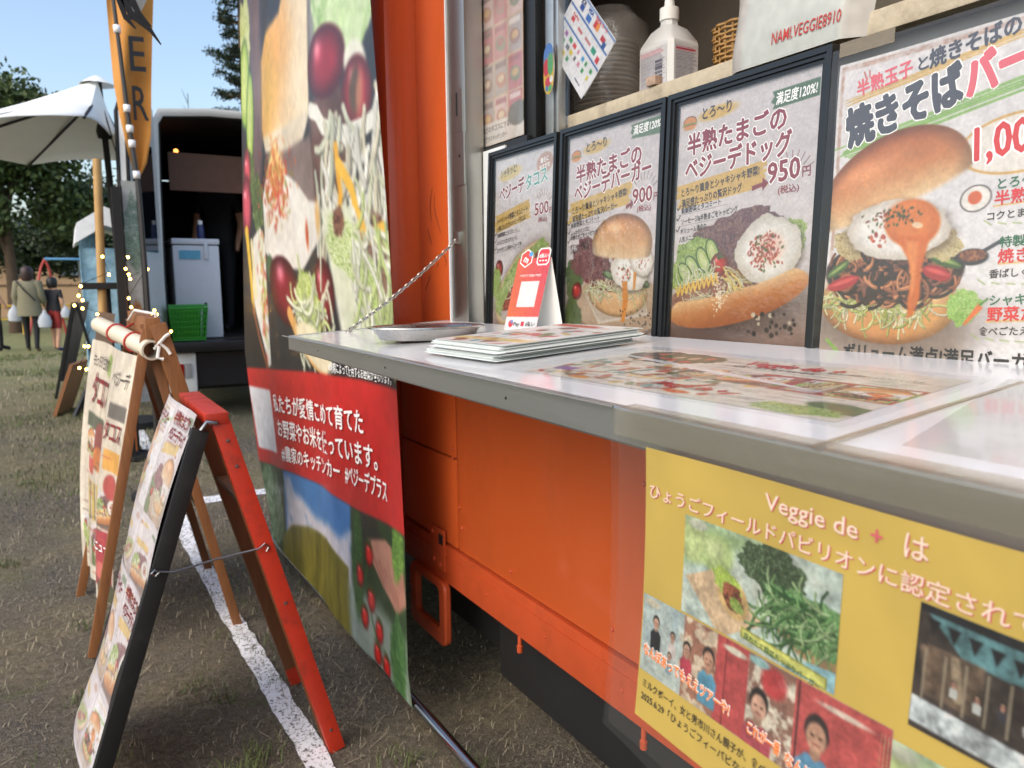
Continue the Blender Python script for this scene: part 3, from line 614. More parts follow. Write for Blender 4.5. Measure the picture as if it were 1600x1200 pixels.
m = P.emask(.152, .352, .158, .042, -.215)*sstep(-.008, -.003, v+.10*u*u/.16); n = P.noise(18, 4)
t = np.clip((v+.01)/.05, 0, 1)+.3*(n-.5); P.put(m, np.where((t < .4)[..., None], P.grad((236, 190, 132), (206, 134, 76), t/.4), P.grad((206, 134, 76), (168, 96, 50), (t-.4)/.6)))
for k in range(26):
    x, y = random.uniform(.19, .285), random.uniform(.375, .41); c = random.choice([(40, 34, 32), (60, 48, 42), (210, 196, 170)]); r_ = random.uniform(.002, .0048); P.ell(x, y, r_, r_*.9, c)
for k in range(90):
    x, y = .122+random.gauss(0, .008), .345+random.gauss(0, .017); P.ell(x, y, .0016, .0012, (252, 244, 214), 0, .9)
PIC['dog'] = P.a.copy(); pr = S.grid(P, 'print', PRINT, th)
def title(S, b, x, y, size, m, w, rot=-.04, bold=.022): S.text(b, x, y, size, m, w, rot, bold, halo=I_WHITE, hal=.03)
S.text('とろ〜り', .056, .036, .024, I_DARK, .072, -.03, .018)
title(S, '半熟たまごの', .024, .092, .041, I_MAR, .222, -.05, .041); title(S, 'ベジーデドッグ', .022, .136, .042, I_MAR, .238, -.06, .041)
S.text('とろ〜り黄身とシャキシャキ野菜!', .013, .166, .0165, I_DARK, .185, -.1, .02); S.text('満足感たっぷりの贅沢ドッグ', .017, .185, .0155, I_DARK, .145, -.1, .02)
title(S, '950', .214, .166, .046, I_MAR, .064, -.05, .03); S.text('円', .281, .162, .018, I_MAR, None, -.03, .02); S.text('(税込)', .236, .184, .0135, I_MAR, .042, -.03, .02)
S.text('新鮮野菜とタコミート', .017, .197, .0125, I_DARK, .098, -.09, .018); S.text('ソーセージ&半熟まごをトッピング', .017, .217, .0125, I_DARK, .138, -.09, .018)
S.text('ボリューム満点の', .017, .234, .0115, I_DARK, .066, -.1, .018); S.text('人気メニューです!', .014, .249, .0115, I_DARK, .068, -.1, .018)
S.text('満足度120%!', .222, .043, .0205, I_WHITE, .079, -.03, .018, slant=.15)
S.flush(pr)

# --- second frame: burger
th, S, W, H = picture_frame(1.4755, 1.127, 1.2, 1.666, .9935, 1.012, 'black framed burger poster priced 900')
P = Paint(W, H, 230, (220, 212, 210)); wood_bg(P, (222, 214, 214), (168, 148, 134), .27, 13)
P.ell(.10, .034, .045, .012, (228, 192, 104), -.06, soft=.004); mini_burger(P, .028, .044, .017)
brush(P, .012, .166, .215, .142, .044, (224, 184, 92), 5); burst(P, .262, .15, .03, -2.4, -.5, 8, (128, 90, 90))
P.poly([(.214, .010), (.315, .006), (.315, .041), (.216, .037), (.221, .03), (.213, .025), (.219, .016)], (104, 128, 92))
P.poly([(.208, .166), (.222, .162), (.222, .156), (.233, .164), (.223, .176), (.222, .169), (.209, .174)], (140, 40, 48))
for yy in (.192, .211, .231): P.line([(.005, yy-.003), (.008, yy), (.014, yy-.008)], .0022, (52, 44, 42))
for yy, x1 in ((.196, .16), (.216, .13), (.236, .11)): P.line([(.008, yy+.004), (x1, yy-.008)], .0006, (130, 120, 118))
P.ell(.19, .372, .16, .062, (120, 98, 80), .02); P.ell(.19, .366, .158, .060, (186, 158, 128), .02); n = P.noise(20, 3, 4, .4, 2); P.put(P.emask(.19, .366, .154, .057, .02), P.grad((166, 138, 110), (204, 178, 146), n))
P.poly([(.08, .35), (.27, .33), (.29, .385), (.13, .408)], (214, 200, 180)); P.poly([(.085, .355), (.27, .335), (.286, .38), (.135, .402)], (196, 180, 160))
P.leafy(.035, .31, .035, .05, 0, (44, 62, 36), (84, 108, 60), (128, 146, 92), 40); P.leafy(.03, .395, .035, .04, 0, (44, 60, 34), (80, 100, 54), (130, 140, 84), 41); P.tomato(.046, .338, .019, 1., c=(168, 44, 40))
P.bun(.188, .343, .098, .048, .05, (226, 178, 122), (232, 190, 136), (214, 160, 104), 1.2, 3)
P.meat(.18, .318, .098, .022, .06, 21, (92, 30, 32), (166, 70, 62)); P.shreds(.09, .318, .27, .345, 120, .03, .0022, [(236, 232, 204), (224, 220, 180), (206, 216, 150)], 6)
P.leafy(.10, .276, .070, .042, .25, (66, 30, 40), (116, 66, 70), (176, 140, 126), 22, .35); P.leafy(.235, .268, .06, .028, -.2, (74, 40, 34), (126, 80, 64), (182, 150, 110), 25)
for x, y in ((.16, .305), (.27, .322)): P.ell(x, y, .022, .008, (52, 76, 44), .3); P.ell(x, y-.001, .018, .005, (120, 146, 96), .3)
P.egg(.225, .300, .06, .036, .18, False, 7); P.egg(.262, .278, .038, .028, .5, False, 8)
P.poly([(.205, .318), (.222, .318), (.226, .36), (.218, .40), (.206, .402), (.210, .36)], (224, 140, 48), .95); P.poly([(.24, .30), (.25, .30), (.248, .335), (.24, .335)], (226, 150, 60), .9)
P.bun(.196, .243, .098, .062, .06, (196, 124, 70), (222, 166, 110), (240, 208, 164), .42, 7)
for k in range(26): P.ell(random.uniform(.13, .26), random.uniform(.195, .235), .0016, .0009, (244, 226, 190), random.uniform(0, 3))
for k in range(30): x, y = random.uniform(.20, .30), random.uniform(.375, .41); P.ell(x, y, .0018, .0015, (50, 40, 36))
PIC['burger'] = P.a.copy(); pr = S.grid(P, 'print', PRINT, th)
S.text('とろ〜り', .062, .040, .024, I_DARK, .075, -.04, .018); title(S, '半熟たまごの', .03, .100, .041, I_MAR, .222, -.07, .041); title(S, 'ベジーデバーガー', .026, .140, .041, I_MAR, .258, -.1, .041)
S.text('とろ〜り黄身とシャキシャキ野菜!', .018, .168, .0165, I_DARK, .195, -.12, .02); S.text('満足感たっぷりの贅沢バーガー', .021, .186, .0155, I_DARK, .16, -.11, .02)
title(S, '900', .228, .166, .042, I_MAR, .06, -.04, .03); S.text('円', .291, .163, .0165, I_MAR, None, -.03, .02); S.text('(税込)', .243, .182, .013, I_MAR, .042, -.03, .02)
for b, yy, w_ in (('新鮮野菜とタコミート', .198, .105), ('ふんわりバンズに', .215, .07), ('半熟たまごをトッピング', .226, .10), ('ボリューム満点の', .245, .068), ('人気メニューです!', .256, .068)): S.text(b, .017, yy, .0115, I_DARK, w_, -.1, .018)
S.text('満足度120%!', .222, .030, .020, I_WHITE, .085, -.03, .018, slant=.15)
S.flush(pr)

# --- first frame: tacos
th, S, W, H = picture_frame(1.812, 1.491, 1.2, 1.666, .9935, 1.012, 'black framed tacos poster priced 500 behind the payment stand')
P = Paint(W, H, 150, (226, 220, 218)); wood_bg(P, (228, 222, 222), (176, 156, 148), .28, 31)
P.ell(.075, .042, .055, .016, (238, 214, 140), -.1, soft=.004); P.ell(.236, .038, .036, .024, (206, 166, 146), -.1)
brush(P, .012, .166, .17, .138, .044, (224, 184, 92), 7); burst(P, .235, .138, .026, -2.4, -.5, 7, (128, 90, 90))
for yy in (.194, .213, .232): P.line([(.005, yy-.003), (.008, yy), (.014, yy-.008)], .0022, (52, 44, 42))
for yy, x1 in ((.197, .13), (.216, .12), (.236, .14)): P.line([(.008, yy+.004), (x1, yy-.008)], .0006, (130, 120, 118))
P.tomato(.03, .28, .02, 1.1, c=(150, 44, 40)); P.leafy(.018, .318, .025, .04, 0, seed=50); P.leafy(.15, .262, .05, .02, -.3, seed=52)
P.ell(.148, .326, .152, .078, (92, 70, 58), -.62, .6, soft=.02); P.ell(.145, .322, .150, .072, (196, 160, 116), -.62); P.ell(.143, .319, .144, .066, (226, 200, 158), -.62)
P.leafy(.142, .31, .135, .056, -.62, (84, 110, 46), (150, 176, 88), (220, 226, 170), 51, .25, 14); P.meat(.15, .315, .11, .026, -.66, 52, (110, 34, 30), (184, 84, 62))
P.shreds(.10, .25, .22, .36, 70, .045, .0032, [(244, 232, 198), (236, 214, 160)], 53, (2., 3.), mask=lambda x, y: abs((x-.15)*math.sin(.62)+(y-.31)*math.cos(.62)) < .03)
for k in range(16): a = random.uniform(-.09, .09); P.tomato(.15+a*.8+random.gauss(0, .008), .313-a*.6+random.gauss(0, .008), .006, c=(196, 50, 40))
P.leafy(.14, .40, .10, .02, 0, (176, 160, 154), (196, 180, 172), (216, 204, 196), 55)
PIC['tacos'] = P.a.copy(); pr = S.grid(P, 'print', PRINT, th)
S.text('シャキッと!', .028, .050, .024, I_DARK, .082, -.12, .018); S.text('軽食に', .236, .036, .013, I_WHITE, .034, -.12, .02, 'CENTER'); S.text('おすすめ', .236, .051, .013, I_WHITE, .046, -.12, .02, 'CENTER')
title(S, 'ベジーデ', .024, .108, .041, I_MAR, .125, -.13, .041); title(S, 'タコス', .153, .092, .041, I_TEAL, .098, -.13, .041)
S.text('シャキシャキ野菜とタコミート!', .014, .166, .0165, I_DARK, .155, -.15, .02); S.text('小腹にちょうどいいベジーデタコス', .017, .184, .0145, I_DARK, .14, -.15, .02)
title(S, '500', .197, .158, .040, I_MAR, .062, -.05, .03); S.text('円', .260, .156, .016, I_MAR, None, -.03, .02); S.text('(税込)', .213, .174, .012, I_MAR, .04, -.03, .02)
for b, yy, w_ in (('新鮮野菜とタコミート', .200, .10), ('オリジナルサルサソース', .219, .10), ('食べやすくて人気のメニューです!', .238, .125)): S.text(b, .017, yy, .0115, I_DARK, w_, -.11, .018)
S.flush(pr)

# --- laminated noodle burger poster
W, H = .372, .455
fn = plane_fn((1.0, .757, 1.632), (0, -1, 0), (-.022, 0, -.43))
th = empty('laminated_poster', (.98, .57, 1.2), 'laminated noodle burger poster with a fried egg, taped beside the frames', 'poster')
S = Sheet(lambda x, y, off=0.: fn(np.asarray(x), np.asarray(y), off-.0015*np.sin(np.asarray(x)*21)+.002*np.sin(np.asarray(y)*17+1)))
P = Paint(W, H, 330, (240, 238, 236)); n = P.noise(30, 2, 5); P.a = P.grad((230, 228, 230), (246, 244, 242), n)
m = 1-P.pmask([(.009, .011), (W-.009, .011), (W-.009, H-.01), (.009, H-.01)]); n2 = P.noise(90, 4); P.put(m*sstep(.35, .6, n2), (196, 160, 140)); P.put(m*.5, (206, 180, 166))
P.put(1-P.pmask([(.004, .004), (W-.004, .004), (W-.004, H-.004), (.004, H-.004)]), (232, 230, 228))
brush(P, .022, .056, .25, .022, .009, (226, 184, 96), 1); brush(P, .015, .125, .36, .06, .018, (146, 194, 100), 2)
t = sstep(.30, .40, P.Y+.03*(P.noise(20, 6)-.5))*sstep(.24, .19, P.X); n3 = P.noise(30, 8, 5, .3, 2); P.put(t*.9, P.grad((168, 150, 132), (206, 190, 172), n3))
P.ell(.255, .148, .072, .036, (226, 176, 84), -.05); P.ell(.255, .148, .069, .033, (246, 240, 230), -.05)
P.ell(.10, .365, .12, .04, (70, 50, 40), 0, .6, soft=.03)
P.bun(.098, .340, .102, .056, .04, (214, 150, 84), (226, 168, 100), (190, 118, 60), 1.2, 5); P.ell(.098, .322, .095, .028, (240, 206, 150), .03, .7, soft=.008)
P.shreds(.012, .325, .165, .352, 190, .032, .0022, [(226, 228, 168), (206, 214, 130), (240, 236, 200), (176, 190, 90)], 31)
P.ell(.102, .296, .102, .045, (52, 32, 24), 0); rs = random.Random(4)
for k in range(190):
    a = rs.uniform(0, 6.28); q = rs.random()**.5; x, y = .102+.086*q*math.cos(a), .296+.034*q*math.sin(a); r_ = rs.uniform(.008, .026); a0 = rs.uniform(0, 6.28); a1 = a0+rs.uniform(1.2, 2.8); w_ = rs.uniform(.0034, .0048); c = np.array(rs.choice([(150, 92, 58), (126, 74, 46), (176, 116, 76), (106, 62, 40)]), float)
    P.arc(x+.0012, y+.0016, r_, a0, a1, w_*1.25, c*.32, rs.uniform(.6, 1), rs.uniform(0, 3)); rot = rs.uniform(0, 3); sq = rs.uniform(.6, 1); P.arc(x, y, r_, a0, a1, w_, c, sq, rot); P.arc(x-.0007, y-.0009, r_, a0+.1, a1-.1, w_*.35, c*1.35+20, sq, rot, .8)
for x, y, rx, a in ((.03, .312, .026, -.3), (.168, .30, .02, .3)): P.ell(x, y, rx, .009, (176, 40, 44), a); P.ell(x, y-.002, rx*.8, .003, (226, 90, 84), a)
for x, y, rx, a in ((.02, .292, .02, -.6), (.176, .284, .026, .35)): P.ell(x, y, rx, .007, (66, 96, 40), a); P.ell(x, y-.001, rx*.8, .0025, (150, 176, 90), a)
P.leafy(.035, .255, .026, .02, .6, (120, 100, 60), (196, 176, 120), (232, 220, 176), 60); P.leafy(.17, .262, .03, .02, .3, (140, 120, 70), (206, 186, 130), (236, 226, 186), 61)
P.bun(.093, .185, .112, .075, -.32, (184, 100, 48), (216, 140, 80), (240, 204, 152), .30, 9)
P.egg(.105, .240, .076, .040, .04, False, 11)
P.ell(.127, .233, .040, .031, (214, 112, 40), .2, soft=.003); P.ell(.124, .228, .034, .025, (236, 136, 60), .2, .9, soft=.008); P.ell(.135, .236, .008, .004, (252, 226, 190), .2, .9)
P.poly([(.105, .25), (.155, .25), (.150, .275), (.147, .30), (.149, .33), (.143, .353), (.134, .36), (.131, .335), (.134, .305), (.126, .28)], (220, 112, 36), .95, .003); P.poly([(.12, .255), (.138, .258), (.14, .32), (.136, .33), (.13, .29)], (240, 150, 76), .8, .003)
for k in range(60): a = rs.uniform(0, 6.28); q = rs.random()**.6; P.ell(.095+.045*q*math.cos(a), .222+.014*q*math.sin(a), .0022, .0013, rs.choice([(70, 90, 44), (50, 66, 34), (120, 60, 36)]), rs.uniform(0, 3), .9)
# icons: egg, pan, vegetables
P.ell(.209, .209, .0195, .0165, (70, 60, 56), -.2); P.ell(.209, .209, .018, .015, (246, 242, 234), -.2); P.ell(.208, .208, .0085, .0082, (226, 104, 50))
P.line([(.222, .276), (.246, .262)], .005, (70, 70, 74)); P.ell(.212, .281, .020, .0105, (46, 46, 50)); P.ell(.212, .279, .017, .0075, (120, 70, 46)); P.put(P.emask(.212, .279, .017, .0075)*sstep(.5, .6, P.noise(400, 3)), (170, 110, 70))
P.leafy(.208, .343, .021, .022, .2, (96, 150, 60), (150, 196, 90), (206, 226, 150), 70); P.poly([(.226, .338), (.232, .344), (.212, .366), (.209, .365)], (236, 120, 60)); P.line([(.228, .34), (.236, .333)], .003, (90, 150, 60))
for yy, a in ((.243, 0.), (.315, 0.), (.383, 0.)):
    for k in range(8): P.line([(.222+.017*k, yy-.006*math.exp(-k)), (.231+.017*k, yy)], .0016, (176, 196, 130))
for x0, x1, yy in ((.232, .33, .2205), (.245, .33, .2905), (.238, .33, .3605)): P.line([(x0, yy), (x1, yy-.006)], .0022, (236, 190, 110))
P.line([(.012, .395), (.03, .41)], .005, (130, 176, 70)); P.line([(.33, .40), (.345, .39)], .005, (130, 176, 70))
for a in (0, 1): P.line([(.040+a*.008, .018), (.043+a*.006, .026)], .0022, (206, 110, 100))
PIC['noodle'] = P.a.copy(); pr = S.grid(P, 'print', PRINT, th)
S.text('半熟玉子', .031, .049, .0245, I_ROSE, .083, -.14, .03); S.text('と', .117, .036, .021, I_SLATE, None, -.14, .03); S.text('焼きそばの', .136, .035, .0265, I_SLATE, .112, -.13, .041)
title(S, '焼きそば', .022, .115, .058, I_SLATE, .166, -.19, .047); title(S, 'バーガー', .188, .083, .056, I_ROSE, .155, -.19, .047)
title(S, '1,000', .196, .163, .056, I_RED, .093, -.06, .03); S.text('円', .294, .156, .022, I_RED, None, -.05, .02)
for a, b, c, x, y in (('とろ〜り', '半熟玉子', 'コクとまろやかさ', .232, .200), ('特製ソース', '焼きそば', '香ばしくて食欲そそる', .243, .270), ('シャキシャキ', '野菜たっぷり', '食べごたえ満点', .238, .340)):
    S.text(a, x, y, .0145, I_GREEN, None, -.05, .026); S.text(b, x, y+.0185, .0185, I_RED, None, -.05, .03); S.text(c, x-.008, y+.037, .0115, I_DARK, None, -.05, .02)
S.text('ボリューム満点!満足バーガー!', .04, .418, .024, I_BLACK, .275, -.01, .035)
S.flush(pr)
f0 = lambda x, y, o: fn(x, y, o)
sheet_box(fn, -.012, -.022, W+.012, H, .0045, .0049).build('laminate_film', FILM, th); sheet_box(fn, 0, -.001, W, H, -.011, -.0095).build('backing', PAPER, th)
tp = sheet_box(fn, .0, -.03, .085, -.010, .005, .0055).build('tape', film_mat('clear_tape', (225, 215, 195), .18, .15, .3, 60), th)

# ------------------------------------------------------------------ big vinyl banner hung in front of the cab
def xl(y): return np.interp(y, [-.1, .2, .9, 1.9, 2.4, 2.8], [.06, .04, -.06, -.14, -.02, .19])
def xr(y): return np.interp(y, [-.1, .77, 1.88, 2.3, 2.81], [1.72, 1.787, 1.88, 1.942, 1.955])
def ban(x, y, off=0.):
    x = np.asarray(x, float); y = np.asarray(y, float)
    w = .006*np.sin(x*8.2+.5+.25*np.sin(y*2))+.0018*np.sin(x*17+y*1.3)+.008*np.sin(y*2.6+x*2)
    e = np.clip((y-2.70)/.12, 0, 1)
    return .82+w*(1-.8*e)-off+0*x, 3.95-x, 2.9-y
th = empty('banner', (.82, 2.9, .06), 'tall vinyl banner with burger and vegetable photos and a red band', 'banner')
ny, nx = 440, 170; v = np.linspace(-.1, 2.815, ny)[:, None]; u = np.linspace(0, 1, nx)[None]
BX = xl(v)+(xr(v)-xl(v))*u; BY = v+0*u
P = Paint(2.1, 2.9, nx, (34, 34, 38), X=BX, Y=BY); P.px = .011; P.k = .88
n = P.noise(2.2, 4, 5); P.a = P.grad((30, 31, 36), (66, 64, 66), n)
# upper: slate, meat, cucumber, bun
n = P.noise(5, 6, 5, 1.6, .8); P.put(P.pmask([(.2, .2), (.46, .2), (.42, 1.0), (.30, 1.25), (.12, 1.1), (.2, .7)], .04), P.grad((70, 52, 56), (150, 124, 120), n))
P.put(P.pmask([(1.2, .4), (1.62, .6), (1.5, .8), (1.2, .78)], .05), P.grad((120, 118, 116), (176, 174, 170), P.noise(3, 9)))
P.leafy(.10, .42, .12, .16, 0, (150, 170, 70), (206, 214, 126), (236, 236, 190), 3, .4)
for cx, cy, ry in ((.05, .62, .20), (.14, .80, .22)): P.ell(cx, cy, .10, ry, (60, 96, 40), .2); P.ell(cx, cy, .088, ry*.93, (170, 200, 84), .2); P.ell(cx-.01, cy, .05, ry*.7, (206, 222, 130), .2)
P.leafy(.08, 1.04, .13, .10, 0, (40, 56, 36), (96, 116, 64), (170, 180, 110), 11); P.tomato(.03, 1.02, .075, 1.5, c=(200, 84, 96)); P.tomato(.0, 1.18, .10, 1.5, c=(190, 80, 96))
P.poly([(.83, .40), (1.225, .30), (1.17, .965), (1.06, 1.03), (.80, 1.045), (.50, .985), (.435, .90), (.45, .62), (.56, .53), (.75, .50)], lambda: P.grad((226, 164, 84), (240, 222, 190), sstep(.45, 1.15, P.X+.35*(P.noise(3, 2)-.5)+.25*(P.Y-.7))), 1, .02)
P.put(P.pmask([(.45, .93), (1.17, .95), (1.06, 1.04), (.80, 1.06), (.50, 1.0)], .02), P.grad((236, 226, 206), (206, 190, 160), P.noise(9, 3)))
P.put(P.pmask([(.45, .62), (.60, .55), (.70, .75), (.60, .93), (.44, .9)], .09)*.7, (216, 176, 80))
n = P.noise(5, 16, 5); P.put(P.pmask([(.50, 1.03), (1.17, 1.04), (1.24, 1.28), (.95, 1.34), (.75, 1.10), (.66, .99), (.56, 1.02)], .02), P.grad((92, 74, 72), (170, 150, 142), n))
P.leafy(1.60, .62, .34, .26, -.35, (130, 168, 96), (176, 206, 140), (222, 234, 196), 21, .12, 3.); P.ell(1.62, .70, .24, .16, (206, 226, 176), -.4, .6, soft=.06)
P.put(P.pmask([(1.18, .95), (1.45, .9), (1.62, 1.08), (1.55, 1.25), (1.2, 1.3)], .03), P.grad((66, 40, 36), (136, 100, 86), P.noise(9, 7)))
P.tomato(1.365, .84, .185, .62, .1, (136, 28, 44)); P.ell(1.63, .90, .10, .06, (232, 232, 214), .3)
P.tomato(1.635, .99, .135, .78, .25, (160, 44, 52)); P.ell(1.62, .985, .055, .07, (84, 70, 44), .3, .9, soft=.02); P.ell(1.66, 1.0, .03, .06, (206, 130, 100), .3, .8, soft=.02)
P.line([(1.19, .96), (1.27, .985), (1.33, 1.04), (1.5, 1.09), (1.70, 1.10), (1.80, 1.085)], .055, (232, 232, 220))
P.shreds(1.2, 1.0, 1.82, 1.30, 64, .26, .026, [(236, 236, 224), (216, 220, 196), (246, 244, 232), (206, 200, 176)], 4, (.6, 2.2), .35)
P.line([(1.43, 1.12), (1.45, 1.28), (1.42, 1.36)], .035, (226, 166, 50)); P.line([(1.45, 1.18), (1.55, 1.27), (1.62, 1.42)], .045, (236, 186, 70))
# middle: egg, salad
P.leafy(.26, 1.20, .14, .13, 0, (34, 48, 34), (84, 104, 60), (160, 168, 110), 31)
P.poly([(.655, .975), (.75, 1.08), (.80, 1.13), (.95, 1.18), (1.10, 1.26), (1.235, 1.28), (1.25, 1.40), (1.10, 1.45), (.96, 1.51), (.80, 1.50), (.62, 1.48), (.42, 1.42), (.40, 1.18), (.52, 1.08)], lambda: P.grad((248, 246, 240), (222, 214, 200), P.noise(6, 3)), 1, .012)
P.put(P.pmask([(.655, .975), (.75, 1.08), (.74, 1.14), (.58, 1.12), (.55, 1.05)], .03)*.8, (240, 206, 110))
rs = random.Random(2)
for k in range(220):
    x, y = .62+rs.gauss(0, .11), 1.15+rs.gauss(0, .07)
    P.ell(x, y, rs.uniform(.006, .022), rs.uniform(.004, .012), rs.choice([(190, 54, 34), (206, 94, 50), (216, 130, 60), (150, 140, 60)]), rs.uniform(0, 3), .75)
P.ell(1.05, 1.38, .02, .05, (206, 90, 40)); P.ell(1.215, 1.33, .03, .06, (232, 176, 90), 0, .8, soft=.02)
P.poly([(1.255, 1.30), (1.52, 1.32), (1.64, 1.48), (1.70, 1.58), (1.86, 1.66), (1.88, 1.80), (1.40, 1.74)], lambda: P.grad((236, 234, 222), (204, 212, 176), P.noise(6, 13)), 1, .02)
P.leafy(1.50, 1.46, .20, .09, .5, (110, 146, 60), (190, 206, 140), (240, 240, 216), 35, .3, 14); P.leafy(1.66, 1.60, .13, .11, .6, (100, 140, 56), (176, 200, 120), (232, 236, 204), 36, .3, 14)
P.meat(1.72, 1.42, .12, .07, .4, 41, (84, 58, 48), (150, 118, 98)); P.meat(1.80, 1.56, .07, .10, .2, 42, (84, 58, 48), (150, 118, 98)); P.meat(1.42, 1.36, .05, .05, 0, 43, (90, 56, 46), (140, 96, 76))
P.line([(1.60, 1.36), (1.66, 1.42), (1.72, 1.425), (1.79, 1.41)], .05, (240, 190, 80)); P.shreds(1.5, 1.22, 1.85, 1.66, 60, .2, .016, [(240, 240, 226), (222, 228, 190), (196, 214, 140)], 8, (.3, 2.), .4)
P.leafy(.52, 1.50, .10, .06, .4, (36, 70, 50), (64, 96, 66), (110, 140, 90), 44); P.tomato(.70, 1.59, .22, .62, .35, (118, 20, 36)); P.tomato(1.22, 1.60, .13, 1.0, .3, (128, 22, 38))
P.leafy(1.02, 1.64, .17, .12, .3, (120, 160, 50), (186, 206, 110), (240, 242, 206), 45, .35, 12); P.shreds(.85, 1.58, 1.3, 1.78, 60, .16, .016, [(232, 236, 206), (206, 222, 150)], 9)
P.line([(.74, 1.68), (.86, 1.78), (1.02, 1.85), (1.2, 1.88)], .06, (226, 170, 96)); P.ell(1.05, 1.80, .24, .07, (238, 226, 190), .25)
P.poly([(.12, 1.34), (.30, 1.30), (.42, 1.36), (.40, 1.60), (.395, 1.92), (.33, 1.94), (.18, 1.75), (.06, 1.6)], lambda: P.grad((246, 244, 236), (224, 216, 196), P.noise(5, 23)), 1, .012)
P.line([(-.02, 1.30), (.04, 1.5), (.07, 1.68)], .06, (232, 190, 70)); P.line([(.08, 1.36), (.14, 1.6)], .05, (240, 226, 170))
for k in range(90): x, y = .33+rs.gauss(0, .04), 1.60+rs.gauss(0, .13); P.ell(x, y, .02, .012, rs.choice([(196, 60, 50), (206, 96, 70), (170, 190, 90), (206, 214, 130)]), rs.uniform(0, 3), .75)
P.put(P.pmask([(-.16, 1.62), (.06, 1.66), (.20, 1.80), (.33, 1.96), (.30, 2.0), (-.16, 2.0)], .01), (36, 35, 38)); P.line([(.06, 1.66), (.18, 1.82), (.3, 1.95)], .03, (150, 90, 60))
# red band
P.poly([(-.3, 1.99), (.2, 1.955), (.56, 1.93), (1.14, 1.892), (1.56, 1.875), (2.1, 1.872), (2.1, 2.28), (1.75, 2.305), (1.52, 2.325), (1.08, 2.34), (.59, 2.38), (.05, 2.44), (-.3, 2.48)], (196, 44, 42))
P.poly([(-.10, 2.07), (.31, 2.048), (.39, 2.334), (.01, 2.372)], (238, 236, 238))
# lower: garden pictures
lo = P.pmask([(-.3, 2.48), (.05, 2.44), (.59, 2.38), (1.08, 2.34), (1.52, 2.325), (1.75, 2.305), (2.1, 2.28), (2.1, 3), (-.3, 3)])
keep = P.a.copy()
n = P.noise(6, 51, 5, 2., .8); P.put(lo, P.grad((30, 48, 30), (70, 96, 58), n))
P.put(P.pmask([(.50, 2.35), (1.43, 2.30), (1.42, 2.56), (1.2, 2.62), (.5, 2.75)], .01), P.grad((56, 110, 176), (96, 150, 206), P.noise(3, 52)))
cl = P.pmask([(.55, 2.47), (.75, 2.46), (.95, 2.50), (1.15, 2.47), (1.30, 2.48), (1.43, 2.42), (1.43, 2.62), (1.0, 2.66), (.5, 2.8)], .03); P.put(cl*sstep(.3, .55, P.noise(9, 53)+.12), (206, 204, 216)); P.put(P.pmask([(.5, 2.42), (.6, 2.40), (.66, 2.48), (.55, 2.55)], .02)*.8, (196, 200, 214))
P.put(P.pmask([(.42, 2.72), (.6, 2.62), (.85, 2.56), (1.12, 2.535), (1.40, 2.56), (1.41, 2.83), (.42, 2.83)], .012), P.grad((74, 70, 22), (150, 140, 52), P.noise(12, 54, 5, 3., .5)))
P.leafy(.22, 2.62, .24, .20, 0, (46, 70, 44), (110, 136, 96), (186, 196, 176), 55, .2, 4.)
P.poly([(1.45, 2.30), (1.62, 2.28), (1.72, 2.36), (1.63, 2.44), (1.52, 2.40)], (54, 50, 48), .8, .02)
P.poly([(1.60, 2.40), (1.75, 2.36), (1.92, 2.38), (1.95, 2.50), (1.86, 2.56), (1.72, 2.52), (1.62, 2.46)], lambda: P.grad((206, 156, 136), (170, 112, 96), P.noise(10, 56)), 1, .01)
for k in range(4): P.line([(1.64+.05*k, 2.44+.008*k), (1.74+.05*k, 2.515+.006*k)], .008, (150, 92, 80), .7)
P.put(P.pmask([(1.40, 2.62), (1.60, 2.60), (1.95, 2.62), (1.95, 2.83), (1.40, 2.83)], .04)*.75, P.grad((170, 184, 178), (206, 214, 214), P.noise(5, 57)))
P.leafy(1.86, 2.70, .08, .14, .1, (34, 66, 36), (66, 110, 60), (120, 160, 100), 58); P.leafy(1.87, 2.36, .06, .09, .2, (50, 90, 40), (96, 140, 60), (160, 196, 100), 59); P.leafy(1.50, 2.50, .05, .2, 0, (30, 56, 30), (56, 90, 46), (90, 130, 70), 60)
P.line([(1.62, 2.40), (1.57, 2.55), (1.63, 2.68), (1.72, 2.80)], .010, (60, 96, 44))
for x, y in ((1.605, 2.45), (1.52, 2.545), (1.62, 2.60), (1.56, 2.68), (1.685, 2.685), (1.665, 2.77), (1.745, 2.78)): P.tomato(x, y, .034, 1.25, .1, (196, 34, 30)); P.ell(x, y-.038, .02, .007, (60, 96, 44), .3)
P.a = keep*(1-lo[..., None])+P.a*lo[..., None]
P.put(sstep(1.955, 1.965, P.X)*0, (0, 0, 0))
S = Sheet(ban); cloth = S.grid(P, 'cloth', PRINTG, th)
for b, x, y, sz, w_, rt in (('私たちが愛情こめて育てた', .42, 2.125, .088, 1.17, -.068), ('お野菜やお米を使っています。', .47, 2.232, .088, 1.24, -.072), ('#農家のキッチンカー', .52, 2.335, .075, .83, -.10), ('#ベジーデプラス', 1.40, 2.245, .075, .39, -.05)): S.text(b, x, y, sz, I_WHITE, w_, rt, .012, off=.006)
S.text('※時期によって使用するお野菜が変わります。', 1.265, 1.872, .04, I_WHITE, .58, -.02, .008, off=.006)
S.flush(cloth)
V = np.stack(ban(BX.ravel(), BY.ravel(), -.003), 1); ii = np.arange(nx*ny).reshape(ny, nx)[::4, ::4]; F = np.stack([ii[:-1, :-1].ravel(), ii[:-1, 1:].ravel(), ii[1:, 1:].ravel(), ii[1:, :-1].ravel()], 1)
used, inv = np.unique(F.ravel(), return_inverse=True); arr_mesh('cloth_back', V[used], inv.reshape(F.shape), mat('vinyl_back', (206, 206, 204), .5), th, True)
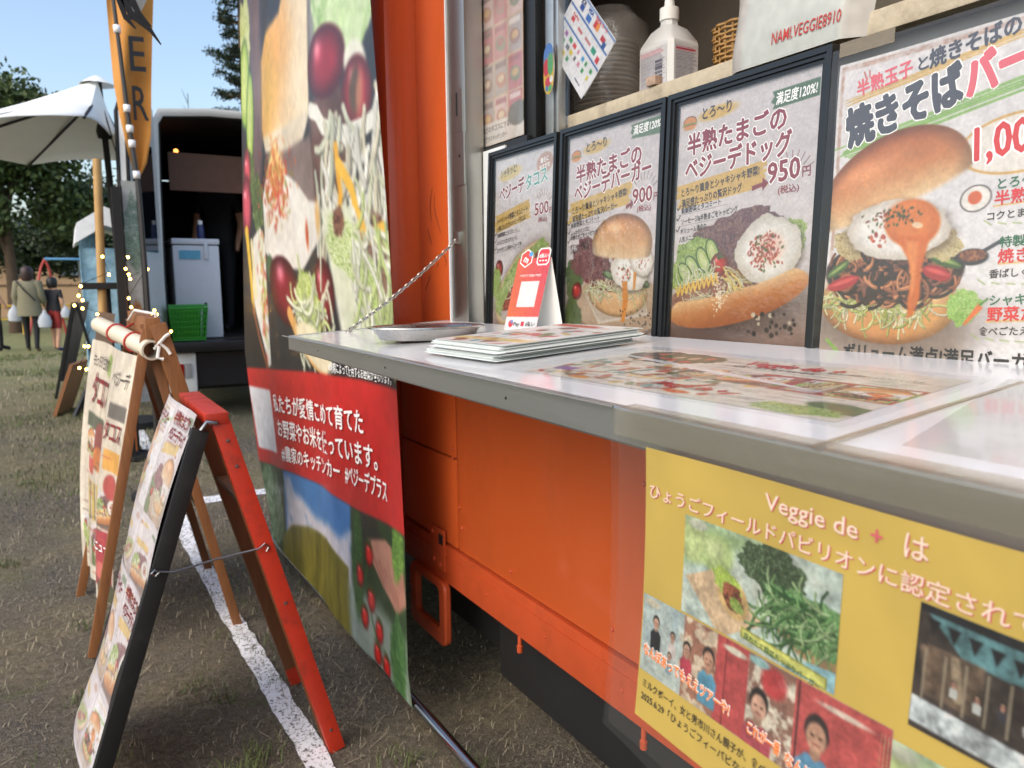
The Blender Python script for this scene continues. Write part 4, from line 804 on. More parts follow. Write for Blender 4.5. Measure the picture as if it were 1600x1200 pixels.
MB().tube([(.835, 3.80, .09), (.835, 1.2, .09)], .0165, 14).build('bottom_pole', mat('chrome_tube', (190, 190, 190), .18, 1.), th, True)
MB().tube([(.66, 4.1, 2.84), (.66, 2.15, 2.84)], .0165, 14).build('top_pole', MATS['chrome_tube'], th, True)
for y in (2.3, 3.0, 3.7): MB().tube([(.66, y, 2.835), (.80, y, 2.97)], .004, 6).build('banner_tie', I_WHITE, th)

# ------------------------------------------------------------------ things on the counter
th = empty('cash_tray', (.70, 1.565, 1.206), 'oval stainless steel cash tray on the far end of the counter', 'tray')
TRAY = mat('tray_steel', (186, 186, 184), .25, 1., var=.1, scale=30, dirt=(130, 126, 120), dscale=12, damt=.3)
tz = 1.2085; prof = [(0, .002), (.096, .002), (.104, .004), (.120, .026), (.130, .029), (.134, .028), (.1345, .025), (.130, .0245), (.123, .023), (.107, 0), (.09, -.001), (0, -.001)]
MB().lathe(prof, (.70, 1.565, tz), 48, 1., .72).build('dish', TRAY, th, True)
# leaflets: a fanned stack
lc, la = Vector((.735, 1.165, 0)), R(3.5)
LW, LH = .296, .225
def leaf_fn(dx, dy, da, z):
    a = la+da; ex = np.array((math.sin(a)*0+math.cos(math.pi/2-a)*0, 0, 0))
    ux = np.array((math.cos(a), math.sin(a), .058)); uy = np.array((-math.sin(a), math.cos(a), 0.)); ux = ux/np.linalg.norm(ux)
    o = np.array((lc.x+dx, lc.y+dy, z))
    def fn(x, y, off=0.):   # x to the viewer's right (towards -Y), y down (towards -X)
        x = np.asarray(x, float); y = np.asarray(y, float); return tuple(o[i]-uy[i]*(x-LH/2)-ux[i]*(y-LW/2)+(off if i == 2 else 0) for i in range(3))
    return fn
rs = random.Random(5); NL = 26
EDGE = mat('leaflet_paper', (226, 232, 230), .5, var=.05)
for k in range(NL):
    z = 1.2125+k*.00095; top = k == NL-1
    dx, dy, da = rs.gauss(0, .004)-.010*(1-k/NL), rs.gauss(0, .0035)+.010*math.sin(k*.35), rs.gauss(0, .006)
    fn = leaf_fn(dx, dy, da, z)
    if not top:
        o = sheet_box(fn, 0, 0, LH, LW, 0, .00055).build('leaflet', EDGE); tag(o, 'white menu leaflet within the fanned stack on the counter', 'leaflet', 'leaflets stacked on the counter')
    else:
        th = empty('leaflet', (.735, 1.165, z), 'topmost leaflet of the stack, printed with food pictures', 'leaflet', 'leaflets stacked on the counter')
        S = Sheet(fn); P = Paint(LH, LW, 70, (236, 236, 232)); P.k = .8; rr = random.Random(3)
        for q in range(38):
            x, y = rr.uniform(.01, LH-.01), rr.uniform(.01, LW-.01); c = rr.choice([(206, 84, 60), (226, 176, 70), (120, 140, 90), (150, 100, 80), (196, 60, 60), (110, 160, 170), (230, 200, 190)]); P.ell(x, y, rr.uniform(.006, .022), rr.uniform(.005, .014), c, rr.uniform(0, 3), .9)
        for q in range(16): y = .02+q*.016; P.line([(rr.uniform(.01, .1), y), (rr.uniform(.12, .2), y)], .002, (90, 80, 80), .7)
        P.line([(.0, .25), (LH, .24)], .03, (236, 196, 90), .5); P.line([(.01, .02), (.12, .03)], .03, (200, 80, 60), .8)
        S.grid(P, 'print', PRINTG, th, .0007); sheet_box(fn, 0, 0, LH, LW, 0, .0005).build('paper', EDGE, th)
# payment stand: folded card, front towards the camera
th = empty('payment_stand', (.92, 1.5, 1.216), 'red and white folded payment card standing beside the leaflets', 'payment card')
b0, b1 = np.array((.886, 1.548, 1.2185)), np.array((.912, 1.452, 1.220)); tl_ = np.array((.918, 1.530, 1.383))
ex = b1-b0; W = float(np.linalg.norm(ex)); H = float(np.linalg.norm(tl_-b0)); fn = plane_fn(tl_, ex, b0-tl_)
S = Sheet(fn); P = Paint(W, H, 90, (232, 92, 74)); P.a = P.grad((236, 120, 60), (224, 74, 96), P.X/W*.6+.4*(1-P.Y/H))
P.rect(0, H*.80, W, H, (240, 240, 240)); P.rect(W*.24, H*.315, W*.80, H*.665, (246, 244, 242))
P.ell(W*.18, H*.895, .0075, .0085, (226, 60, 60)); P.ell(W*.205, H*.87, .0035, .004, (80, 160, 230)); P.rect(W*.50, H*.865, W*.60, H*.93, (206, 50, 66))
pr = S.grid(P, 'print', PRINTG, th, .0006)
S.text('スマホアプリでお支払いできます', W*.16, H*.25, .0062, I_WHITE, W*.66, 0, .01, off=.0011); S.text('Pay', W*.27, H*.925, .0125, I_BLACK, W*.19, 0, .02, off=.0011); S.text('d払い', W*.64, H*.925, .0125, I_BLACK, W*.30, 0, .02, off=.0011)
S.flush(pr)
sheet_box(fn, 0, 0, W, H, -.0006, .0002).build('card', PAPER, th)
fb = plane_fn(tl_, ex, (tl_*0+np.array((.036, .008, -.161)))); sheet_box(fb, 0, .001, W, .163, -.0006, .0002).build('back_leaf', PAPER, th)
def rr_card(cx, cy, w, h, hexa, m, name, o0, o1):
    if hexa: pts = [(cx+w*math.sin(k*math.pi/3), cy-h*math.cos(k*math.pi/3)) for k in range(6)]
    else: pts = [(cx-w+.3*w, cy-h), (cx+w-.3*w, cy-h), (cx+w, cy-h+.3*h), (cx+w, cy+h-.3*h), (cx+w-.3*w, cy+h), (cx-w+.3*w, cy+h), (cx-w, cy+h-.3*h), (cx-w, cy-h+.3*h)]
    k = len(pts); vs = [tuple(float(q) for q in fn(x, y, o)) for o in (o0, o1) for x, y in pts]
    return MB().add(vs, [tuple(range(k)), tuple(range(2*k-1, k-1, -1))]+[(i, k+i, k+(i+1) % k, (i+1) % k) for i in range(k)]).build(name, m, th)
rr_card(W*.26, .0, .021, .0215, True, PAPER, 'top_tab', .0008, .0014); rr_card(W*.26, .0, .018, .0185, True, ink('coral', (226, 70, 62)), 'top_tab', .0015, .0018); rr_card(W*.38, -.009, .006, .006, True, ink('sky_blue', (70, 150, 226)), 'top_tab', .0019, .0022)
rr_card(W*.78, -.002, .0185, .0195, False, PAPER, 'top_tab', .0008, .0014); rr_card(W*.78, -.002, .0155, .0165, False, ink('crimson', (206, 52, 66)), 'top_tab', .0015, .0018)
S.text('d払い', W*.65, .0, .011, I_WHITE, W*.27, 0, .02, off=.0022); S.text('•••', W*.66, .012, .014, I_WHITE, W*.25, 0, 0, off=.0022); S.text('m', W*.17, .006, .022, I_WHITE, W*.15, .4, .02, off=.0022); S.flush(th)
# printed sheet under film on the counter
W, H = .52, .265
def cfn(x, y, off=0.):
    x = np.asarray(x, float); y = np.asarray(y, float); Y = .975-x+.06*(y/H)*0; X = .838-y+.0*x; t = (2.075-Y)/2.675; fx = .527-.064*t; return X-.0*x, Y-.03*(y/H), 1.195+.0285*(X-fx)/(.988-fx)+off
th = empty('counter_menu', (.705, .715, 1.21), 'printed menu sheet lying flat under clear film on the counter', 'menu sheet')
S = Sheet(cfn); P = Paint(W, H, 240, (226, 220, 204)); P.k = .8; n = P.noise(20, 3); P.a = P.grad((220, 212, 196), (234, 230, 218), n)
P.meat(.10, .055, .085, .05, 0, 3, (50, 44, 38), (120, 96, 74)); P.leafy(.14, .04, .06, .03, 0, (40, 60, 34), (90, 100, 60), (176, 140, 100), 4)
for k in range(14): P.ell(random.uniform(.03, .18), random.uniform(.03, .09), .012, .008, random.choice([(206, 120, 90), (90, 110, 60), (226, 190, 160), (190, 60, 50)]), random.uniform(0, 3))
P.rect(.37, .09, .52, .17, (170, 60, 46)); P.meat(.43, .13, .04, .025, 0, 7, (90, 60, 40), (190, 120, 80)); P.leafy(.49, .13, .035, .03, 0, seed=8); P.rect(.31, .09, .37, .13, (190, 80, 56))
rr = random.Random(8)
for k in range(120):
    x, y = rr.uniform(.015, .37), rr.uniform(.105, .25); P.ell(x, y, rr.uniform(.006, .014), rr.uniform(.004, .009), rr.choice([(196, 90, 60), (120, 140, 80), (226, 190, 110), (170, 120, 80), (206, 200, 190), (110, 150, 140), (190, 70, 60)]), rr.uniform(0, 3))
for k in range(190):
    x, y = rr.uniform(.01, .48), rr.uniform(.03, .25); l_ = rr.uniform(.02, .06)
    if x > .19 or y > .1: P.line([(x, y), (x+l_, y)], .0022, (110, 100, 90), .55)
stamp(P, PIC['burger'][150:], .20, .10, .27, .165); stamp(P, PIC['dog'][200:], .28, .10, .36, .165); stamp(P, PIC['tacos'][130:], .385, .098, .43, .165); stamp(P, PIC['noodle'][90:330, :180], .44, .095, .515, .168); P.ell(.50, .215, .05, .018, (96, 120, 66), .2); P.leafy(.46, .24, .05, .02, 0, seed=14); P.rect(.02, .20, .06, .225, (150, 90, 160)); P.ell(.30, .245, .02, .008, (226, 110, 50)); P.ell(.12, .25, .02, .008, (226, 150, 60))
pr = S.grid(P, 'print', PRINT, th, .0009)
for b, x, y, sz, w_ in (('Veggie de +', .235, .048, .045, .15), ('Veggie de +', .24, .225, .03, .11)): S.text(b, x, y, sz, I_RED, w_, 0, .02, slant=.2, off=.0014)
S.text('心をこめて育てています', .235, .068, .014, I_DARK, .13, 0, .012, off=.0014); S.text('私たちの野菜を使ったメニューです', .37, .05, .011, I_DARK, .12, 0, .01, off=.0014)
S.flush(pr)
V = MB(); q = [(-.03, -.02), (W+.02, -.02), (W+.02, H+.02), (-.03, H+.02)]; V.add([tuple(float(t) for t in cfn(x, y, .0022)) for x, y in q], [(0, 3, 2, 1)]).build('cover_film', film_mat('cover_film', haze=.03, rough=.06, bump=.12, bscale=7., gloss=.45), th)
# second plain protective sheet towards the near end, edges yellowed
th = MB(); th.add([tuple(float(t) for t in cfn(x, y, .0012)) for x, y in ((.545, -.03), (1.3, -.05), (1.32, .31), (.60, .30))], [(0, 3, 2, 1)])
tag(th.build('protective_sheet', film_mat('scuffed_film', (250, 250, 248), .08, .09, .2, 5., gloss=.8)), 'clear scuffed protective sheet on the near part of the counter', 'film')
MB().bar((.86, .415, 1.2168), (.48, .375, 1.1985), .005, .0012).build('tape_strip', film_mat('yellowed_tape', (226, 218, 200), .25, .3, .3, 60), bpy.data.objects['protective_sheet'])

# ------------------------------------------------------------------ yellow poster in a clear sleeve hung from the counter edge
th = empty('yellow_poster', (.47, .35, .87), 'yellow poster with photographs in a clear sleeve hung on the counter edge', 'poster')
def yf(x, y, off=0.):
    x = np.asarray(x, float); y = np.asarray(y, float); return .474-.012*(y/.27)**2+.0*x+.0025*np.sin(x*14+y*9)-off-.018*x*0-.022*np.clip(x, 0, 1), .557-x, 1.167-y
W, H = .43, .268; S = Sheet(yf); YEL = mat('yellow_card', (236, 196, 84), .45, var=.03)
X, Y = np.meshgrid(np.linspace(0, W, 24), np.linspace(0, H, 14)); P = Paint(W, H, 24, (228, 196, 96), X=X, Y=Y); S.grid(P, 'card', PRINT, th)
def photo(x0, y0, w, h, nx, rot, painter, name='photo'):
    P = Paint(w, h, nx, (200, 200, 200)); painter(P, w, h); c, q = math.cos(rot), math.sin(rot)
    S2 = Sheet(lambda x, y, off=0.: yf(x0+np.asarray(x)*c-np.asarray(y)*q, y0+np.asarray(x)*q+np.asarray(y)*c, off)); o = S2.grid(P, name, PRINT, th, .0006); return S2, o
def phototex(P, s1, amt): P.a = P.a*(1+amt*(P.noise(s1, 71, 5)-.5)+.6*amt*(P.noise(s1*3.3, 72, 3)-.5))[..., None]
def ph_food(P, w, h):
    n = P.noise(30, 2); P.a = P.grad((176, 206, 206), (226, 226, 206), n); P.put(P.pmask([(0, 0), (w*.6, 0), (w*.3, h*.25), (0, h*.5)], .01), (166, 196, 140))
    P.ell(w*.06, h*.25, w*.14, h*.2, (196, 214, 150), .2, soft=.004); P.ell(w*.24, h*.28, w*.12, h*.19, (186, 208, 140), 0, soft=.004); P.ell(w*.22, h*.24, w*.07, h*.1, (210, 224, 168), 0, .8, soft=.006)
    P.poly([(w*.02, h*.62), (w*.24, h*.42), (w*.6, h*.72), (w*.3, h*1.05)], (226, 196, 160)); P.leafy(w*.62, h*.22, w*.2, h*.24, .2, (24, 34, 22), (60, 80, 50), (150, 176, 140), 2, .4, 26.); P.ell(w*.85, h*.62, w*.24, h*.22, (170, 140, 100), .2); P.leafy(w*.83, h*.52, w*.26, h*.22, .15, (34, 74, 36), (96, 146, 84), (186, 214, 166), 3, .35, 20.); P.shreds(w*.62, h*.36, w*1.0, h*.72, 90, .03, .0016, [(70, 120, 64), (130, 176, 110), (50, 96, 50), (176, 206, 150)], 7, (2., 3.6))
    P.ell(w*.37, h*.62, w*.12, h*.17, (226, 190, 130), .6); P.leafy(w*.33, h*.52, w*.11, h*.12, .4, (110, 150, 40), (176, 206, 84), (226, 234, 160), 4); P.meat(w*.37, h*.62, w*.08, h*.11, .7, 5, (80, 40, 30), (166, 100, 70)); P.leafy(w*.40, h*.68, w*.05, h*.06, .4, seed=6)
    P.poly([(w*.7, h), (w*.85, h*.85), (w, h*.82), (w, h)], (150, 196, 206)); P.poly([(w*.44, h*.84), (w*.96, h*.90), (w*.96, h*1.0), (w*.44, h*.94)], (150, 150, 60)); P.poly([(w*.45, h*.855), (w*.95, h*.912), (w*.95, h*.985), (w*.45, h*.93)], (214, 216, 120))
    P.ell(w*.10, h*.06, w*.07, h*.05, (206, 210, 190)); phototex(P, 90, .5)
def figure(P, x, y, s, shirt, hair=(36, 30, 30), skin=(214, 170, 146), top=1.):
    P.poly([(x-s*.55, y+s*2.2), (x-s*.62, y+s*.95), (x-s*.3, y+s*.62), (x+s*.3, y+s*.62), (x+s*.62, y+s*.95), (x+s*.6, y+s*2.2)], shirt, 1, s*.06); P.ell(x, y+s*.52, s*.18, s*.22, np.array(skin)*.85); P.ell(x, y-s*.10, s*.40, s*.48, hair, 0, soft=s*.06); P.ell(x, y+s*.07, s*.33, s*.42, skin, 0, soft=s*.06)
    P.ell(x-s*.13, y+s*.04, s*.05, s*.03, (60, 40, 36)); P.ell(x+s*.13, y+s*.04, s*.05, s*.03, (60, 40, 36)); P.ell(x, y+s*.26, s*.1, s*.03, (150, 80, 76))
def ph_people(P, w, h):
    P.a = P.grad((206, 216, 214), (190, 204, 196), P.noise(30, 4)); P.rect(w*.22, 0, w*.42, h, (170, 120, 100)); P.put(P.pmask([(w*.2, 0), (w*.42, 0), (w*.42, h), (w*.2, h)])*sstep(.45, .6, P.noise(90, 5)), (226, 206, 180)); P.rect(w*.38, 0, w*.52, h, (196, 84, 84)); P.rect(w*.42, 0, w*.425, h, (130, 50, 54)); P.rect(w*.52, 0, w*.72, h, (150, 110, 96)); P.put(P.pmask([(w*.52, 0), (w*.72, 0), (w*.72, h), (w*.52, h)])*sstep(.45, .6, P.noise(80, 6)), (236, 226, 206)); P.rect(w*.70, 0, w, h, (200, 92, 90)); P.rect(w*.71, 0, w*.716, h, (60, 44, 44))
    P.put(P.pmask([(0, 0), (w*.2, 0), (w*.2, h*.5), (0, h*.8)], .01), P.grad((150, 176, 190), (206, 216, 206), P.noise(60, 7)))
    figure(P, w*.075, h*.30, h*.16, (36, 38, 44)); figure(P, w*.165, h*.36, h*.12, (206, 196, 190)); figure(P, w*.155, h*.62, h*.10, (150, 176, 190)); figure(P, w*.24, h*.40, h*.17, (196, 70, 90)); figure(P, w*.345, h*.36, h*.25, (96, 160, 190), (50, 44, 44), (206, 158, 132), .9); figure(P, w*.57, h*.52, h*.33, (190, 84, 96)); figure(P, w*.78, h*.46, h*.36, (104, 160, 196), (54, 46, 46), (206, 160, 134), .9)
    P.ell(w*.62, h*.2, w*.05, h*.16, (206, 60, 66), 0, .8, soft=.003); P.ell(w*.46, h*.1, w*.05, h*.04, (226, 220, 200)); P.ell(w*.86, h*.12, w*.08, h*.03, (226, 206, 190)); P.ell(w*.05, h*.08, w*.04, h*.05, (220, 214, 190)); P.ell(w*.56, h*.06, w*.04, h*.05, (160, 200, 200)); phototex(P, 120, .4)
def ph_hall(P, w, h):
    P.a = P.grad((44, 40, 40), (84, 70, 62), P.noise(30, 6)); P.poly([(0, 0), (w, 0), (w, h*.42), (w*.2, h*.30)], (96, 140, 146)); P.poly([(0, 0), (w, 0), (w, h*.1), (0, h*.06)], (30, 32, 36))
    for k in range(12): P.poly([(w*(.04+.09*k), h*(.10+.012*k)), (w*(.10+.09*k), h*(.10+.012*k)), (w*(.07+.09*k), h*(.22+.012*k))], (24, 24, 28))
    for k in range(22): x = random.uniform(0, w); P.line([(x, h*.35), (x+.004, h*.62)], .006, random.choice([(206, 196, 170), (120, 100, 84), (56, 44, 40)]), .8)
    P.poly([(0, h*.74), (w, h*.84), (w, h), (0, h*.95)], (206, 216, 220)); P.rect(w*.55, h*.5, w*.75, h*.66, (216, 226, 226))
    P.rect(w*.05, h*.30, w*.30, h*.70, (120, 100, 80), .6); P.rect(w*.62, h*.36, w*.98, h*.72, (60, 50, 46), .7); phototex(P, 70, 1.0)
    for k in range(11): x = w*(.04+.09*k); P.rect(x, h*.34, x+w*.012, h*.74, (176, 164, 140), .8)
    for k in range(7): figure(P, w*(.18+.1*k), h*(.52+.03*(k % 2)), h*.05, random.choice([(206, 210, 206), (60, 60, 70), (190, 120, 100)]))
S1, o1 = photo(.055, .052, .168, .090, 190, .0, ph_food); S1.text('採れたて野菜たっぷりバーガー', .078, .0835, .0062, I_GREEN, .078, .11, .01, off=.0012); S1.flush(o1)
S2, o2 = photo(.002, .144, .268, .076, 280, .0, ph_people)
for b, x, y, sz, w_ in (('なんぼあってもええツアーや!', .004, .058, .0125, .118), ('これが一番', .142, .066, .0115, .036), ('なんぼあっても', .182, .070, .0115, .064)): S2.text(b, x, y, sz, I_ORANGE, w_, .05, .02, off=.0014, halo=I_WHITE, hal=.05)
S2.flush(o2)
photo(.282, .050, .145, .085, 150, .03, ph_hall); photo(.262, .150, .165, .11, 60, .02, ph_food)
S.text('Veggie de', .147, .0235, .019, I_PINK, .086, 0, .004, off=.0012); S.text('+', .242, .0235, .019, I_ROSE, None, 0, .01, off=.0012); S.text('は', .266, .0235, .020, I_PINK, None, 0, .004, off=.0012)
S.text('ひょうごフィールドパビリオンに認定されています', .005, .0465, .0155, I_PINK, .40, 0, .004, off=.0012)
for b, x, y, m_ in (('Veggie de', .1478, .0243, I_ROSE), ('は', .2668, .0243, I_ROSE)): S.text(b, x, y, .019, m_, .086 if len(b) > 1 else None, 0, .004, off=.0007)
S.text('ひょうごフィールドパビリオンに認定されています', .0057, .0472, .0155, I_ROSE, .40, 0, .004, off=.0007)
S.text('ミルクボーイ、女と男市川さん親子が、食べてくれました!', .008, .2345, .0092, I_BLACK, .21, 0, .01, off=.0012); S.text('2025.6.29「ひょうごフィーパビなんぼあってもええツアー」', .008, .2475, .0092, I_BLACK, .235, 0, .01, off=.0012)
S.flush(th)
SLV = film_mat('sleeve_film', (250, 250, 248), .015, .1, .35, 9., gloss=.4)
u, v = np.meshgrid(np.linspace(-.045, .50, 26), np.linspace(-.034, .30, 16)); 
sx, sy, sz_ = yf(u, v, .006+.004*np.sin(u*23)*np.clip(v*4, 0, 1)); ii = np.arange(u.size).reshape(u.shape)
arr_mesh('sleeve', np.stack([sx.ravel(), sy.ravel(), sz_.ravel()], 1), np.stack([ii[:-1, :-1].ravel(), ii[1:, :-1].ravel(), ii[1:, 1:].ravel(), ii[:-1, 1:].ravel()], 1), SLV, th, True)
u, v = np.meshgrid(np.linspace(-.045, .50, 20), np.linspace(-.028, .30, 10)); sx, sy, sz_ = yf(u, v, -.004); ii = np.arange(u.size).reshape(u.shape)
arr_mesh('sleeve_back', np.stack([sx.ravel(), sy.ravel(), sz_.ravel()], 1), np.stack([ii[:-1, :-1].ravel(), ii[1:, :-1].ravel(), ii[1:, 1:].ravel(), ii[:-1, 1:].ravel()], 1), SLV, th, True)
TAPE = film_mat('packing_tape', (232, 228, 216), .12, .2, .5, 70.)
MB().add([tuple(v) for v in ((.4735, .605, 1.172), (.4735, .05, 1.172), (.4705, .05, 1.199), (.4735, .605, 1.1985), (.50, .05, 1.2005), (.50, .605, 1.2005))], [(0, 1, 2, 3), (3, 2, 4, 5)]).build('tape', TAPE, th)

# ------------------------------------------------------------------ unseen hatch with stays, added above the serving window to shade it
hp = MB(); hp.prism([(1.0, 2.44), (.985, 2.46), (.50, 2.72), (.495, 2.695), (.99, 2.41)], 'y', -1.15, 1.93); hp.build('added_shade_hatch', ORANGE, truck)
for y in (-1.0, 1.85): MB().tube([(.99, y, 2.1), (.56, y, 2.66)], .009, 8).build('added_hatch_stay', STEEL, truck, True)

# ------------------------------------------------------------------ things in the serving window
fn = plane_fn((1.055, 2.03, 2.34), (0, -1, 0), (0, 0, -1)); W, H = .305, .635
th = empty('window_menu', (1.055, 1.88, 1.69), 'warm coloured menu sheet in a dark holder behind the steel post', 'menu sheet')
S = Sheet(fn); P = Paint(W, H, 90, (206, 170, 130)); P.a = P.grad((196, 150, 104), (226, 200, 170), P.noise(20, 3)); rr = random.Random(6)
P.rect(0, 0, W, H*.22, (70, 60, 50)); P.leafy(.06, .30, .09, .16, 0, (40, 46, 30), (96, 84, 50), (190, 140, 70), 3)
for r_ in range(5):
    for c_ in range(4):
        x, y = .008+c_*.074, .15+r_*.092; P.rect(x, y, x+.068, y+.086, rr.choice([(226, 190, 180), (206, 120, 120), (196, 84, 90), (226, 200, 170), (176, 160, 150)])); P.ell(x+.034, y+.05, .026, .019, rr.choice([(150, 90, 60), (190, 110, 70), (120, 130, 80), (206, 150, 90)]), .3); P.ell(x+.034, y+.046, .016, .010, rr.choice([(226, 200, 160), (170, 60, 50), (226, 180, 90)])); P.rect(x+.004, y+.004, x+.06, y+.018, rr.choice([(150, 40, 50), (250, 240, 230), (110, 60, 50)]), .8)
P.rect(0, H-.06, W, H, (232, 222, 210)); P.ell(.04, H-.03, .03, .02, (206, 140, 130)); P.ell(W-.03, H-.06, .05, .03, (70, 70, 44))
pr = S.grid(P, 'print', PRINT, th, .002)
S.text('タコス', .06, .115, .075, I_MAR, .17, 0, .03, off=.0026); S.text('500円', .22, .06, .03, I_MAR, .07, 0, .02, off=.0026); S.text('今日はどのタコスにする?', .05, H-.036, .018, I_DARK, .19, 0, .02, off=.0026); S.text('ベジデプラスキッチンカー', .06, H-.012, .015, I_DARK, .16, 0, .02, off=.0026)
S.flush(pr)
sheet_box(fn, -.01, -.02, W, H, -.004, .0012).build('backing', BLACK, th); hb = MB(); hb.box(1.045, 1.066, 1.70, 2.05, 1.668, 1.7, .003); hb.build('bottom_rail', BLACK, th, True); sheet_box(fn, 0, 0, W, H, .0034, .0037).build('cover_film', film_mat('menu_film', haze=.08, rough=.12, bump=.3, bscale=12.), th)

# disinfectant bottle
th = empty('spray_bottle', (1.225, 1.362, 1.733), 'white translucent disinfectant bottle with a label on the inner shelf', 'bottle')
BOT = mat('bottle_plastic', (206, 208, 206), .35, var=.04); cx, cy, z0 = 1.222, 1.375, 1.7335
def oct_ring(hx, hy, ch, z): return [(cx+a, cy+b, z) for a, b in ((-hx, -hy+ch), (-hx, hy-ch), (-hx+ch, hy), (hx-ch, hy), (hx, hy-ch), (hx, -hy+ch), (hx-ch, -hy), (-hx+ch, -hy))]
rings = [oct_ring(.042, .052, .009, z0), oct_ring(.045, .056, .010, z0+.004), oct_ring(.045, .056, .010, z0+.112), oct_ring(.043, .054, .010, z0+.120), oct_ring(.030, .036, .010, z0+.148), oct_ring(.018, .019, .0095, z0+.160), oct_ring(.016, .016, .0092, z0+.176)]
mb = MB(); vs = [v for r_ in rings for v in r_]; fs = [tuple(range(7, -1, -1)), tuple(48+i for i in range(8))]
for i in range(6):
    for j in range(8): fs.append((i*8+j, i*8+(j+1) % 8, (i+1)*8+(j+1) % 8, (i+1)*8+j))
body = mb.add(vs, fs).build('body', BOT, th, True)
MB().lathe([(0, 0), (.021, 0), (.0215, .004), (.0215, .026), (.012, .03), (.010, .05), (.016, .052), (.016, .066), (0, .067)], (cx, cy, z0+.172), 20).build('pump_cap', PAPER, th, True)
def label(fnl, w, h, seed, bars):
    S = Sheet(fnl); P = Paint(w, h, int(w*1500), (232, 232, 234)); rr = random.Random(seed); y = .006
    while y < h-.006:
        x = .004; P.line([(x, y), (w*rr.uniform(.75, .95), y)], .0011, rr.choice([(60, 64, 110), (80, 84, 120), (110, 110, 130)] if y > .016 else [(206, 84, 110)]), .75); y += .0027
    if bars:
        P.rect(w*.56, h*.3, w*.86, h*.72, (236, 236, 238))
        for k in range(14): P.line([(w*.58, h*(.32+.028*k)), (w*.84, h*(.32+.028*k))], rr.choice([.0008, .0014, .002]), (40, 40, 70))
    else: P.rect(w*.06, h*.09, w*.9, h*.13, (206, 60, 90))
    return S.grid(P, 'label', PRINT, body, .0004)
label(plane_fn((cx-.0454, cy+.045, z0+.108), (0, -1, 0), (0, 0, -1)), .090, .094, 3, True); label(plane_fn((cx-.034, cy-.0564, z0+.108), (1, 0, 0), (0, 0, -1)), .068, .094, 4, False)

# wicker basket
th = empty('wicker_basket', (1.345, 1.285, 1.733), 'small woven wicker basket behind the bottle on the shelf', 'basket')
WICK = mat('wicker', (176, 138, 84), .6, var=.25, scale=40); cx, cy, z0 = 1.352, 1.275, 1.735; NS = 22
for k in range(NS):
    a = 2*math.pi*k/NS; MB().tube([(cx+.052*math.cos(a), cy+.062*math.sin(a), z0), (cx+.060*math.cos(a), cy+.071*math.sin(a), z0+.152)], .0022, 5).build('stake', WICK, th)
for r_ in range(15):
    t = r_/14; pts = []
    for k in range(NS*3):
        a = 2*math.pi*k/(NS*3); o = .0035*math.cos(NS/2*a*2/2+math.pi*r_); q = 1+.11*t; pts.append((cx+(.052*q*1.03+o)*math.cos(a), cy+(.062*q*1.03+o)*math.sin(a), z0+.005+t*.145))
    MB().tube(pts, .0034, 5, closed=True).build('weave_strand', WICK, th, True)
MB().lathe([(0, 0), (.052, 0), (.052, .004), (0, .004)], (cx, cy, z0-.001), 20, 1, 1.2).build('base', WICK, th)

# curled white sign with account name
th = empty('curled_sign', (1.08, .92, 1.70), 'curled white fabric sign with a rose account name hanging above the frames', 'sign')
def cs(x, y, off=0.):
    x = np.asarray(x, float); y = np.asarray(y, float); s = np.clip(-x, 0, 1); e = np.clip(x-.20, 0, 1)
    ang = np.clip(s/.05, 0, 2.2); X = 1.076+.05*(1-np.cos(ang))+e*.9+.006*np.sin(y*22)*np.clip(y*3, 0, 1)-off; Y = 1.012-np.where(x < 0, -.05*np.sin(ang), x)+.55*s*np.clip((.14-y), 0, 1)+.006*np.sin(y*30); return X, Y, 1.965-y+.02*s+0*x
X, Y = np.meshgrid(np.linspace(-.075, .235, 60), np.linspace(-.1, .268, 50)); P = Paint(.31, .37, 60, (222, 220, 214), X=X, Y=Y); P.px = .005
P.a = P.grad((214, 208, 200), (228, 226, 220), P.noise(20, 3)); m = sstep(-.004, .004, P.X)*sstep(.205, .2, P.X); P.put(m, (226, 232, 226))
P.rect(.075, -.06, .145, .095, (176, 74, 92)); P.rect(.083, -.06, .137, .087, (226, 232, 226)); P.put(sstep(.004, .0, np.abs(np.hypot(P.X-.11, P.Y-.045)-.022)), (176, 74, 92))
S = Sheet(cs); pr = S.grid(P, 'cloth', PRINT, th); S.text('NAMI.VEGGIE8910', .066, .243, .027, I_BRICK, .135, 0, .004, off=.0018); S.flush(pr)
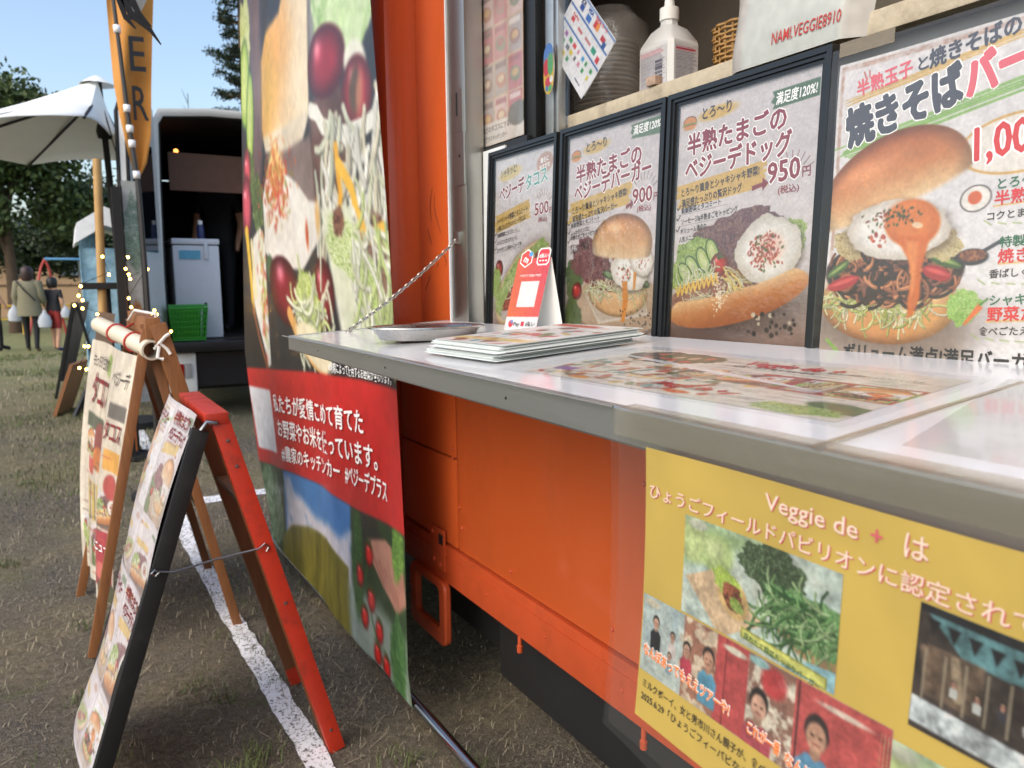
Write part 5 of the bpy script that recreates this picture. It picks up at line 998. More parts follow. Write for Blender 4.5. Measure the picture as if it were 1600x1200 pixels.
# card with payment logos, taped askew
th = empty('payment_notice', (1.09, 1.55, 1.76), 'tilted white notice with rows of payment logos inside the window', 'notice')
T_, R_, L_ = np.array((1.09, 1.535, 2.01)), np.array((1.09, 1.398, 1.852)), np.array((1.085, 1.66, 1.905))
fn = plane_fn(T_, R_-T_, L_-T_); W, H = .21, .155; S = Sheet(lambda x, y, off=0.: fn(np.asarray(x), np.asarray(y), off+.02*np.clip(np.asarray(y)/H-.6, 0, 1)**2)); P = Paint(W, H, 110, (232, 234, 238)); P.a = P.grad((226, 228, 232), (238, 240, 242), P.noise(10, 2)); rr = random.Random(9)
for yy in (.040, .080): P.line([(.004, yy), (.206, yy)], .0045, (48, 96, 170))
P.line([(.0, .004), (.21, .004)], .005, (48, 96, 170), .6)
for x, y, w_, h_, c_ in ((.04, .018, .018, .013, (40, 70, 150)), (.078, .02, .022, .014, (50, 110, 190)), (.115, .012, .022, .016, (206, 60, 50)), (.128, .012, .012, .016, (236, 150, 50)), (.16, .02, .02, .012, (190, 50, 60)), (.175, .026, .014, .014, (40, 80, 150)), (.03, .056, .016, .01, (206, 60, 60)), (.07, .06, .024, .006, (190, 90, 90)), (.11, .058, .03, .006, (190, 120, 120)), (.15, .056, .02, .012, (40, 150, 120)), (.18, .06, .014, .014, (206, 50, 60))): P.rect(x, y, x+w_, y+h_, c_)
for k in range(20): x, y = .012+.024*(k % 8)+rr.uniform(-.003, .003), .092+.018*(k//8); P.rect(x, y, x+rr.uniform(.008, .016), y+.010, rr.choice([(206, 60, 60), (60, 150, 80), (60, 150, 206), (220, 200, 60), (90, 90, 160), (150, 60, 150), (90, 90, 90), (206, 140, 160)]))
pr = S.grid(P, 'print', PRINT, th); S.text('VISA', .074, .016, .013, I_BLUE, .026, 0, .02, off=.001); S.text('JCB', .038, .016, .012, I_NAVY, .020, 0, .02, off=.001); S.text('PayPay カード', .112, .010, .009, I_RED, .06, 0, .02, off=.001); S.text('PayPay', .03, .053, .009, I_RED, .03, 0, .01, off=.001); S.text('nanaco', .15, .143, .008, I_NAVY, .03, 0, .01, off=.001)
S.flush(pr); sheet_box(fn, 0, 0, W, H*.95, -.0012, -.0006).build('card', PAPER, th)
# oval charm on the window bar
th = empty('oval_charm', (1.06, 1.625, 1.78), 'colourful oval charm hanging on the window bar beside the notice', 'charm')
fn = plane_fn((1.060, 1.642, 1.90), (0, -1, 0), (0, 0, -1)); w_, h_ = .044, .118
P = Paint(w_, h_, 30, (236, 190, 70)); P.a = P.grad((84, 130, 200), (226, 186, 60), sstep(.02, .06, P.Y+.3*(P.X-.02))); P.ell(.012, .055, .012, .02, (206, 60, 70)); P.ell(.03, .05, .012, .025, (90, 170, 110)); P.ell(.02, .09, .014, .012, (206, 60, 84)); P.ell(.034, .085, .008, .008, (240, 240, 240)); P.ell(.012, .104, .007, .007, (60, 130, 200)); P.ell(.03, .105, .01, .008, (90, 180, 120))
ox, oy = P.X.copy(), P.Y.copy(); t = (oy/h_-.5)*2; hw = np.sqrt(np.clip(1-t**4, .02, 1)); P.X = w_/2+(ox-w_/2)*hw
Sheet(fn).grid(P, 'face', PRINTG, th, .0005); bk = MB(); pts = [(w_/2+w_/2*math.cos(a)*.98, h_/2+h_/2*math.sin(a)*.98) for a in [k*math.pi/12 for k in range(24)]]
bk.add([tuple(float(q) for q in fn(x, y, o)) for o in (-.003, 0) for x, y in pts], [tuple(range(24)), tuple(range(47, 23, -1))]+[(i, 24+i, 24+(i+1) % 24, (i+1) % 24) for i in range(24)]).build('body', PAPER, th)
# clear bag of stacked lids
th = empty('bagged_lids', (1.37, 1.80, 1.733), 'clear plastic bag of stacked round lids on the shelf', 'bag')
LID = mat('lid_plastic', (176, 166, 150), .3, var=.06)
for k in range(20): MB().lathe([(.082, 0), (.090, .002), (.092, .006), (.088, .008), (.080, .007), (0, .006)], (1.37, 1.80, 1.737+k*.0125), 26).build('lid', LID, th, True)
rs = np.random.RandomState(3); a = np.linspace(0, 2*np.pi, 40)[:-1]; zz = np.linspace(0, 1, 16); A, Zz = np.meshgrid(a, zz)
Rr = .112+.014*(fbm(A*3+5, Zz*6, 3)-.5)*2-.05*sstep(.85, 1, Zz); V = np.stack([1.37+Rr*np.cos(A), 1.80+1.1*Rr*np.sin(A), 1.734+Zz*.34], -1).reshape(-1, 3); i = np.arange(39*16).reshape(16, 39); F = np.stack([i[:-1].ravel(), np.roll(i, -1, 1)[:-1].ravel(), np.roll(i, -1, 1)[1:].ravel(), i[1:].ravel()], 1)
arr_mesh('bag_film', V, F, film_mat('bag_film', (240, 236, 230), .22, .15, .9, 22.), th, True)
o = MB().box(1.094, 1.116, 1.272, 1.302, 1.7325, 1.752, .004).build('stone_block', mat('painted_stone', (176, 150, 130), .6, var=.35, scale=90), None, True); tag(o, 'small mottled stone block on the front edge of the inner shelf', 'stone')

# ------------------------------------------------------------------ red and black folding sign board
RED = mat('red_gloss_paint', (186, 50, 28), .42, var=.12, dirt=(110, 40, 28), dscale=16, damt=.7)
BLKW = mat('black_board_paint', (20, 20, 21), .55, var=.2, dirt=(60, 58, 55), dscale=9, damt=.4)
BRWN = mat('bare_brown_wood', (112, 68, 36), .6, var=.22, scale=14, sx=(6, 6, .6), bump=.15)
TAN = mat('tan_wood', (138, 90, 52), .6, var=.25, scale=12, sx=(6, 6, .6), bump=.1)
WIRE = mat('wire_steel', (150, 150, 150), .3, 1.)
th = empty('folding_sign', (.3, 2.28, 0), 'folding sign board with red legs and black panel holding menu sheets, nearest the camera', 'sign board', 'sign boards on the field')
def leg(y, w, m, name, a=(.335, .985), b=(.602, .0), t=.045, par=None): return MB().bar((a[0], y, a[1]), (b[0], y, b[1]), t, w, (0, 1, 0), .002).build(name, m, par or th, True)
l1 = leg(2.055, .034, RED, 'leg'); l2 = leg(2.495, .034, BRWN, 'leg')
for t in (.05, .12, .52, .93):
    MB().lathe([(0, 0), (.005, 0), (.0045, .0015), (0, .002)], (0, 0, 0), 8).build('screw', WIRE, l1).matrix_local = Matrix.Translation(Vector((.335+.267*t, 2.0375, .985*(1-t)))) @ Matrix.Rotation(math.pi/2, 4, 'X')
for yy in (2.495,): MB().bar((.588, yy, .06), (.6035, yy, .0), .047, .036, (0, 1, 0)).build('leg_foot', RED, l2)
MB().bar((.3365, 2.075, .982), (.597, 2.075, .01), .05, .005, (0, 1, 0)).build('leg_inside', BRWN, l1)
MB().bar((.325, 2.036, .995), (.325, 2.515, .995), .058, .03, (0, 0, 1), .003).build('top_rail', RED, th, True)
MB().bar((.40, 2.075, .74), (.40, 2.475, .74), .03, .012).build('cross_bar', BRWN, th)
# black panel: plane from apex to the left foot
pa, pb = Vector((.285, 0, .968)), Vector((-.035, 0, .0)); dv = (pa-pb).normalized(); nv = Vector((-dv.z, 0, dv.x))
for y in (2.055, 2.495): leg(y, .034, BLKW, 'panel_stile', (pa.x, pa.z), (pb.x, pb.z), .042)
leg(2.275, .405, BLKW, 'panel', (pa.x-.004, pa.z-.01), (pb.x+.03, pb.z+.10), .012)
MB().tube([(.166, 2.034, .625), (.20, 2.03, .618), (.30, 2.03, .632), (.41, 2.03, .640), (.425, 2.032, .650), (.436, 2.034, .640), (.430, 2.034, .628)], .0028, 7).build('stay_hook', WIRE, th, True)
MB().tube([(.166, 2.03, .625), (.158, 2.03, .632), (.150, 2.03, .625), (.158, 2.03, .616), (.168, 2.03, .625)], .0028, 7).build('hook_eye', WIRE, th, True)
MB().tube([(.285, 2.036, .97), (.30, 2.034, .99), (.325, 2.034, .985)], .006, 8).build('hinge', WIRE, th, True)
def menu_print(P, w, h, seed, cols=2):
    """a menu sheet made of small copies of the dish posters with lines of text"""
    rr = random.Random(seed); P.a = P.grad((196, 190, 192), (220, 214, 214), P.noise(9, seed)); ks = ['burger', 'dog', 'tacos', 'noodle']; rr.shuffle(ks)
    for j in range(2):
        x0 = w*(.02+.49*j); stamp(P, PIC[ks[j]], x0, h*.02, x0+w*.47, h*.62); stamp(P, PIC[ks[2+j]], x0, h*.64, x0+w*.47, h*.98)
        for q in range(7): y = h*(.06+.025*q+rr.uniform(-.004, .004)); P.line([(x0+w*.05, y), (x0+w*rr.uniform(.2, .44), y)], h*.010, rr.choice([(116, 60, 64), (90, 80, 80), (120, 64, 64)]), .7)
    P.a = .62*P.a+.38*np.array((204., 197., 200.)); P.line([(w*.5, 0), (w*.5, h)], w*.006, (150, 144, 146), .8)
for k, (yo, z1, wob, sd) in enumerate(((2.055, .995, .0, 3), (2.055, .52, .0, 9))):
    L = .50; top = pa+dv*.035-dv*(.49*k)
    def bf(x, y, off=0., top=top, k=k):
        x = np.asarray(x, float); y = np.asarray(y, float); b = .026+.010*np.sin(x*11)+.012*np.sin((y+.49*k)*6.4)+off+.0015*k
        return top.x-dv.x*y+nv.x*b, 2.52-x+.004*np.sin(y*9), top.z-dv.z*y+nv.z*b
    S = Sheet(bf); P = Paint(.47, L, 110, (220, 210, 200)); P.k = .8; menu_print(P, .47, L, sd)
    pr = S.grid(P, 'menu_sheet', PRINTG, th)
    S.text('半熟たまごの', .26, .05, .04, I_MAR, .17, 0, .02, off=.002); S.text('ベジーデドッグ', .26, .095, .04, I_MAR, .18, 0, .02, off=.002); S.text('ベジーデバーガー', .02, .07, .04, I_MAR, .19, 0, .02, off=.002); S.flush(pr)

# ------------------------------------------------------------------ wooden easel with posters hung from a pipe
th = empty('wooden_easel', (.25, 3.4, 0), 'brown wooden easel behind the folding sign, a white pipe lashed to its top', 'easel', 'sign boards on the field')
for y in (3.06, 3.72):
    MB().bar((.268, y, 1.18), (.015 if y < 3.3 else -.01, y, 0), .034, .024, (0, 1, 0), .002).build('leg', TAN, th, True)
    MB().bar((.262, y+.03, 1.20), (.522, y+.01, 0.0), .034, .024, (0, 1, 0), .002).build('leg', TAN if y < 3.3 else BRWN, th, True)
MB().bar((.27, 3.39, 1.16), (.44, 3.39, .42), .012, .60, (0, 1, 0)).build('back_panel', BRWN, th)
MB().bar((.285, 3.02, 1.185), (.285, 3.80, 1.195), .05, .075, (0, 0, 1), .003).build('top_rail', TAN, th, True)
MB().bar((.30, 3.035, 1.20), (.375, 3.035, .90), .055, .05, (0, 1, 0), .003).build('front_block', TAN, th, True)
o = MB(); pth = [(.274, 3.02, 1.108), (.21, 3.38, 1.142), (.144, 3.75, 1.176)]
o = MB(); o.tube(pth, .033, 18, cap=False); o.tube(pth[::-1], .029, 18, cap=False)
pipe = o.build('pipe', mat('cream_pipe', (222, 212, 190), .35, var=.05), th, True)
MB().lathe([(.029, 0), (.036, 0), (.036, .04), (.029, .04)], (0, 0, 0), 18).build('pipe_collar', MATS['cream_pipe'], pipe, True).matrix_local = Matrix.Translation(Vector((.276, 3.012, 1.107))) @ Vector((-.18, 1, .095)).to_track_quat('Z', 'Y').to_matrix().to_4x4()
for t in (.28, .62):
    p = Vector(pth[0]).lerp(Vector(pth[2]), t); MB().tube([tuple(p+Vector((.036*math.cos(a), .01*math.sin(a*2), .036*math.sin(a)))) for a in [k*math.pi/8 for k in range(16)]], .0045, 6, closed=True).build('red_band', mat('red_elastic', (196, 60, 50), .6), pipe, True)
    MB().tube([tuple(p+Vector((.03, 0, .02))), (.29, p.y+.05, 1.20), (.33, p.y+.06, 1.19)], .004, 6).build('red_band', MATS['red_elastic'], pipe, True)
STR = mat('white_cord', (232, 230, 226), .8)
MB().tube([(.285, 3.02, 1.11), (.30, 3.01, 1.135), (.325, 3.01, 1.11), (.335, 3.005, 1.09)], .006, 6).tube([(.30, 3.01, 1.13), (.32, 3.0, 1.155), (.335, 3.0, 1.165)], .006, 6).tube([(.30, 3.01, 1.12), (.29, 3.0, 1.08), (.31, 2.995, 1.075)], .006, 6).build('knotted_cord', STR, pipe, True)
MB().tube([(.29, 3.05, 1.12), (.30, 3.05, 1.235), (.25, 3.3, 1.245), (.24, 3.5, 1.20)], .005, 6).build('tie_cord', STR, pipe, True)
def hp_(x, y, off=0.):
    x = np.asarray(x, float); y = np.asarray(y, float); t = x/.70
    X = (.115+(.235-.115)*t)-(.10+.035*t)*(y/1.0)-off+.012*np.sin(x*9)+.014*np.sin(x*23)*np.clip(y, 0, 1)-.03*np.sin(y*3); Y = 3.75-x+.015*np.sin(y*4); return X, Y, (1.115-.03*t)-y*(1.0-.05*t)
th = empty('hanging_poster', (.15, 3.4, .12), 'crinkled tacos menu poster hanging from the white pipe', 'poster')
S = Sheet(hp_); P = Paint(.70, .98, 120, (222, 210, 190)); P.k = .85; P.a = P.grad((216, 200, 176), (232, 222, 204), P.noise(6, 3)); rr = random.Random(12)
P.rect(.44, .0, .46, .98, (176, 168, 156), .5); P.rect(.05, .30, .40, .36, (70, 76, 60)); P.ell(.30, .40, .10, .08, (140, 60, 56)); P.ell(.30, .47, .09, .05, (206, 110, 50)); P.rect(.10, .48, .24, .54, (206, 70, 60))
for k in range(5): P.line([(.10+.05*k, .58), (.11+.05*k, .72)], .02, (206, 170, 60)); P.line([(.12+.05*k, .58), (.13+.05*k, .72)], .012, (110, 90, 40))
stamp(P, PIC['tacos'][120:], .02, .74, .22, .92); stamp(P, PIC['burger'][150:], .23, .74, .43, .92); stamp(P, PIC['dog'][190:], .47, .55, .69, .69); stamp(P, PIC['noodle'][90:330, :180], .06, .36, .22, .47)
P.rect(.50, .38, .68, .46, (230, 160, 60)); P.ell(.60, .52, .07, .05, (176, 60, 56)); P.rect(.44, .70, .62, .93, (170, 44, 56)); P.ell(.52, .86, .05, .035, (206, 96, 90)); P.rect(.0, .92, .70, .98, (226, 220, 200)); P.rect(.50, .90, .70, .98, (64, 66, 44)); P.leafy(.33, .08, .05, .05, 0, seed=9); P.rect(.48, .20, .68, .26, (90, 84, 80))
for k in range(50): x, y = rr.uniform(.02, .6), rr.uniform(.36, .95); P.line([(x, y), (x+rr.uniform(.03, .1), y)], .008, rr.choice([(110, 60, 56), (80, 76, 70), (190, 80, 60)]), .6)
P.a = .8*P.a+.2*np.array((206., 196., 184.)); P.a *= (1+.25*(P.noise(9, 61, 4, 2., .6)-.5))[..., None]; pr = S.grid(P, 'print', PRINTG, th)
S.text('タコス', .08, .25, .15, I_MAR, .33, 0, .02, off=.006); S.text('もっちり生地の', .06, .10, .06, I_DARK, .28, 0, .01, off=.006); S.text('ベジーデ', .48, .13, .07, I_DARK, .19, 0, .01, off=.006); S.text('タコス', .48, .34, .09, I_MAR, .19, 0, .02, off=.006); S.text('メニュー', .455, .78, .05, I_WHITE, .14, 0, .01, off=.006)
S.flush(pr)

# ------------------------------------------------------------------ chalkboard, framed board and their stands further on
th = empty('chalkboard_sign', (.1, 9.5, .2), 'black chalkboard sign with white handwriting standing by the string lights', 'chalkboard', 'sign boards on the field')
CHB = mat('chalkboard', (36, 36, 40), .7, var=.2)
q = [(-.045, 9.3, .38), (.05, 9.9, .36), (.27, 9.9, 1.20), (.125, 9.3, 1.19)]
MB().add(q+[(x+.03, y, z) for x, y, z in q], [(0, 1, 2, 3), (7, 6, 5, 4), (0, 4, 5, 1), (2, 6, 7, 3), (0, 3, 7, 4), (1, 5, 6, 2)]).build('board', CHB, th)
MB().bar((.13, 9.3, 1.2), (-.095, 9.3, .2), .03, .03).build('leg', BLACK, th); MB().bar((.26, 9.9, 1.2), (.0, 9.9, .2), .03, .03).build('leg', BLACK, th); MB().bar((.16, 9.4, 1.2), (.36, 9.4, .2), .03, .03).build('leg', BLACK, th)
o = np.array((.125-.012, 9.3, 1.19)); fn = plane_fn((.125+.145-.014, 9.9, 1.195), (-.14, -.6, 0), (-.22, 0, -.84)); S = Sheet(fn)
for k, b in enumerate(('本日のメニュー', 'チーズドッグ 500', 'からあげ 400', 'ポテト 300', 'かき氷 400', 'コーヒー 350', 'レモネード 350', 'クラフト 600')): S.text(b, .05, .11+k*.098, .075, I_WHITE, .42, 0, .02, off=.01)
S.flush(th)
th = empty('framed_board', (.05, 8.2, .2), 'low wooden framed notice leaning beside the chalkboard', 'notice board', 'sign boards on the field')
fn = plane_fn((.20, 8.5, .66), (-.14, -.55, 0), (-.16, -.0, -.45)); fr = MB(); ring_mesh(fn, 0, 0, .56, .50, .03, -.01, .02, fr); fr.build('frame', TAN, th)
P = Paint(.50, .44, 40, (200, 180, 160)); menu_print(P, .5, .44, 31); Sheet(lambda x, y, off=0.: fn(np.asarray(x)+.03, np.asarray(y)+.03, off)).grid(P, 'print', PRINT, th, .004); sheet_box(fn, .01, .01, .55, .49, -.01, .0).build('backing', BOARD, th)
for y in (7.95, 8.45): MB().bar((.26, y, .62), (.05 if y < 8 else .14, y-.15, gz(y)+0.), .03, .03).build('stand_leg', BLACK, th)

# ------------------------------------------------------------------ feather flag, parasol, posts, lights
th = empty('feather_flag', (.44, 5.0, .14), 'orange feather flag with black capital letters on a dark pole', 'flag')
v = np.linspace(0, 1, 50)[:, None]; u = np.linspace(0, 1, 16)[None]
fz = 3.15-v*1.19; lx = np.interp(fz, [1.95, 2.1, 2.3, 2.48, 2.92, 3.2], [.43, .40, .372, .355, .35, .345]); rx = np.interp(fz, [1.95, 2.05, 2.2, 2.48, 2.96, 3.2], [.45, .50, .53, .55, .592, .60])
FXm = lx+(rx-lx)*u; FYm = 5.0+.03*np.sin(u*7+v*5)+.05*u*v; i = np.arange(50*16).reshape(50, 16)
arr_mesh('cloth', np.stack([FXm.ravel(), FYm.ravel(), (fz+0*u).ravel()], 1), np.stack([i[:-1, :-1].ravel(), i[1:, :-1].ravel(), i[1:, 1:].ravel(), i[:-1, 1:].ravel()], 1), mat('orange_flag_cloth', (206, 142, 62), .7, var=.06), th, True)
S = Sheet(plane_fn((.36, 4.935, 3.1), (1, .05, .05), (0, 0, -1))); S.text('E', .068, .29, .27, I_BLACK, .10, 0, .006); S.text('E', .066, .563, .27, I_BLACK, .095, 0, .006); S.text('R', .070, .83, .27, I_BLACK, .09, 0, .006); S.flush(th)
ppts = [(.362, 4.93, 3.25), (.377, 4.93, 2.92), (.41, 4.93, 2.3), (.44, 4.93, 1.88), (.445, 4.93, 1.4), (.445, 4.93, .12)]
MB().tube(ppts, [.009, .010, .012, .013, .014, .014], 8).build('pole', mat('dark_pole', (44, 42, 42), .4), th, True)
for z in (2.75, 2.33, 2.22, 2.14, 1.97): x = float(np.interp(z, [1.4, 1.88, 2.3, 2.92], [.445, .44, .41, .377])); MB().tube([(x, 4.93, z-.02), (x, 4.93, z+.02)], .019, 8).build('clip', I_WHITE, th, True)
MB().lathe([(.16, 0), (.16, .03), (.05, .07), (.02, .12)], (.445, 4.93, float(gz(4.93))), 16).build('base', DARK, th, True)

th = empty('parasol', (.45, 7.0, .2), 'white cloth parasol with dark ribs standing left of the van', 'parasol')
PCL = mat('parasol_cloth', (226, 228, 226), .8, var=.03)
ap = Vector((.385, 7.0, 2.955)); rim = [(-.55, 6.0, 2.34), (.24, 6.15, 2.505), (.42, 6.5, 2.45), (.535, 7.1, 2.50), (.60, 8.4, 2.555), (-.15, 8.5, 2.475), (-.95, 8.3, 2.50), (-1.15, 7.1, 2.40)]
vs, fs = [], []; NR = len(rim); rows = 6
for r_ in range(rows+1):
    t = r_/rows
    for k in range(NR*4):
        a, b = Vector(rim[k//4]), Vector(rim[(k//4+1) % NR]); s = (k % 4)/4; p = ap.lerp(a.lerp(b, s), t); p.z -= .05*math.sin(s*math.pi)*t*-.6; p.z -= .05*math.sin(t*math.pi); vs.append(tuple(p))
for r_ in range(rows):
    for k in range(NR*4): fs.append((r_*NR*4+k, r_*NR*4+(k+1) % (NR*4), (r_+1)*NR*4+(k+1) % (NR*4), (r_+1)*NR*4+k))
can = MB().add(vs, fs).build('canopy', PCL, th, True)
m_ = can.modifiers.new('s', 'SOLIDIFY'); m_.thickness = .006
MB().lathe([(.13, -.055), (.07, -.015), (.02, .012), (0, .015)], (.38, 7.0, 2.965), 12).build('vent', PCL, th, True)
for p in rim: MB().tube([tuple(ap-Vector((0, 0, .12))), tuple(Vector(p)+Vector((0, 0, -.012)))], .011, 6).build('rib', DARK, th)
MB().tube([(.45, 7.0, .2), (.448, 7.0, 1.34), (.406, 7.0, 2.6), (.39, 7.0, 2.93)], .024, 10).build('pole', DARK, th, True)
MB().lathe([(.05, -.05), (.06, 0), (.05, .05)], (.408, 7.0, 2.56), 10).build('hub', DARK, th, True)
for p in rim[1:4]: MB().tube([(.408, 7.0, 2.56), tuple(ap.lerp(Vector(p), .62)-Vector((0, 0, .06)))], .011, 6).build('strut', DARK, th)
MB().lathe([(.25, 0), (.25, .06), (.05, .09), (.03, .2)], (.45, 7.0, .2), 16).build('base', DARK, th, True)

o = MB().tube([(.262, 6.0, .17), (.258, 6.0, 1.2), (.292, 6.0, 2.2)], .028, 10).build('wooden_post', mat('bamboo', (186, 148, 92), .5, var=.15), None, True); tag(o, 'pale bamboo post standing in front of the parasol', 'post')
o = MB().bar((.40, 6.0, .17), (.432, 6.0, 1.9), .05, .03).build('wooden_post', mat('orange_wood', (172, 96, 42), .5, var=.15)); tag(o, 'flat orange-brown wooden post beside the van corner', 'post')
th = empty('bar_table', (.25, 6.1, .17), 'small high table with a dark top under the string lights', 'table')
MB().box(.14, .36, 5.95, 6.3, 1.33, 1.375, .004).build('top', DARK, th); MB().tube([(.30, 6.1, .16), (.30, 6.1, 1.33)], .02, 8).build('leg', DARK, th); MB().lathe([(.16, 0), (.16, .02), (.03, .04)], (.30, 6.1, .15), 14).build('base', DARK, th)
o = MB().bar((.36, 5.8, .16), (.375, 5.8, 2.0), .05, .05).build('dark_pole', DARK); tag(o, 'black pole rising between the wooden posts', 'pole')
th = empty('plank_sign', (.25, 5.6, .15), 'weathered wooden plank sign leaning behind the easel', 'sign')
MB().bar((.16, 5.6, .5), (.26, 5.6, 1.18), .10, .02, (0, 1, 0)).build('plank', mat('grey_plank', (120, 106, 94), .7, var=.2)); bpy.data.objects['plank'].parent = th; bpy.data.objects['plank'].location = -th.location
MB().bar((.2, 5.65, .15), (.23, 5.63, .9), .03, .03).build('stake', BRWN, th)
GLOW = glow_mat('warm_bulb', (255, 190, 90), 16.)
pos = [(.257, 1.532), (.286, 1.421), (.126, 1.35), (.111, 1.291), (.13, 1.263), (.083, 1.232), (.126, 1.212), (.205, 1.174), (.12, .976), (.142, .975), (.083, .842), (.121, .831)]
pos2 = [(.401, 1.53), (.382, 1.457), (.398, 1.421), (.404, 1.393), (.508, 1.454), (.388, 1.271), (.399, 1.214), (.442, 1.188), (.508, 1.162), (.533, 1.19), (.546, 1.165), (.624, 1.05)]
for ps, lab in ((pos, 'string of warm fairy lights draped over the posts and chalkboard'), (pos2, 'string of warm fairy lights hanging along the van corner')):
    th = empty('string_light', (ps[0][0], 5.5, 1.0), lab, 'fairy lights', 'fairy lights by the van'); MB().tube([(x, 5.5, z+.012) for x, z in ps], .0022, 5).build('cord', DARK, th)
    for x, z in ps: MB().lathe([(0, -.009), (.006, -.006), (.008, 0), (.006, .006), (0, .009)], (x, 5.494, z), 8).build('bulb', GLOW, th, True)
# straps hanging from the banner bracket
th = empty('dark_strap', (.25, 2.2, 1.95), 'frayed dark strap ends hanging high above the sign boards', 'strap')
MB().bar((.215, 2.2, 2.005), (.62, 2.17, 2.80), .022, .006, (0, 1, 0)).build('bar', STEEL, th)
SB = mat('black_webbing', (20, 20, 22), .6, var=.3, scale=60)
for pts in (((.180, 2.06), (.205, 2.0), (.248, 1.966), (.270, 1.935)), ((.176, 2.055), (.192, 1.99), (.214, 1.965)), ((.200, 2.05), (.225, 2.0), (.25, 1.975))):
    n = len(pts); o = MB(); vs = []
    for k, (x, z) in enumerate(pts):
        w_ = .009*(1.1-k/(n-1)); vs += [(x-w_*.7, 2.195, z-w_), (x+w_*.7, 2.195, z+w_), (x+w_*.7, 2.2, z+w_), (x-w_*.7, 2.2, z-w_)]
    fs = [(0, 1, 2, 3), (4*n-1, 4*n-2, 4*n-3, 4*n-4)]
    for k in range(n-1):
        for j in range(4): fs.append((k*4+j, k*4+(j+1) % 4, k*4+4+(j+1) % 4, k*4+4+j))
    o.add(vs, fs).build('strap_end', SB, th)

th = empty('banner_stand', (.47, 5.85, .16), 'narrow white banner stand with green print beside the van corner', 'banner')
fn = plane_fn((.415, 5.85, 2.05), (1, .12, 0), (0, 0, -1)); S = Sheet(lambda x, y, off=0.: tuple(v+(.012*np.sin(np.asarray(y)*9) if i == 1 else 0) for i, v in enumerate(fn(np.asarray(x), np.asarray(y), off))))
P = Paint(.12, 1.5, 24, (214, 220, 216)); P.leafy(.06, .35, .07, .25, 0, (60, 96, 70), (140, 170, 150), (220, 226, 220), 5); P.leafy(.05, 1.1, .06, .3, 0, (120, 80, 50), (190, 120, 60), (220, 200, 170), 6); P.rect(.09, 0, .12, 1.5, (60, 60, 64)); S.grid(P, 'cloth', PRINT, th)
MB().tube([(.41, 5.86, .16), (.41, 5.86, 2.12)], .010, 6).build('pole', DARK, th); MB().lathe([(.12, 0), (.12, .03), (.03, .05)], (.43, 5.86, .16), 12).build('base', DARK, th)

# ------------------------------------------------------------------ white van with its tailgate up
VW = mat('van_white', (222, 224, 222), .3, var=.03, coat=.3, dirt=(170, 164, 150), dscale=4, damt=.3)
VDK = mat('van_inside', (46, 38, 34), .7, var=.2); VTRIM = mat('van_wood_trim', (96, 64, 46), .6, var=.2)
van = empty('white_van', (1.6, 9.0, .2), 'white high-roofed van seen from behind with its rear open', 'van')
sec = [(.74, .60), (.735, 1.3), (.75, 2.2), (.765, 2.70), (.80, 2.78), (1.2, 2.82), (1.9, 2.83), (2.3, 2.79), (2.35, 2.70), (2.38, 2.2), (2.40, 1.3), (2.39, .60)]
def shell(y0, y1, sec, mb):
    k = len(sec); vs = [(x, y, z) for y in (y0, y1) for x, z in sec]; return mb.add(vs, [(i, i+1, k+i+1, k+i) for i in range(k-1)])
shell(7.0, 11.6, sec, MB()).build('body', VW, van, True, False)
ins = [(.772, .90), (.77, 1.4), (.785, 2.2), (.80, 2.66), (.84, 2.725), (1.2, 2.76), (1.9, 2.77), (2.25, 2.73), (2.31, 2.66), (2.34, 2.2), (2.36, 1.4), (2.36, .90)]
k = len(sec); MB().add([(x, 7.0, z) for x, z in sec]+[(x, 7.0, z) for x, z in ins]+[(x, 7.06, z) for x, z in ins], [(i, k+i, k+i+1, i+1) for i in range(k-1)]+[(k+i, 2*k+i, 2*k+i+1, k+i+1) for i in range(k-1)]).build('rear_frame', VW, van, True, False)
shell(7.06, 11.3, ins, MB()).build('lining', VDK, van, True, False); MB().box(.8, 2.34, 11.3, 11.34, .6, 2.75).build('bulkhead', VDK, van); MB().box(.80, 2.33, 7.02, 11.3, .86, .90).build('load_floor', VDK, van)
MB().tube([(x, 7.03, z) for x, z in ins], .018, 8).build('door_seal', DARK, van, True)
MB().box(.90, 2.25, 7.35, 7.40, 2.18, 2.50).build('inner_trim', VTRIM, van)
dm = MB(); dm.M = Matrix.Translation((.735, 6.99, 0)) @ Matrix.Rotation(R(-114), 4, 'Z')
dm.prism([(.0, .92), (.62, .92), (.64, 2.0), (.60, 2.62), (.50, 2.74), (.0, 2.76)], 'y', -.03, .03); door = dm.build('rear_door', VW, van)
dm = MB(); dm.M = Matrix.Translation((.735, 6.99, 0)) @ Matrix.Rotation(R(-114), 4, 'Z'); dm.prism([(.10, 1.62), (.54, 1.62), (.54, 2.3), (.48, 2.42), (.10, 2.45)], 'y', -.036, .036); dm.build('door_window', GLASSD, door)
dm = MB(); dm.M = Matrix.Translation((.735, 6.99, 0)) @ Matrix.Rotation(R(-114), 4, 'Z'); dm.tube([(.63, .034, .93), (.645, .034, 2.0), (.605, .034, 2.62), (.51, .034, 2.73)], .014, 6); dm.tube([(.63, -.034, .93), (.645, -.034, 2.0), (.605, -.034, 2.62), (.51, -.034, 2.73)], .014, 6); dm.build('door_seal', DARK, door)
MB().box(.73, 2.4, 6.86, 7.0, .80, .895, .02).build('rear_step', BLACK, van, True)
MB().box(.75, .97, 6.93, 7.02, .46, .795, .02).build('bumper_corner', VW, van, True); MB().box(2.17, 2.39, 6.93, 7.02, .46, .795, .02).build('bumper_corner', VW, van, True); MB().box(.975, 2.165, 6.97, 7.05, .5, .79).build('bumper_middle', BLACK, van)
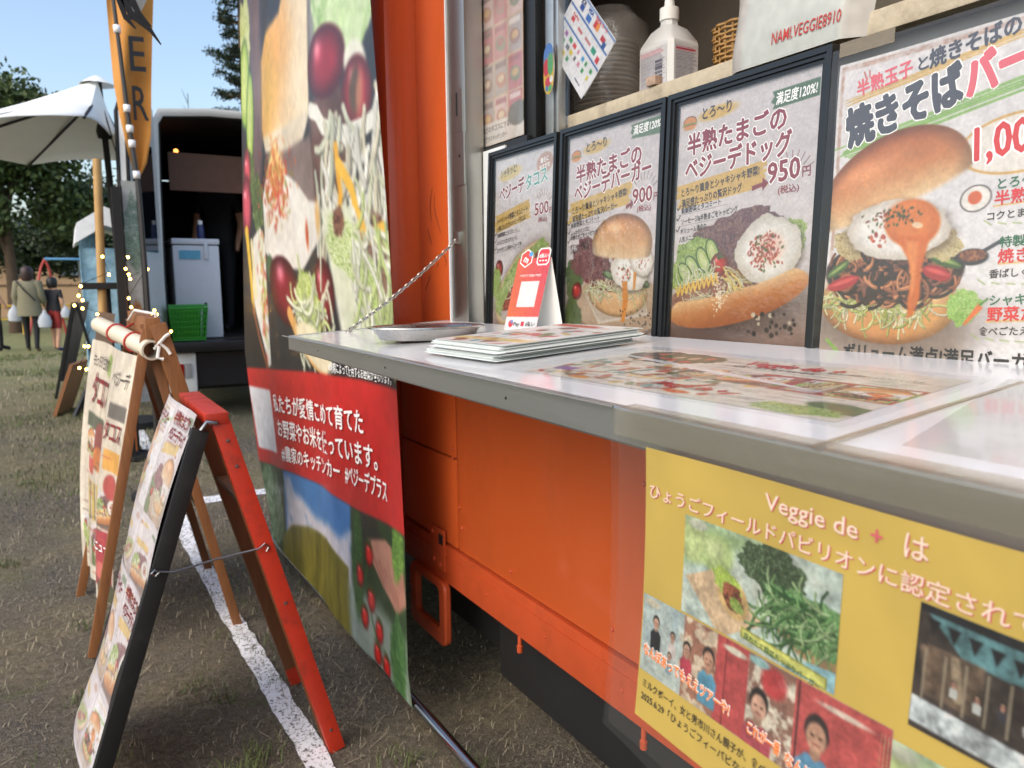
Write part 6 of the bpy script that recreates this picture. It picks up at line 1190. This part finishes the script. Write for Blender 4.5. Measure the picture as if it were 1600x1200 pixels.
REDL = mat('red_lens', (150, 20, 24), .15, coat=.6); 
for x in (.765, 2.27): tl = MB().box(x, x+.105, 6.915, 6.93, .585, .705, .008).build('tail_lamp', REDL, van, True); MB().box(x+.108, x+.165, 6.916, 6.93, .585, .705, .006).build('clear_lens', mat('grey_lens', (150, 150, 150), .2, coat=.5), tl, True)
def vwheel(x, y):
    w = MB().lathe([(.19, -.09), (.285, -.09), (.31, -.06), (.31, .06), (.285, .09), (.19, .09), (.19, -.09)], (0, 0, 0), 26).build('wheel', DARK, van, True); w.matrix_local = Matrix.Translation(Vector((x, y, .51))-van.location) @ Matrix.Rotation(math.pi/2, 4, 'Y')
    r_ = MB().lathe([(0, -.06), (.10, -.065), (.19, -.05), (.19, .05), (0, .05)], (0, 0, 0), 20).build('rim', STEEL, w, True); r_.location = (0, 0, 0)
for x in (.80, 2.3):
    for y in (7.75, 10.7): vwheel(x, y)
MB().box(.722, .737, 7.5, 8.5, 1.55, 2.15, .004).build('side_window', GLASSD, van, True); MB().box(.722, .737, 8.7, 9.9, 1.55, 2.15, .004).build('side_window', GLASSD, van, True); MB().box(.9, 2.2, 7.2, 11, .45, .6).build('underbody', DARK, van)
MB().bar((.70, 7.06, .95), (.72, 7.06, 2.62), .028, .05, (0, 1, 0)).build('corner_pillar', VW, van, True)
th = empty('chest_freezer', (1.0, 7.4, .9), 'white upright freezer box inside the open van', 'freezer')
FRZ = mat('freezer_enamel', (206, 212, 220), .35, var=.03)
MB().box(.86, 1.235, 7.12, 7.7, .905, 1.70, .015).build('cabinet', FRZ, th, True); MB().box(.855, 1.24, 7.11, 7.71, 1.705, 1.755, .012).build('lid', FRZ, th, True); MB().box(.91, 1.08, 7.113, 7.12, 1.58, 1.655).build('label', mat('blue_label', (96, 170, 200), .4, var=.15, scale=40), th); MB().box(1.11, 1.14, 7.095, 7.12, 1.58, 1.72, .005).build('latch', FRZ, th, True); MB().lathe([(0, 0), (.012, 0), (.012, .01), (0, .01)], (0, 0, 0), 10).build('lock', DARK, th).matrix_local = Matrix.Translation(Vector((1.10, 7.12, 1.2))-th.location) @ Matrix.Rotation(math.pi/2, 4, 'X')
th = empty('spray_can', (1.12, 7.3, 1.757), 'dark blue bottle with a white cap on top of the freezer', 'bottle')
MB().lathe([(0, 0), (.03, 0), (.032, .01), (.032, .10), (.026, .125), (.012, .13)], (1.12, 7.3, 1.757), 16).build('body', mat('navy_can', (40, 52, 100), .3), th, True); MB().lathe([(.014, .125), (.02, .13), (.02, .165), (0, .168)], (1.12, 7.3, 1.757), 14).build('cap', PAPER, th, True)
th = empty('green_basket', (.92, 7.05, .9), 'green plastic shopping basket on the step of the van', 'basket')
GB = mat('green_plastic', (52, 150, 44), .35, var=.06); x0, x1, y0, y1 = .80, 1.045, 6.88, 7.10
for zz, e in ((.905, .0), (1.17, .025), (1.19, .025)): MB().tube([(x0-e, y0-e, zz), (x1+e, y0-e, zz), (x1+e, y1, zz), (x0-e, y1, zz)], .009 if zz > 1 else .006, 6, closed=True).build('rim', GB, th)
for k in range(13): x = x0+(x1-x0)*k/12; MB().bar((x, y0, .905), (x0-.025+(x1-x0+.05)*k/12, y0-.025, 1.17), .009, .004).build('side_slat', GB, th)
for k in range(6): t = (k+.5)/6; MB().box(x0-.025*t, x1+.025*t, y0-.025*t-.003, y0-.025*t+.003, .905+.265*t-.004, .905+.265*t+.004).build('cross_slat', GB, th)
for x, e in ((x0, -.025), (x1, .025)): MB().add([(x, y0, .905), (x, y1, .905), (x+e, y1, 1.17), (x+e, y0, 1.17)], [(0, 1, 2, 3)]).build('end_wall', GB, th)
MB().add([(x0, y1, .905), (x1, y1, .905), (x1, y1, 1.17), (x0, y1, 1.17)], [(0, 1, 2, 3)]).build('end_wall', GB, th); MB().box(x0, x1, y0, y1, .9, .906).build('base', GB, th)
o = MB().lathe([(0, -.02), (.015, -.015), (.02, 0), (.015, .015), (0, .02)], (1.0, 7.6, 2.55), 10).build('cabin_lamp', glow_mat('cabin_glow', (255, 150, 70), 3.), None, True); tag(o, 'small dim orange lamp under the van roof', 'lamp')

# ------------------------------------------------------------------ people
SKIN = mat('skin', (196, 150, 122), .55, var=.05); HAIRB = mat('brown_hair', (52, 34, 32), .5, var=.2, scale=60); HAIRK = mat('black_hair', (24, 22, 24), .45, var=.2, scale=60)
def person(loc, rz, h, shirt, trouser, hair, label, arms=None, sleeve=.5, hemline=.47, short=.04, shoes=None, step=.10, lean=0., jacket=None, hairlen=.0):
    """standing figure facing local +Y; one skinned body with shirt, trousers, skin and hair regions"""
    k = h/1.7; root = empty('person', loc, label, 'person', 'people on the field'); root.rotation_euler = (0, 0, rz)
    J = dict(pel=(0, 0, .92), sp=(0, .0, 1.12), ch=(0, lean*.5, 1.30), nk=(0, lean, 1.44), hd=(0, lean+.015, 1.53), ht=(0, lean+.02, 1.66),
             shL=(-.17, lean, 1.38), shR=(.17, lean, 1.38), elL=(-.23, lean-.02, 1.11), elR=(.23, lean-.02, 1.11), wrL=(-.22, lean+.10, .89), wrR=(.23, lean+.10, .89), hnL=(-.22, lean+.13, .81), hnR=(.23, lean+.13, .81),
             hpL=(-.09, 0, .88), hpR=(.09, 0, .88), knL=(-.10, .03+step*.5, .49), knR=(.10, .03-step*.5, .49), anL=(-.10, step-.01, .08), anR=(.10, -step-.01, .08), toL=(-.11, step+.15, .035), toR=(.11, -step+.15, .035))
    if arms: J.update(arms)
    rad = dict(pel=(.15, .11), sp=(.135, .10), ch=(.155, .105), nk=(.052, .052), hd=(.088, .10), ht=(.062, .068), shL=(.06, .06), shR=(.06, .06), elL=(.043, .043), elR=(.043, .043), wrL=(.028, .028), wrR=(.028, .028), hnL=(.035, .02), hnR=(.035, .02), hpL=(.095, .095), hpR=(.095, .095), knL=(.062, .062), knR=(.062, .062), anL=(.042, .042), anR=(.042, .042), toL=(.042, .03), toR=(.042, .03))
    E = [('pel', 'sp'), ('sp', 'ch'), ('ch', 'nk'), ('nk', 'hd'), ('hd', 'ht'), ('ch', 'shL'), ('ch', 'shR'), ('shL', 'elL'), ('shR', 'elR'), ('elL', 'wrL'), ('elR', 'wrR'), ('wrL', 'hnL'), ('wrR', 'hnR'), ('pel', 'hpL'), ('pel', 'hpR'), ('hpL', 'knL'), ('hpR', 'knR'), ('knL', 'anL'), ('knR', 'anR'), ('anL', 'toL'), ('anR', 'toR')]
    names = list(J); me = bpy.data.meshes.new('body'); me.from_pydata([tuple(c*k for c in J[n]) for n in names], [(names.index(a), names.index(b)) for a, b in E], []); me.update()
    o = bpy.data.objects.new('body', me); COL.objects.link(o); md = o.modifiers.new('skin', 'SKIN')
    if not me.skin_vertices: me.attributes
    for i, n in enumerate(names):
        sv = me.skin_vertices[0].data[i]; sv.radius = tuple(r_*k for r_ in rad[n]); sv.use_root = n == 'pel'
    sb = o.modifiers.new('sub', 'SUBSURF'); sb.levels = 2; sb.render_levels = 2
    bpy.context.view_layer.update(); ev = bpy.data.meshes.new_from_object(o.evaluated_get(bpy.context.evaluated_depsgraph_get())); bpy.data.objects.remove(o)
    for m_ in (shirt, trouser, SKIN, shoes or DARK): ev.materials.append(m_)
    for p in ev.polygons:
        c = p.center/k; arm = abs(c.x) > .185 and c.z < 1.34 and c.z > .7
        if c.z > 1.42: mi = 2
        elif arm: mi = 0 if c.z > 1.38-sleeve*.55 else 2
        elif c.z > hemline*2: mi = 0
        elif c.z < .075: mi = 3
        elif c.z > short: mi = 1
        else: mi = 2
        p.material_index = mi
    ev.polygons.foreach_set('use_smooth', np.ones(len(ev.polygons), bool)); b = bpy.data.objects.new('body', ev); COL.objects.link(b); b.parent = root
    hm = MB(); hm.M = Matrix.Scale(k, 4)
    hc = (0, lean+.005, 1.585); prof = [(.085, -.13-hairlen), (.108, -.08-hairlen), (.115, -.02), (.112, .04), (.09, .09), (.05, .118), (0, .125)]
    hm.lathe(prof, hc, 20, 1., 1.08); ho = hm.build('hair', hair, None, True); ho.parent = root
    # open the hair towards the face
    for v_ in ho.data.vertices:
        if v_.co.y/k > lean+.05 and v_.co.z/k < 1.60: v_.co.y = (lean+.02)*k
    fc = MB(); fc.M = Matrix.Scale(k, 4)
    for sx in (-1, 1): fc.lathe([(0, -.008), (.012, 0), (0, .008)], (sx*.034, lean+.105, 1.555), 8)
    fc.box(-.022, .022, lean+.10, lean+.108, 1.49, 1.50); f_ = fc.build('face_features', HAIRK, None); f_.parent = root
    ns = MB(); ns.M = Matrix.Scale(k, 4); ns.lathe([(.014, -.02), (.016, -.01), (.005, .03)], (0, lean+.108, 1.53), 8); n_ = ns.build('nose', SKIN, None); n_.parent = root
    if jacket:
        jm = MB(); jm.M = Matrix.Scale(k, 4); jm.lathe([(.215, .72), (.21, .85), (.19, 1.05), (.195, 1.25), (.17, 1.36), (.08, 1.44)], (0, lean*.6, 0), 24, 1.05, .72); j = jm.build('jacket', jacket, None, True); j.parent = root
        for sx in (-1, 1):
            a, e, w = Vector(J['shL' if sx < 0 else 'shR']), Vector(J['elL' if sx < 0 else 'elR']), Vector(J['wrL' if sx < 0 else 'wrR']); sm = MB(); sm.M = Matrix.Scale(k, 4); sm.tube([a-(e-a)*.1, a, a.lerp(e, .5), e, e.lerp(w, .75)], [.06, .085, .075, .068, .058], 12); s_ = sm.build('jacket_sleeve', jacket, None, True); s_.parent = root
    return root
OLIVE = mat('olive_cotton', (124, 120, 98), .8, var=.08); NAVYT = mat('black_cotton', (34, 36, 42), .8, var=.1); REDS = mat('red_shorts', (150, 46, 44), .8); WHT = mat('white_cotton', (222, 224, 226), .8); BLKT = mat('black_trousers', (24, 24, 28), .8)
gy = float(gz(16.85))
p = person((-.47, 16.85, gy), R(-12), 1.58, OLIVE, BLKT, HAIRB, 'person in an olive jacket and black trousers seen from behind', jacket=OLIVE, hairlen=.05, arms=dict(wrR=(.25, .10, .95), hnR=(.26, .14, .87)), shoes=mat('beige_shoes', (120, 100, 84), .6))
MB().tube([(-.16, -.12, 1.33), (-.03, -.165, 1.15), (.14, -.15, .95)], .012, 6).build('strap', DARK).parent = p
p = person((-.085, 16.9, gy), R(-35), 1.38, NAVYT, REDS, HAIRK, 'child in a black shirt and red shorts standing beside the olive jacket', sleeve=.28, hemline=.46, short=.52, shoes=mat('blue_shoes', (50, 54, 120), .6))
p = person((-1.05, 17.5, gy), R(-70), 1.66, WHT, BLKT, HAIRK, 'person in a white shirt and dark trousers at the picture edge', sleeve=.35)
def carry(x, y, z, s, label):
    o = MB(); pr = [(.05, 0), (.10, .02), (.115, .12), (.09, .22), (.03, .29), (.012, .33)]; o.lathe([(a*s, b*s) for a, b in pr], (x, y, z), 14, 1., .5); t = empty('carrier_bag', (x, y, z), label, 'bag', 'bags carried on the field'); b = o.build('bag', mat('white_bag', (186, 192, 200), .5, var=.12, scale=20, bump=.4, bscale=30), t, True)
    MB().tube([(x-.03*s, y, z+.30*s), (x, y, z+.40*s), (x+.03*s, y, z+.30*s)], .006, 5).build('handle', MATS['white_bag'], t)
carry(-.245, 16.75, gy+.44, 1.0, 'white carrier bag held by the person in the olive jacket'); carry(.10, 16.75, gy+.62, .7, 'small white carrier bag held by the child'); carry(-.73, 17.3, gy+.55, 1.0, 'white carrier bag held by the person in the white shirt')
p = person((1.45, 8.3, .9), R(150), 1.66, NAVYT, BLKT, HAIRK, 'person in dark clothes working inside the dim van', sleeve=.3)

# ------------------------------------------------------------------ house, swing, fence, tent
th = empty('apartment_house', (-4, 40, .2), 'low beige house with a dark tiled roof beyond the field', 'house')
BEI = mat('beige_render', (206, 170, 132), .8, var=.05)
MB().box(-12, 1.25, 40, 47, .1, 3.2).build('wall', BEI, th); MB().prism([(39.4, 3.15), (43.5, 4.6), (47.6, 3.15), (47.6, 3.05), (43.5, 4.45), (39.4, 3.05)], 'x', -12.4, 1.6).build('roof', mat('grey_roof_tiles', (70, 72, 76), .6, var=.2, scale=30), th)
for x in (-1.85, .12, -4.6, -7.4):
    w = MB().box(x, x+.95, 39.93, 40.01, 1.95, 2.95).build('window', mat('window_frame_brown', (84, 62, 52), .5), th); MB().box(x+.08, x+.87, 39.91, 39.935, 2.03, 2.87).build('pane', mat('pane_pale', (150, 160, 170), .1, coat=.5), w)
MB().box(-12, 1.25, 39.96, 40.0, 1.55, 1.62).build('band', mat('band_brown', (120, 92, 74), .7), th)
th = empty('garden_swing', (.2, 22, .2), 'blue and red metal swing frame in front of the beige house', 'swing')
BLU = mat('blue_pipe', (70, 130, 176), .5); RP = mat('red_pipe', (176, 60, 56), .5)
MB().tube([(-.22, 22, 2.1), (1.9, 22.2, 2.1)], .03, 8).build('top_bar', BLU, th, True)
for x0 in (-.22, 1.9):
    for dx in (-.45, .35): MB().tube([(x0, 22.1, 2.1), (x0+dx*.2, 22.1, 1.9), (x0+dx, 22.1+dx, .2)], .028, 8).build('leg', RP, th, True)
for x in (.5, 1.2): MB().tube([(x, 22.1, 2.1), (x, 22.1, .7)], .008, 5).build('chain', STEEL, th); MB().box(x-.02, x+.3, 22, 22.2, .66, .7).build('seat', DARK, th)
th = empty('low_fence', (-.3, 24, .2), 'low yellow pipe fence at the edge of the field', 'fence'); YP = mat('yellow_pipe', (196, 160, 50), .5)
MB().tube([(-6, 24, .95), (.9, 24, .95)], .03, 6).build('rail', YP, th); MB().tube([(-6, 24, .6), (.9, 24, .6)], .025, 6).build('rail', YP, th)
for x in np.arange(-6, 1, .86): MB().tube([(x, 24, .2), (x, 24, .95)], .03, 6).build('post', YP, th)
th = empty('blue_stall', (.4, 12, .2), 'stall draped in blue and white sheets behind the posts', 'stall')
MB().add([(.30, 12, .2), (.62, 12.6, .2), (.62, 12.6, 2.2), (.29, 12, 1.98)], [(0, 1, 2, 3)]).box(.30, .95, 12.05, 12.6, .2, 1.9).build('drape', mat('blue_sheet', (150, 186, 204), .7, var=.4, scale=7, dirt=(70, 130, 170), dscale=3, damt=.9), th); MB().prism([(.24, 1.95), (.62, 2.2), (1.0, 2.05), (1.0, 2.3), (.62, 2.45), (.28, 2.22)], 'y', 11.9, 13.2).build('roof', WHT, th)

# ------------------------------------------------------------------ trees
BARK = mat('bark', (84, 68, 54), .9, var=.25, scale=12, bump=.4)
def leaf_mat(name, c):
    m = mat(name, c, .6, var=.45, scale=1.6); b = m.node_tree.nodes['Principled BSDF']; b.inputs['Transmission Weight'].default_value = 0; b.inputs['Subsurface Weight'].default_value = 0; return m
LEAF = leaf_mat('oak_leaves', (66, 84, 40)); LEAFD = leaf_mat('dark_leaves', (44, 62, 34)); NEED = leaf_mat('conifer_needles', (38, 54, 32))
def leaves(blobs, n, size, seed, per=26, spread=.30):
    """leaf-sized quads gathered in clumps over the blobs"""
    rs = np.random.RandomState(seed); C = []
    wts = np.array([b[3]*b[4]*b[5] for b in blobs])**.67; wts = wts/wts.sum()
    for b, w in zip(blobs, wts):
        k = max(1, int(n*w/per)); d = rs.randn(k, 3); d /= np.linalg.norm(d, axis=1)[:, None]; r_ = rs.rand(k)**.45
        cc = np.array(b[:3])+d*r_[:, None]*np.array(b[3:6]); C.append(cc)
    C = np.concatenate(C); C = C[rs.rand(len(C)) > .12]
    P_ = np.repeat(C, per, 0)+rs.randn(len(C)*per, 3)*spread*np.array((1, 1, .7)); m = len(P_)
    a = rs.randn(m, 3); a /= np.linalg.norm(a, axis=1)[:, None]; b = np.cross(a, rs.randn(m, 3)); b /= np.linalg.norm(b, axis=1)[:, None]; s = size*(.6+.8*rs.rand(m))[:, None]
    V = np.stack([P_-a*s, P_+b*s*.55, P_+a*s, P_-b*s*.55], 1).reshape(-1, 3); return V, np.arange(m*4).reshape(-1, 4)
def tree(base, h, blobs, n, size, m, label, seed, tr=.16, limbs=6, spread=.3):
    t = empty('tree', base, label, 'tree', 'trees round the field'); rs = random.Random(seed); x, y, z = base
    top = Vector((x+rs.uniform(-.2, .2), y, z+h)); mb = MB(); mb.tube([(x, y, z-.1), (x+.02, y, z+h*.3), (x-.05, y, z+h*.6), tuple(top)], [tr, tr*.8, tr*.55, tr*.15], 10)
    for k in range(limbs):
        b = rs.choice(blobs); s = Vector((x, y, z+h*rs.uniform(.35, .75))); e = Vector(b[:3])+Vector((rs.uniform(-.5, .5)*b[3], rs.uniform(-.5, .5)*b[4], rs.uniform(-.3, .4)*b[5])); mb.tube([tuple(s), tuple(s.lerp(e, .5)+Vector((0, 0, .15))), tuple(e)], [tr*.42, tr*.28, tr*.08], 6)
    mb.build('trunk', BARK, t, True); V, F = leaves(blobs, n, size, seed, spread=spread); arr_mesh('crown', V, F, m, t); return t
tree((-1.05, 25, .2), 5.6, [(-1.3, 25, 5.6, 1.5, 1.4, 1.3), (-2.4, 25, 4.8, 1.5, 1.4, 1.6), (-.3, 25.2, 4.7, 1.0, 1.1, .9), (.3, 25.5, 3.6, .8, 1., .7), (-1.9, 25, 3.5, 1.1, 1., .7), (-.6, 24.8, 6.1, .7, .8, .7)], 26000, .085, LEAF, 'broad green tree with a bare trunk at the picture edge', 3, .18)
tree((1.15, 31, .2), 4.2, [(1.2, 31, 4.0, 1.3, 1.2, 1.2), (.3, 31, 3.6, 1.0, 1., .9), (1.7, 31, 3.2, .8, .9, 1.2)], 12000, .09, LEAFD, 'dark round tree above the beige house', 5, .14)
tree((-.7, 34, .2), 3.2, [(-.9, 34, 2.9, 1.2, 1., .8), (.3, 34, 2.7, .9, 1., .7), (-2.2, 34, 3.0, 1.1, 1., .8)], 9000, .09, LEAFD, 'low bushy tree in front of the house roof', 6, .1)
for i_, (x, y, h) in enumerate(((-8.5, 27, 7.), (-14, 31, 8.), (-21, 34, 8.))): tree((x, y, .2), h*.8, [(x, y, h*.72, 2.2, 2.0, 1.9), (x-1.5, y, h*.55, 1.6, 1.5, 1.3), (x+1.5, y, h*.6, 1.5, 1.5, 1.3)], 7000, .14, LEAF, ('rounded green tree left of the bare-trunked tree', 'broad tree further off to the left', 'broad tree farthest off to the left')[i_], 20+i_, .2)
# conifer beyond the van
t = empty('conifer', (5.35, 25, .2), 'tall dark conifer rising behind the van roof', 'tree', 'trees round the field'); rs = random.Random(4); npr = np.random.RandomState(4)
MB().tube([(5.35, 25, .1), (5.33, 25, 6), (5.3, 25, 11.8)], [.22, .15, .02], 8).build('trunk', BARK, t, True); VV, nb = [], 0; br = MB()
for k in range(95):
    z = 2.2+9.4*(k/95); L = (1.75*(1-(z-1.5)/11.2)+.15)*rs.uniform(.65, 1.15); a = rs.uniform(0, 6.28); s = Vector((5.33, 25, z)); e = s+Vector((math.cos(a)*L, math.sin(a)*L, L*rs.uniform(.05, .35))); br.tube([tuple(s), tuple(s.lerp(e, .5)-Vector((0, 0, .05*L))), tuple(e)], [.025, .018, .006], 5)
    for q in range(int(9*L)+3):
        u_ = rs.uniform(.2, 1.05); c_ = s.lerp(e, u_); m_ = 26; P_ = np.array(c_)+npr.randn(m_, 3)*np.array((.09, .09, .065)); a_ = npr.randn(m_, 3)+np.array((0, 0, .8)); a_ /= np.linalg.norm(a_, axis=1)[:, None]; b_ = np.cross(a_, npr.randn(m_, 3)); b_ /= np.linalg.norm(b_, axis=1)[:, None]; VV.append(np.stack([P_-a_*.05, P_+b_*.022, P_+a_*.06, P_-b_*.022], 1).reshape(-1, 3))
br.build('branch', BARK, t); VV = np.concatenate(VV); arr_mesh('crown', VV, np.arange(len(VV)).reshape(-1, 4), NEED, t)
t = empty('bare_sapling', (4.0, 27, .2), 'thin bare tree top just above the van roof', 'tree', 'trees round the field'); tw = MB(); tw.tube([(4.0, 27, .2), (4.0, 27, 7.5)], [.06, .01], 6)
for k in range(26): a = rs.uniform(0, 6.28); z = rs.uniform(5.2, 7.3); L = rs.uniform(.3, .9); tw.tube([(4.0, 27, z), (4.0+math.cos(a)*L, 27+math.sin(a)*L, z+L*.6)], [.014, .004], 4)
tw.build('trunk', mat('grey_twig', (110, 116, 104), .9), t)
V, F = leaves([(x, 52+rs.uniform(-2, 2), 1.6+rs.uniform(0, 1.4), 3.4, 2., 2.2+rs.uniform(0, 1.5)) for x in range(-60, 62, 4)], 26000, .22, 77, spread=.5)
o = arr_mesh('distant_foliage', V, F, LEAFD); tag(o, 'line of distant trees and shrubs behind the houses', 'trees', kind='stuff')

# ------------------------------------------------------------------ grass and straw on the near ground
rs = np.random.RandomState(12)
def gheight(X, Y): return gz(Y)+np.exp(-((X-.2)/3.)**4-((Y-4)/5.)**4)*((fbm(X*2.2, Y*2.2, 3)-.5)*.03+(fbm(X*11, Y*11, 5)-.5)*.014-.004)
def blades(n, x0, x1, y0, y1, hmin, hmax, w, seed, clump=None, lean=.6):
    rs = np.random.RandomState(seed); X = rs.uniform(x0, x1, n*3); Y = y0+(y1-y0)*rs.rand(n*3)**(1.6 if y0 < 2 else 1.)
    if clump: k = fbm(X*clump[0], Y*clump[0], seed+1, 4) > clump[1]; X, Y = X[k][:n], Y[k][:n]
    else: X, Y = X[:n], Y[:n]
    m = len(X); Z = gheight(X, Y); h = rs.uniform(hmin, hmax, m)*(1+.10*Y); a = rs.uniform(0, 6.28, m); l = rs.uniform(.1, lean, m); wd = w*(1+.15*Y)
    dx, dy = np.cos(a), np.sin(a); px, py = -dy*wd, dx*wd; t1 = np.stack([X+dx*h*l*.5, Y+dy*h*l*.5, Z+h*.6], 1); tip = np.stack([X+dx*h*l*1.3, Y+dy*h*l*1.3, Z+h*(1-.3*l)], 1)
    A = np.stack([X-px, Y-py, Z-.004], 1); B = np.stack([X+px, Y+py, Z-.004], 1); pw = np.stack([px, py, 0*px], 1)*.7
    V = np.stack([A, B, t1+pw, tip, t1-pw], 1).reshape(-1, 3); i = np.arange(m)[:, None]*5; return V, np.concatenate([i+np.array([[0, 1, 2, 4]]), i+np.array([[4, 2, 3, 3]])], 0)
def blade_obj(parts, name, m, label):
    V, F, b = [], [], 0
    for v, f in parts: V.append(v); F.append(f+b); b += len(v)
    V = np.concatenate(V); F = np.concatenate(F); q = F[F[:, 2] != F[:, 3]]; t3 = F[F[:, 2] == F[:, 3]][:, :3]
    me = bpy.data.meshes.new(name); fl = np.concatenate([q.ravel(), t3.ravel()]); st_ = np.concatenate([np.arange(len(q))*4, len(q)*4+np.arange(len(t3))*3])
    me.vertices.add(len(V)); me.vertices.foreach_set('co', V.astype(np.float32).ravel()); me.loops.add(len(fl)); me.loops.foreach_set('vertex_index', fl.astype(np.int32)); me.polygons.add(len(st_)); me.polygons.foreach_set('loop_start', st_.astype(np.int32)); me.update(calc_edges=True)
    o = link_mesh(name, me, m); return tag(o, label, 'grass', kind='stuff')
GRN = mat('green_grass', (84, 98, 48), .7, var=.35, scale=3); DRY = mat('dry_straw', (152, 142, 120), .8, var=.3, scale=4)
def tuft(x, y, n, h, seed):
    rs = np.random.RandomState(seed); X = x+rs.randn(n)*.03; Y = y+rs.randn(n)*.03; Z = gheight(X, Y); a = rs.uniform(0, 6.28, n); hh = h*rs.uniform(.5, 1.2, n); l = rs.uniform(.3, 1.1, n); dx, dy = np.cos(a), np.sin(a); px, py = -dy*.0014, dx*.0014
    A = np.stack([X-px, Y-py, Z-.004], 1); B = np.stack([X+px, Y+py, Z-.004], 1); t1 = np.stack([X+dx*hh*l*.5, Y+dy*hh*l*.5, Z+hh*.6], 1); tip = np.stack([X+dx*hh*l*1.2, Y+dy*hh*l*1.2, Z+hh*.7], 1); pw = np.stack([px, py, 0*px], 1)*.8
    i = np.arange(n)[:, None]*5; return np.stack([A, B, t1+pw, tip, t1-pw], 1).reshape(-1, 3), np.concatenate([i+np.array([[0, 1, 2, 4]]), i+np.array([[4, 2, 3, 3]])], 0)
tf = [tuft(x, y, n, h, 30+i) for i, (x, y, n, h) in enumerate(((.33, 2.02, 90, .07), (.40, 2.12, 60, .05), (-.02, 2.75, 60, .035), (.12, 2.95, 50, .04), (.30, 2.62, 40, .03), (.38, 2.5, 40, .04), (.02, 3.35, 50, .03), (-.3, 4.2, 60, .035), (.44, 3.0, 30, .03), (.75, 1.9, 40, .04), (.80, 1.6, 50, .05), (.95, 1.45, 60, .06), (.9, 1.75, 30, .05), (-.25, 5.5, 60, .04), (.05, 5.2, 50, .04), (.55, 2.55, 30, .03)))]
blade_obj(tf+[blades(9000, -2.5, 1.2, 1.2, 9, .010, .03, .0010, 41, (1.4, .56)), blades(9000, -5, 1., 3.2, 16, .012, .03, .0016, 42, (.9, .54))], 'grass', GRN, 'patches of short green grass on the field')
blade_obj([blades(26000, -2.5, 1.3, 1.0, 8, .006, .024, .0009, 51, None, 1.6), blades(9000, -5, 1., 3.0, 16, .010, .026, .0016, 52, None, 1.2)], 'dry_grass', DRY, 'dry straw-coloured grass scattered over the soil')
n = 900; X = rs.uniform(-1.6, 1.2, n); Y = 1.2+rs.rand(n)**1.5*5; a = rs.uniform(0, 3.14, n); L = rs.uniform(.01, .05, n); Z = gheight(X, Y)+.004; dx, dy = np.cos(a)*L, np.sin(a)*L; w_ = .0011
V = np.stack([np.stack([X-dx-dy/L*w_, Y-dy+dx/L*w_, Z], 1), np.stack([X-dx+dy/L*w_, Y-dy-dx/L*w_, Z], 1), np.stack([X+dx+dy/L*w_, Y+dy-dx/L*w_, Z+.008], 1), np.stack([X+dx-dy/L*w_, Y+dy+dx/L*w_, Z+.008], 1)], 1).reshape(-1, 3)
o = arr_mesh('fallen_straw', V, np.arange(n*4).reshape(-1, 4), DRY); tag(o, 'loose straw stalks lying on the bare soil', 'straw', kind='stuff')
n = 11000; X = rs.uniform(-1.6, 1.3, n); Y = 1.2+rs.rand(n)**1.5*4; Z = gheight(X, Y); s = rs.uniform(.0008, .0032, n)[:, None]*np.ones((1, 1)); D = np.array([(1, 0, 0), (0, 1, 0), (-1, 0, 0), (0, -1, 0), (0, 0, .8), (0, 0, -.8)]); C_ = np.stack([X, Y, Z], 1)
V = (C_[:, None]+D[None]*s[:, None]*(.7+.6*rs.rand(n, 6, 1))).reshape(-1, 3); f = np.array([(0, 1, 4), (1, 2, 4), (2, 3, 4), (3, 0, 4), (1, 0, 5), (2, 1, 5), (3, 2, 5), (0, 3, 5)]); F = (np.arange(n)[:, None, None]*6+f[None]).reshape(-1, 3)
o = arr_mesh('gravel', V, F, mat('grit', (158, 148, 130), .9, var=.6, scale=60)); tag(o, 'fine grit and crumbs of soil on the field', 'gravel', kind='stuff')
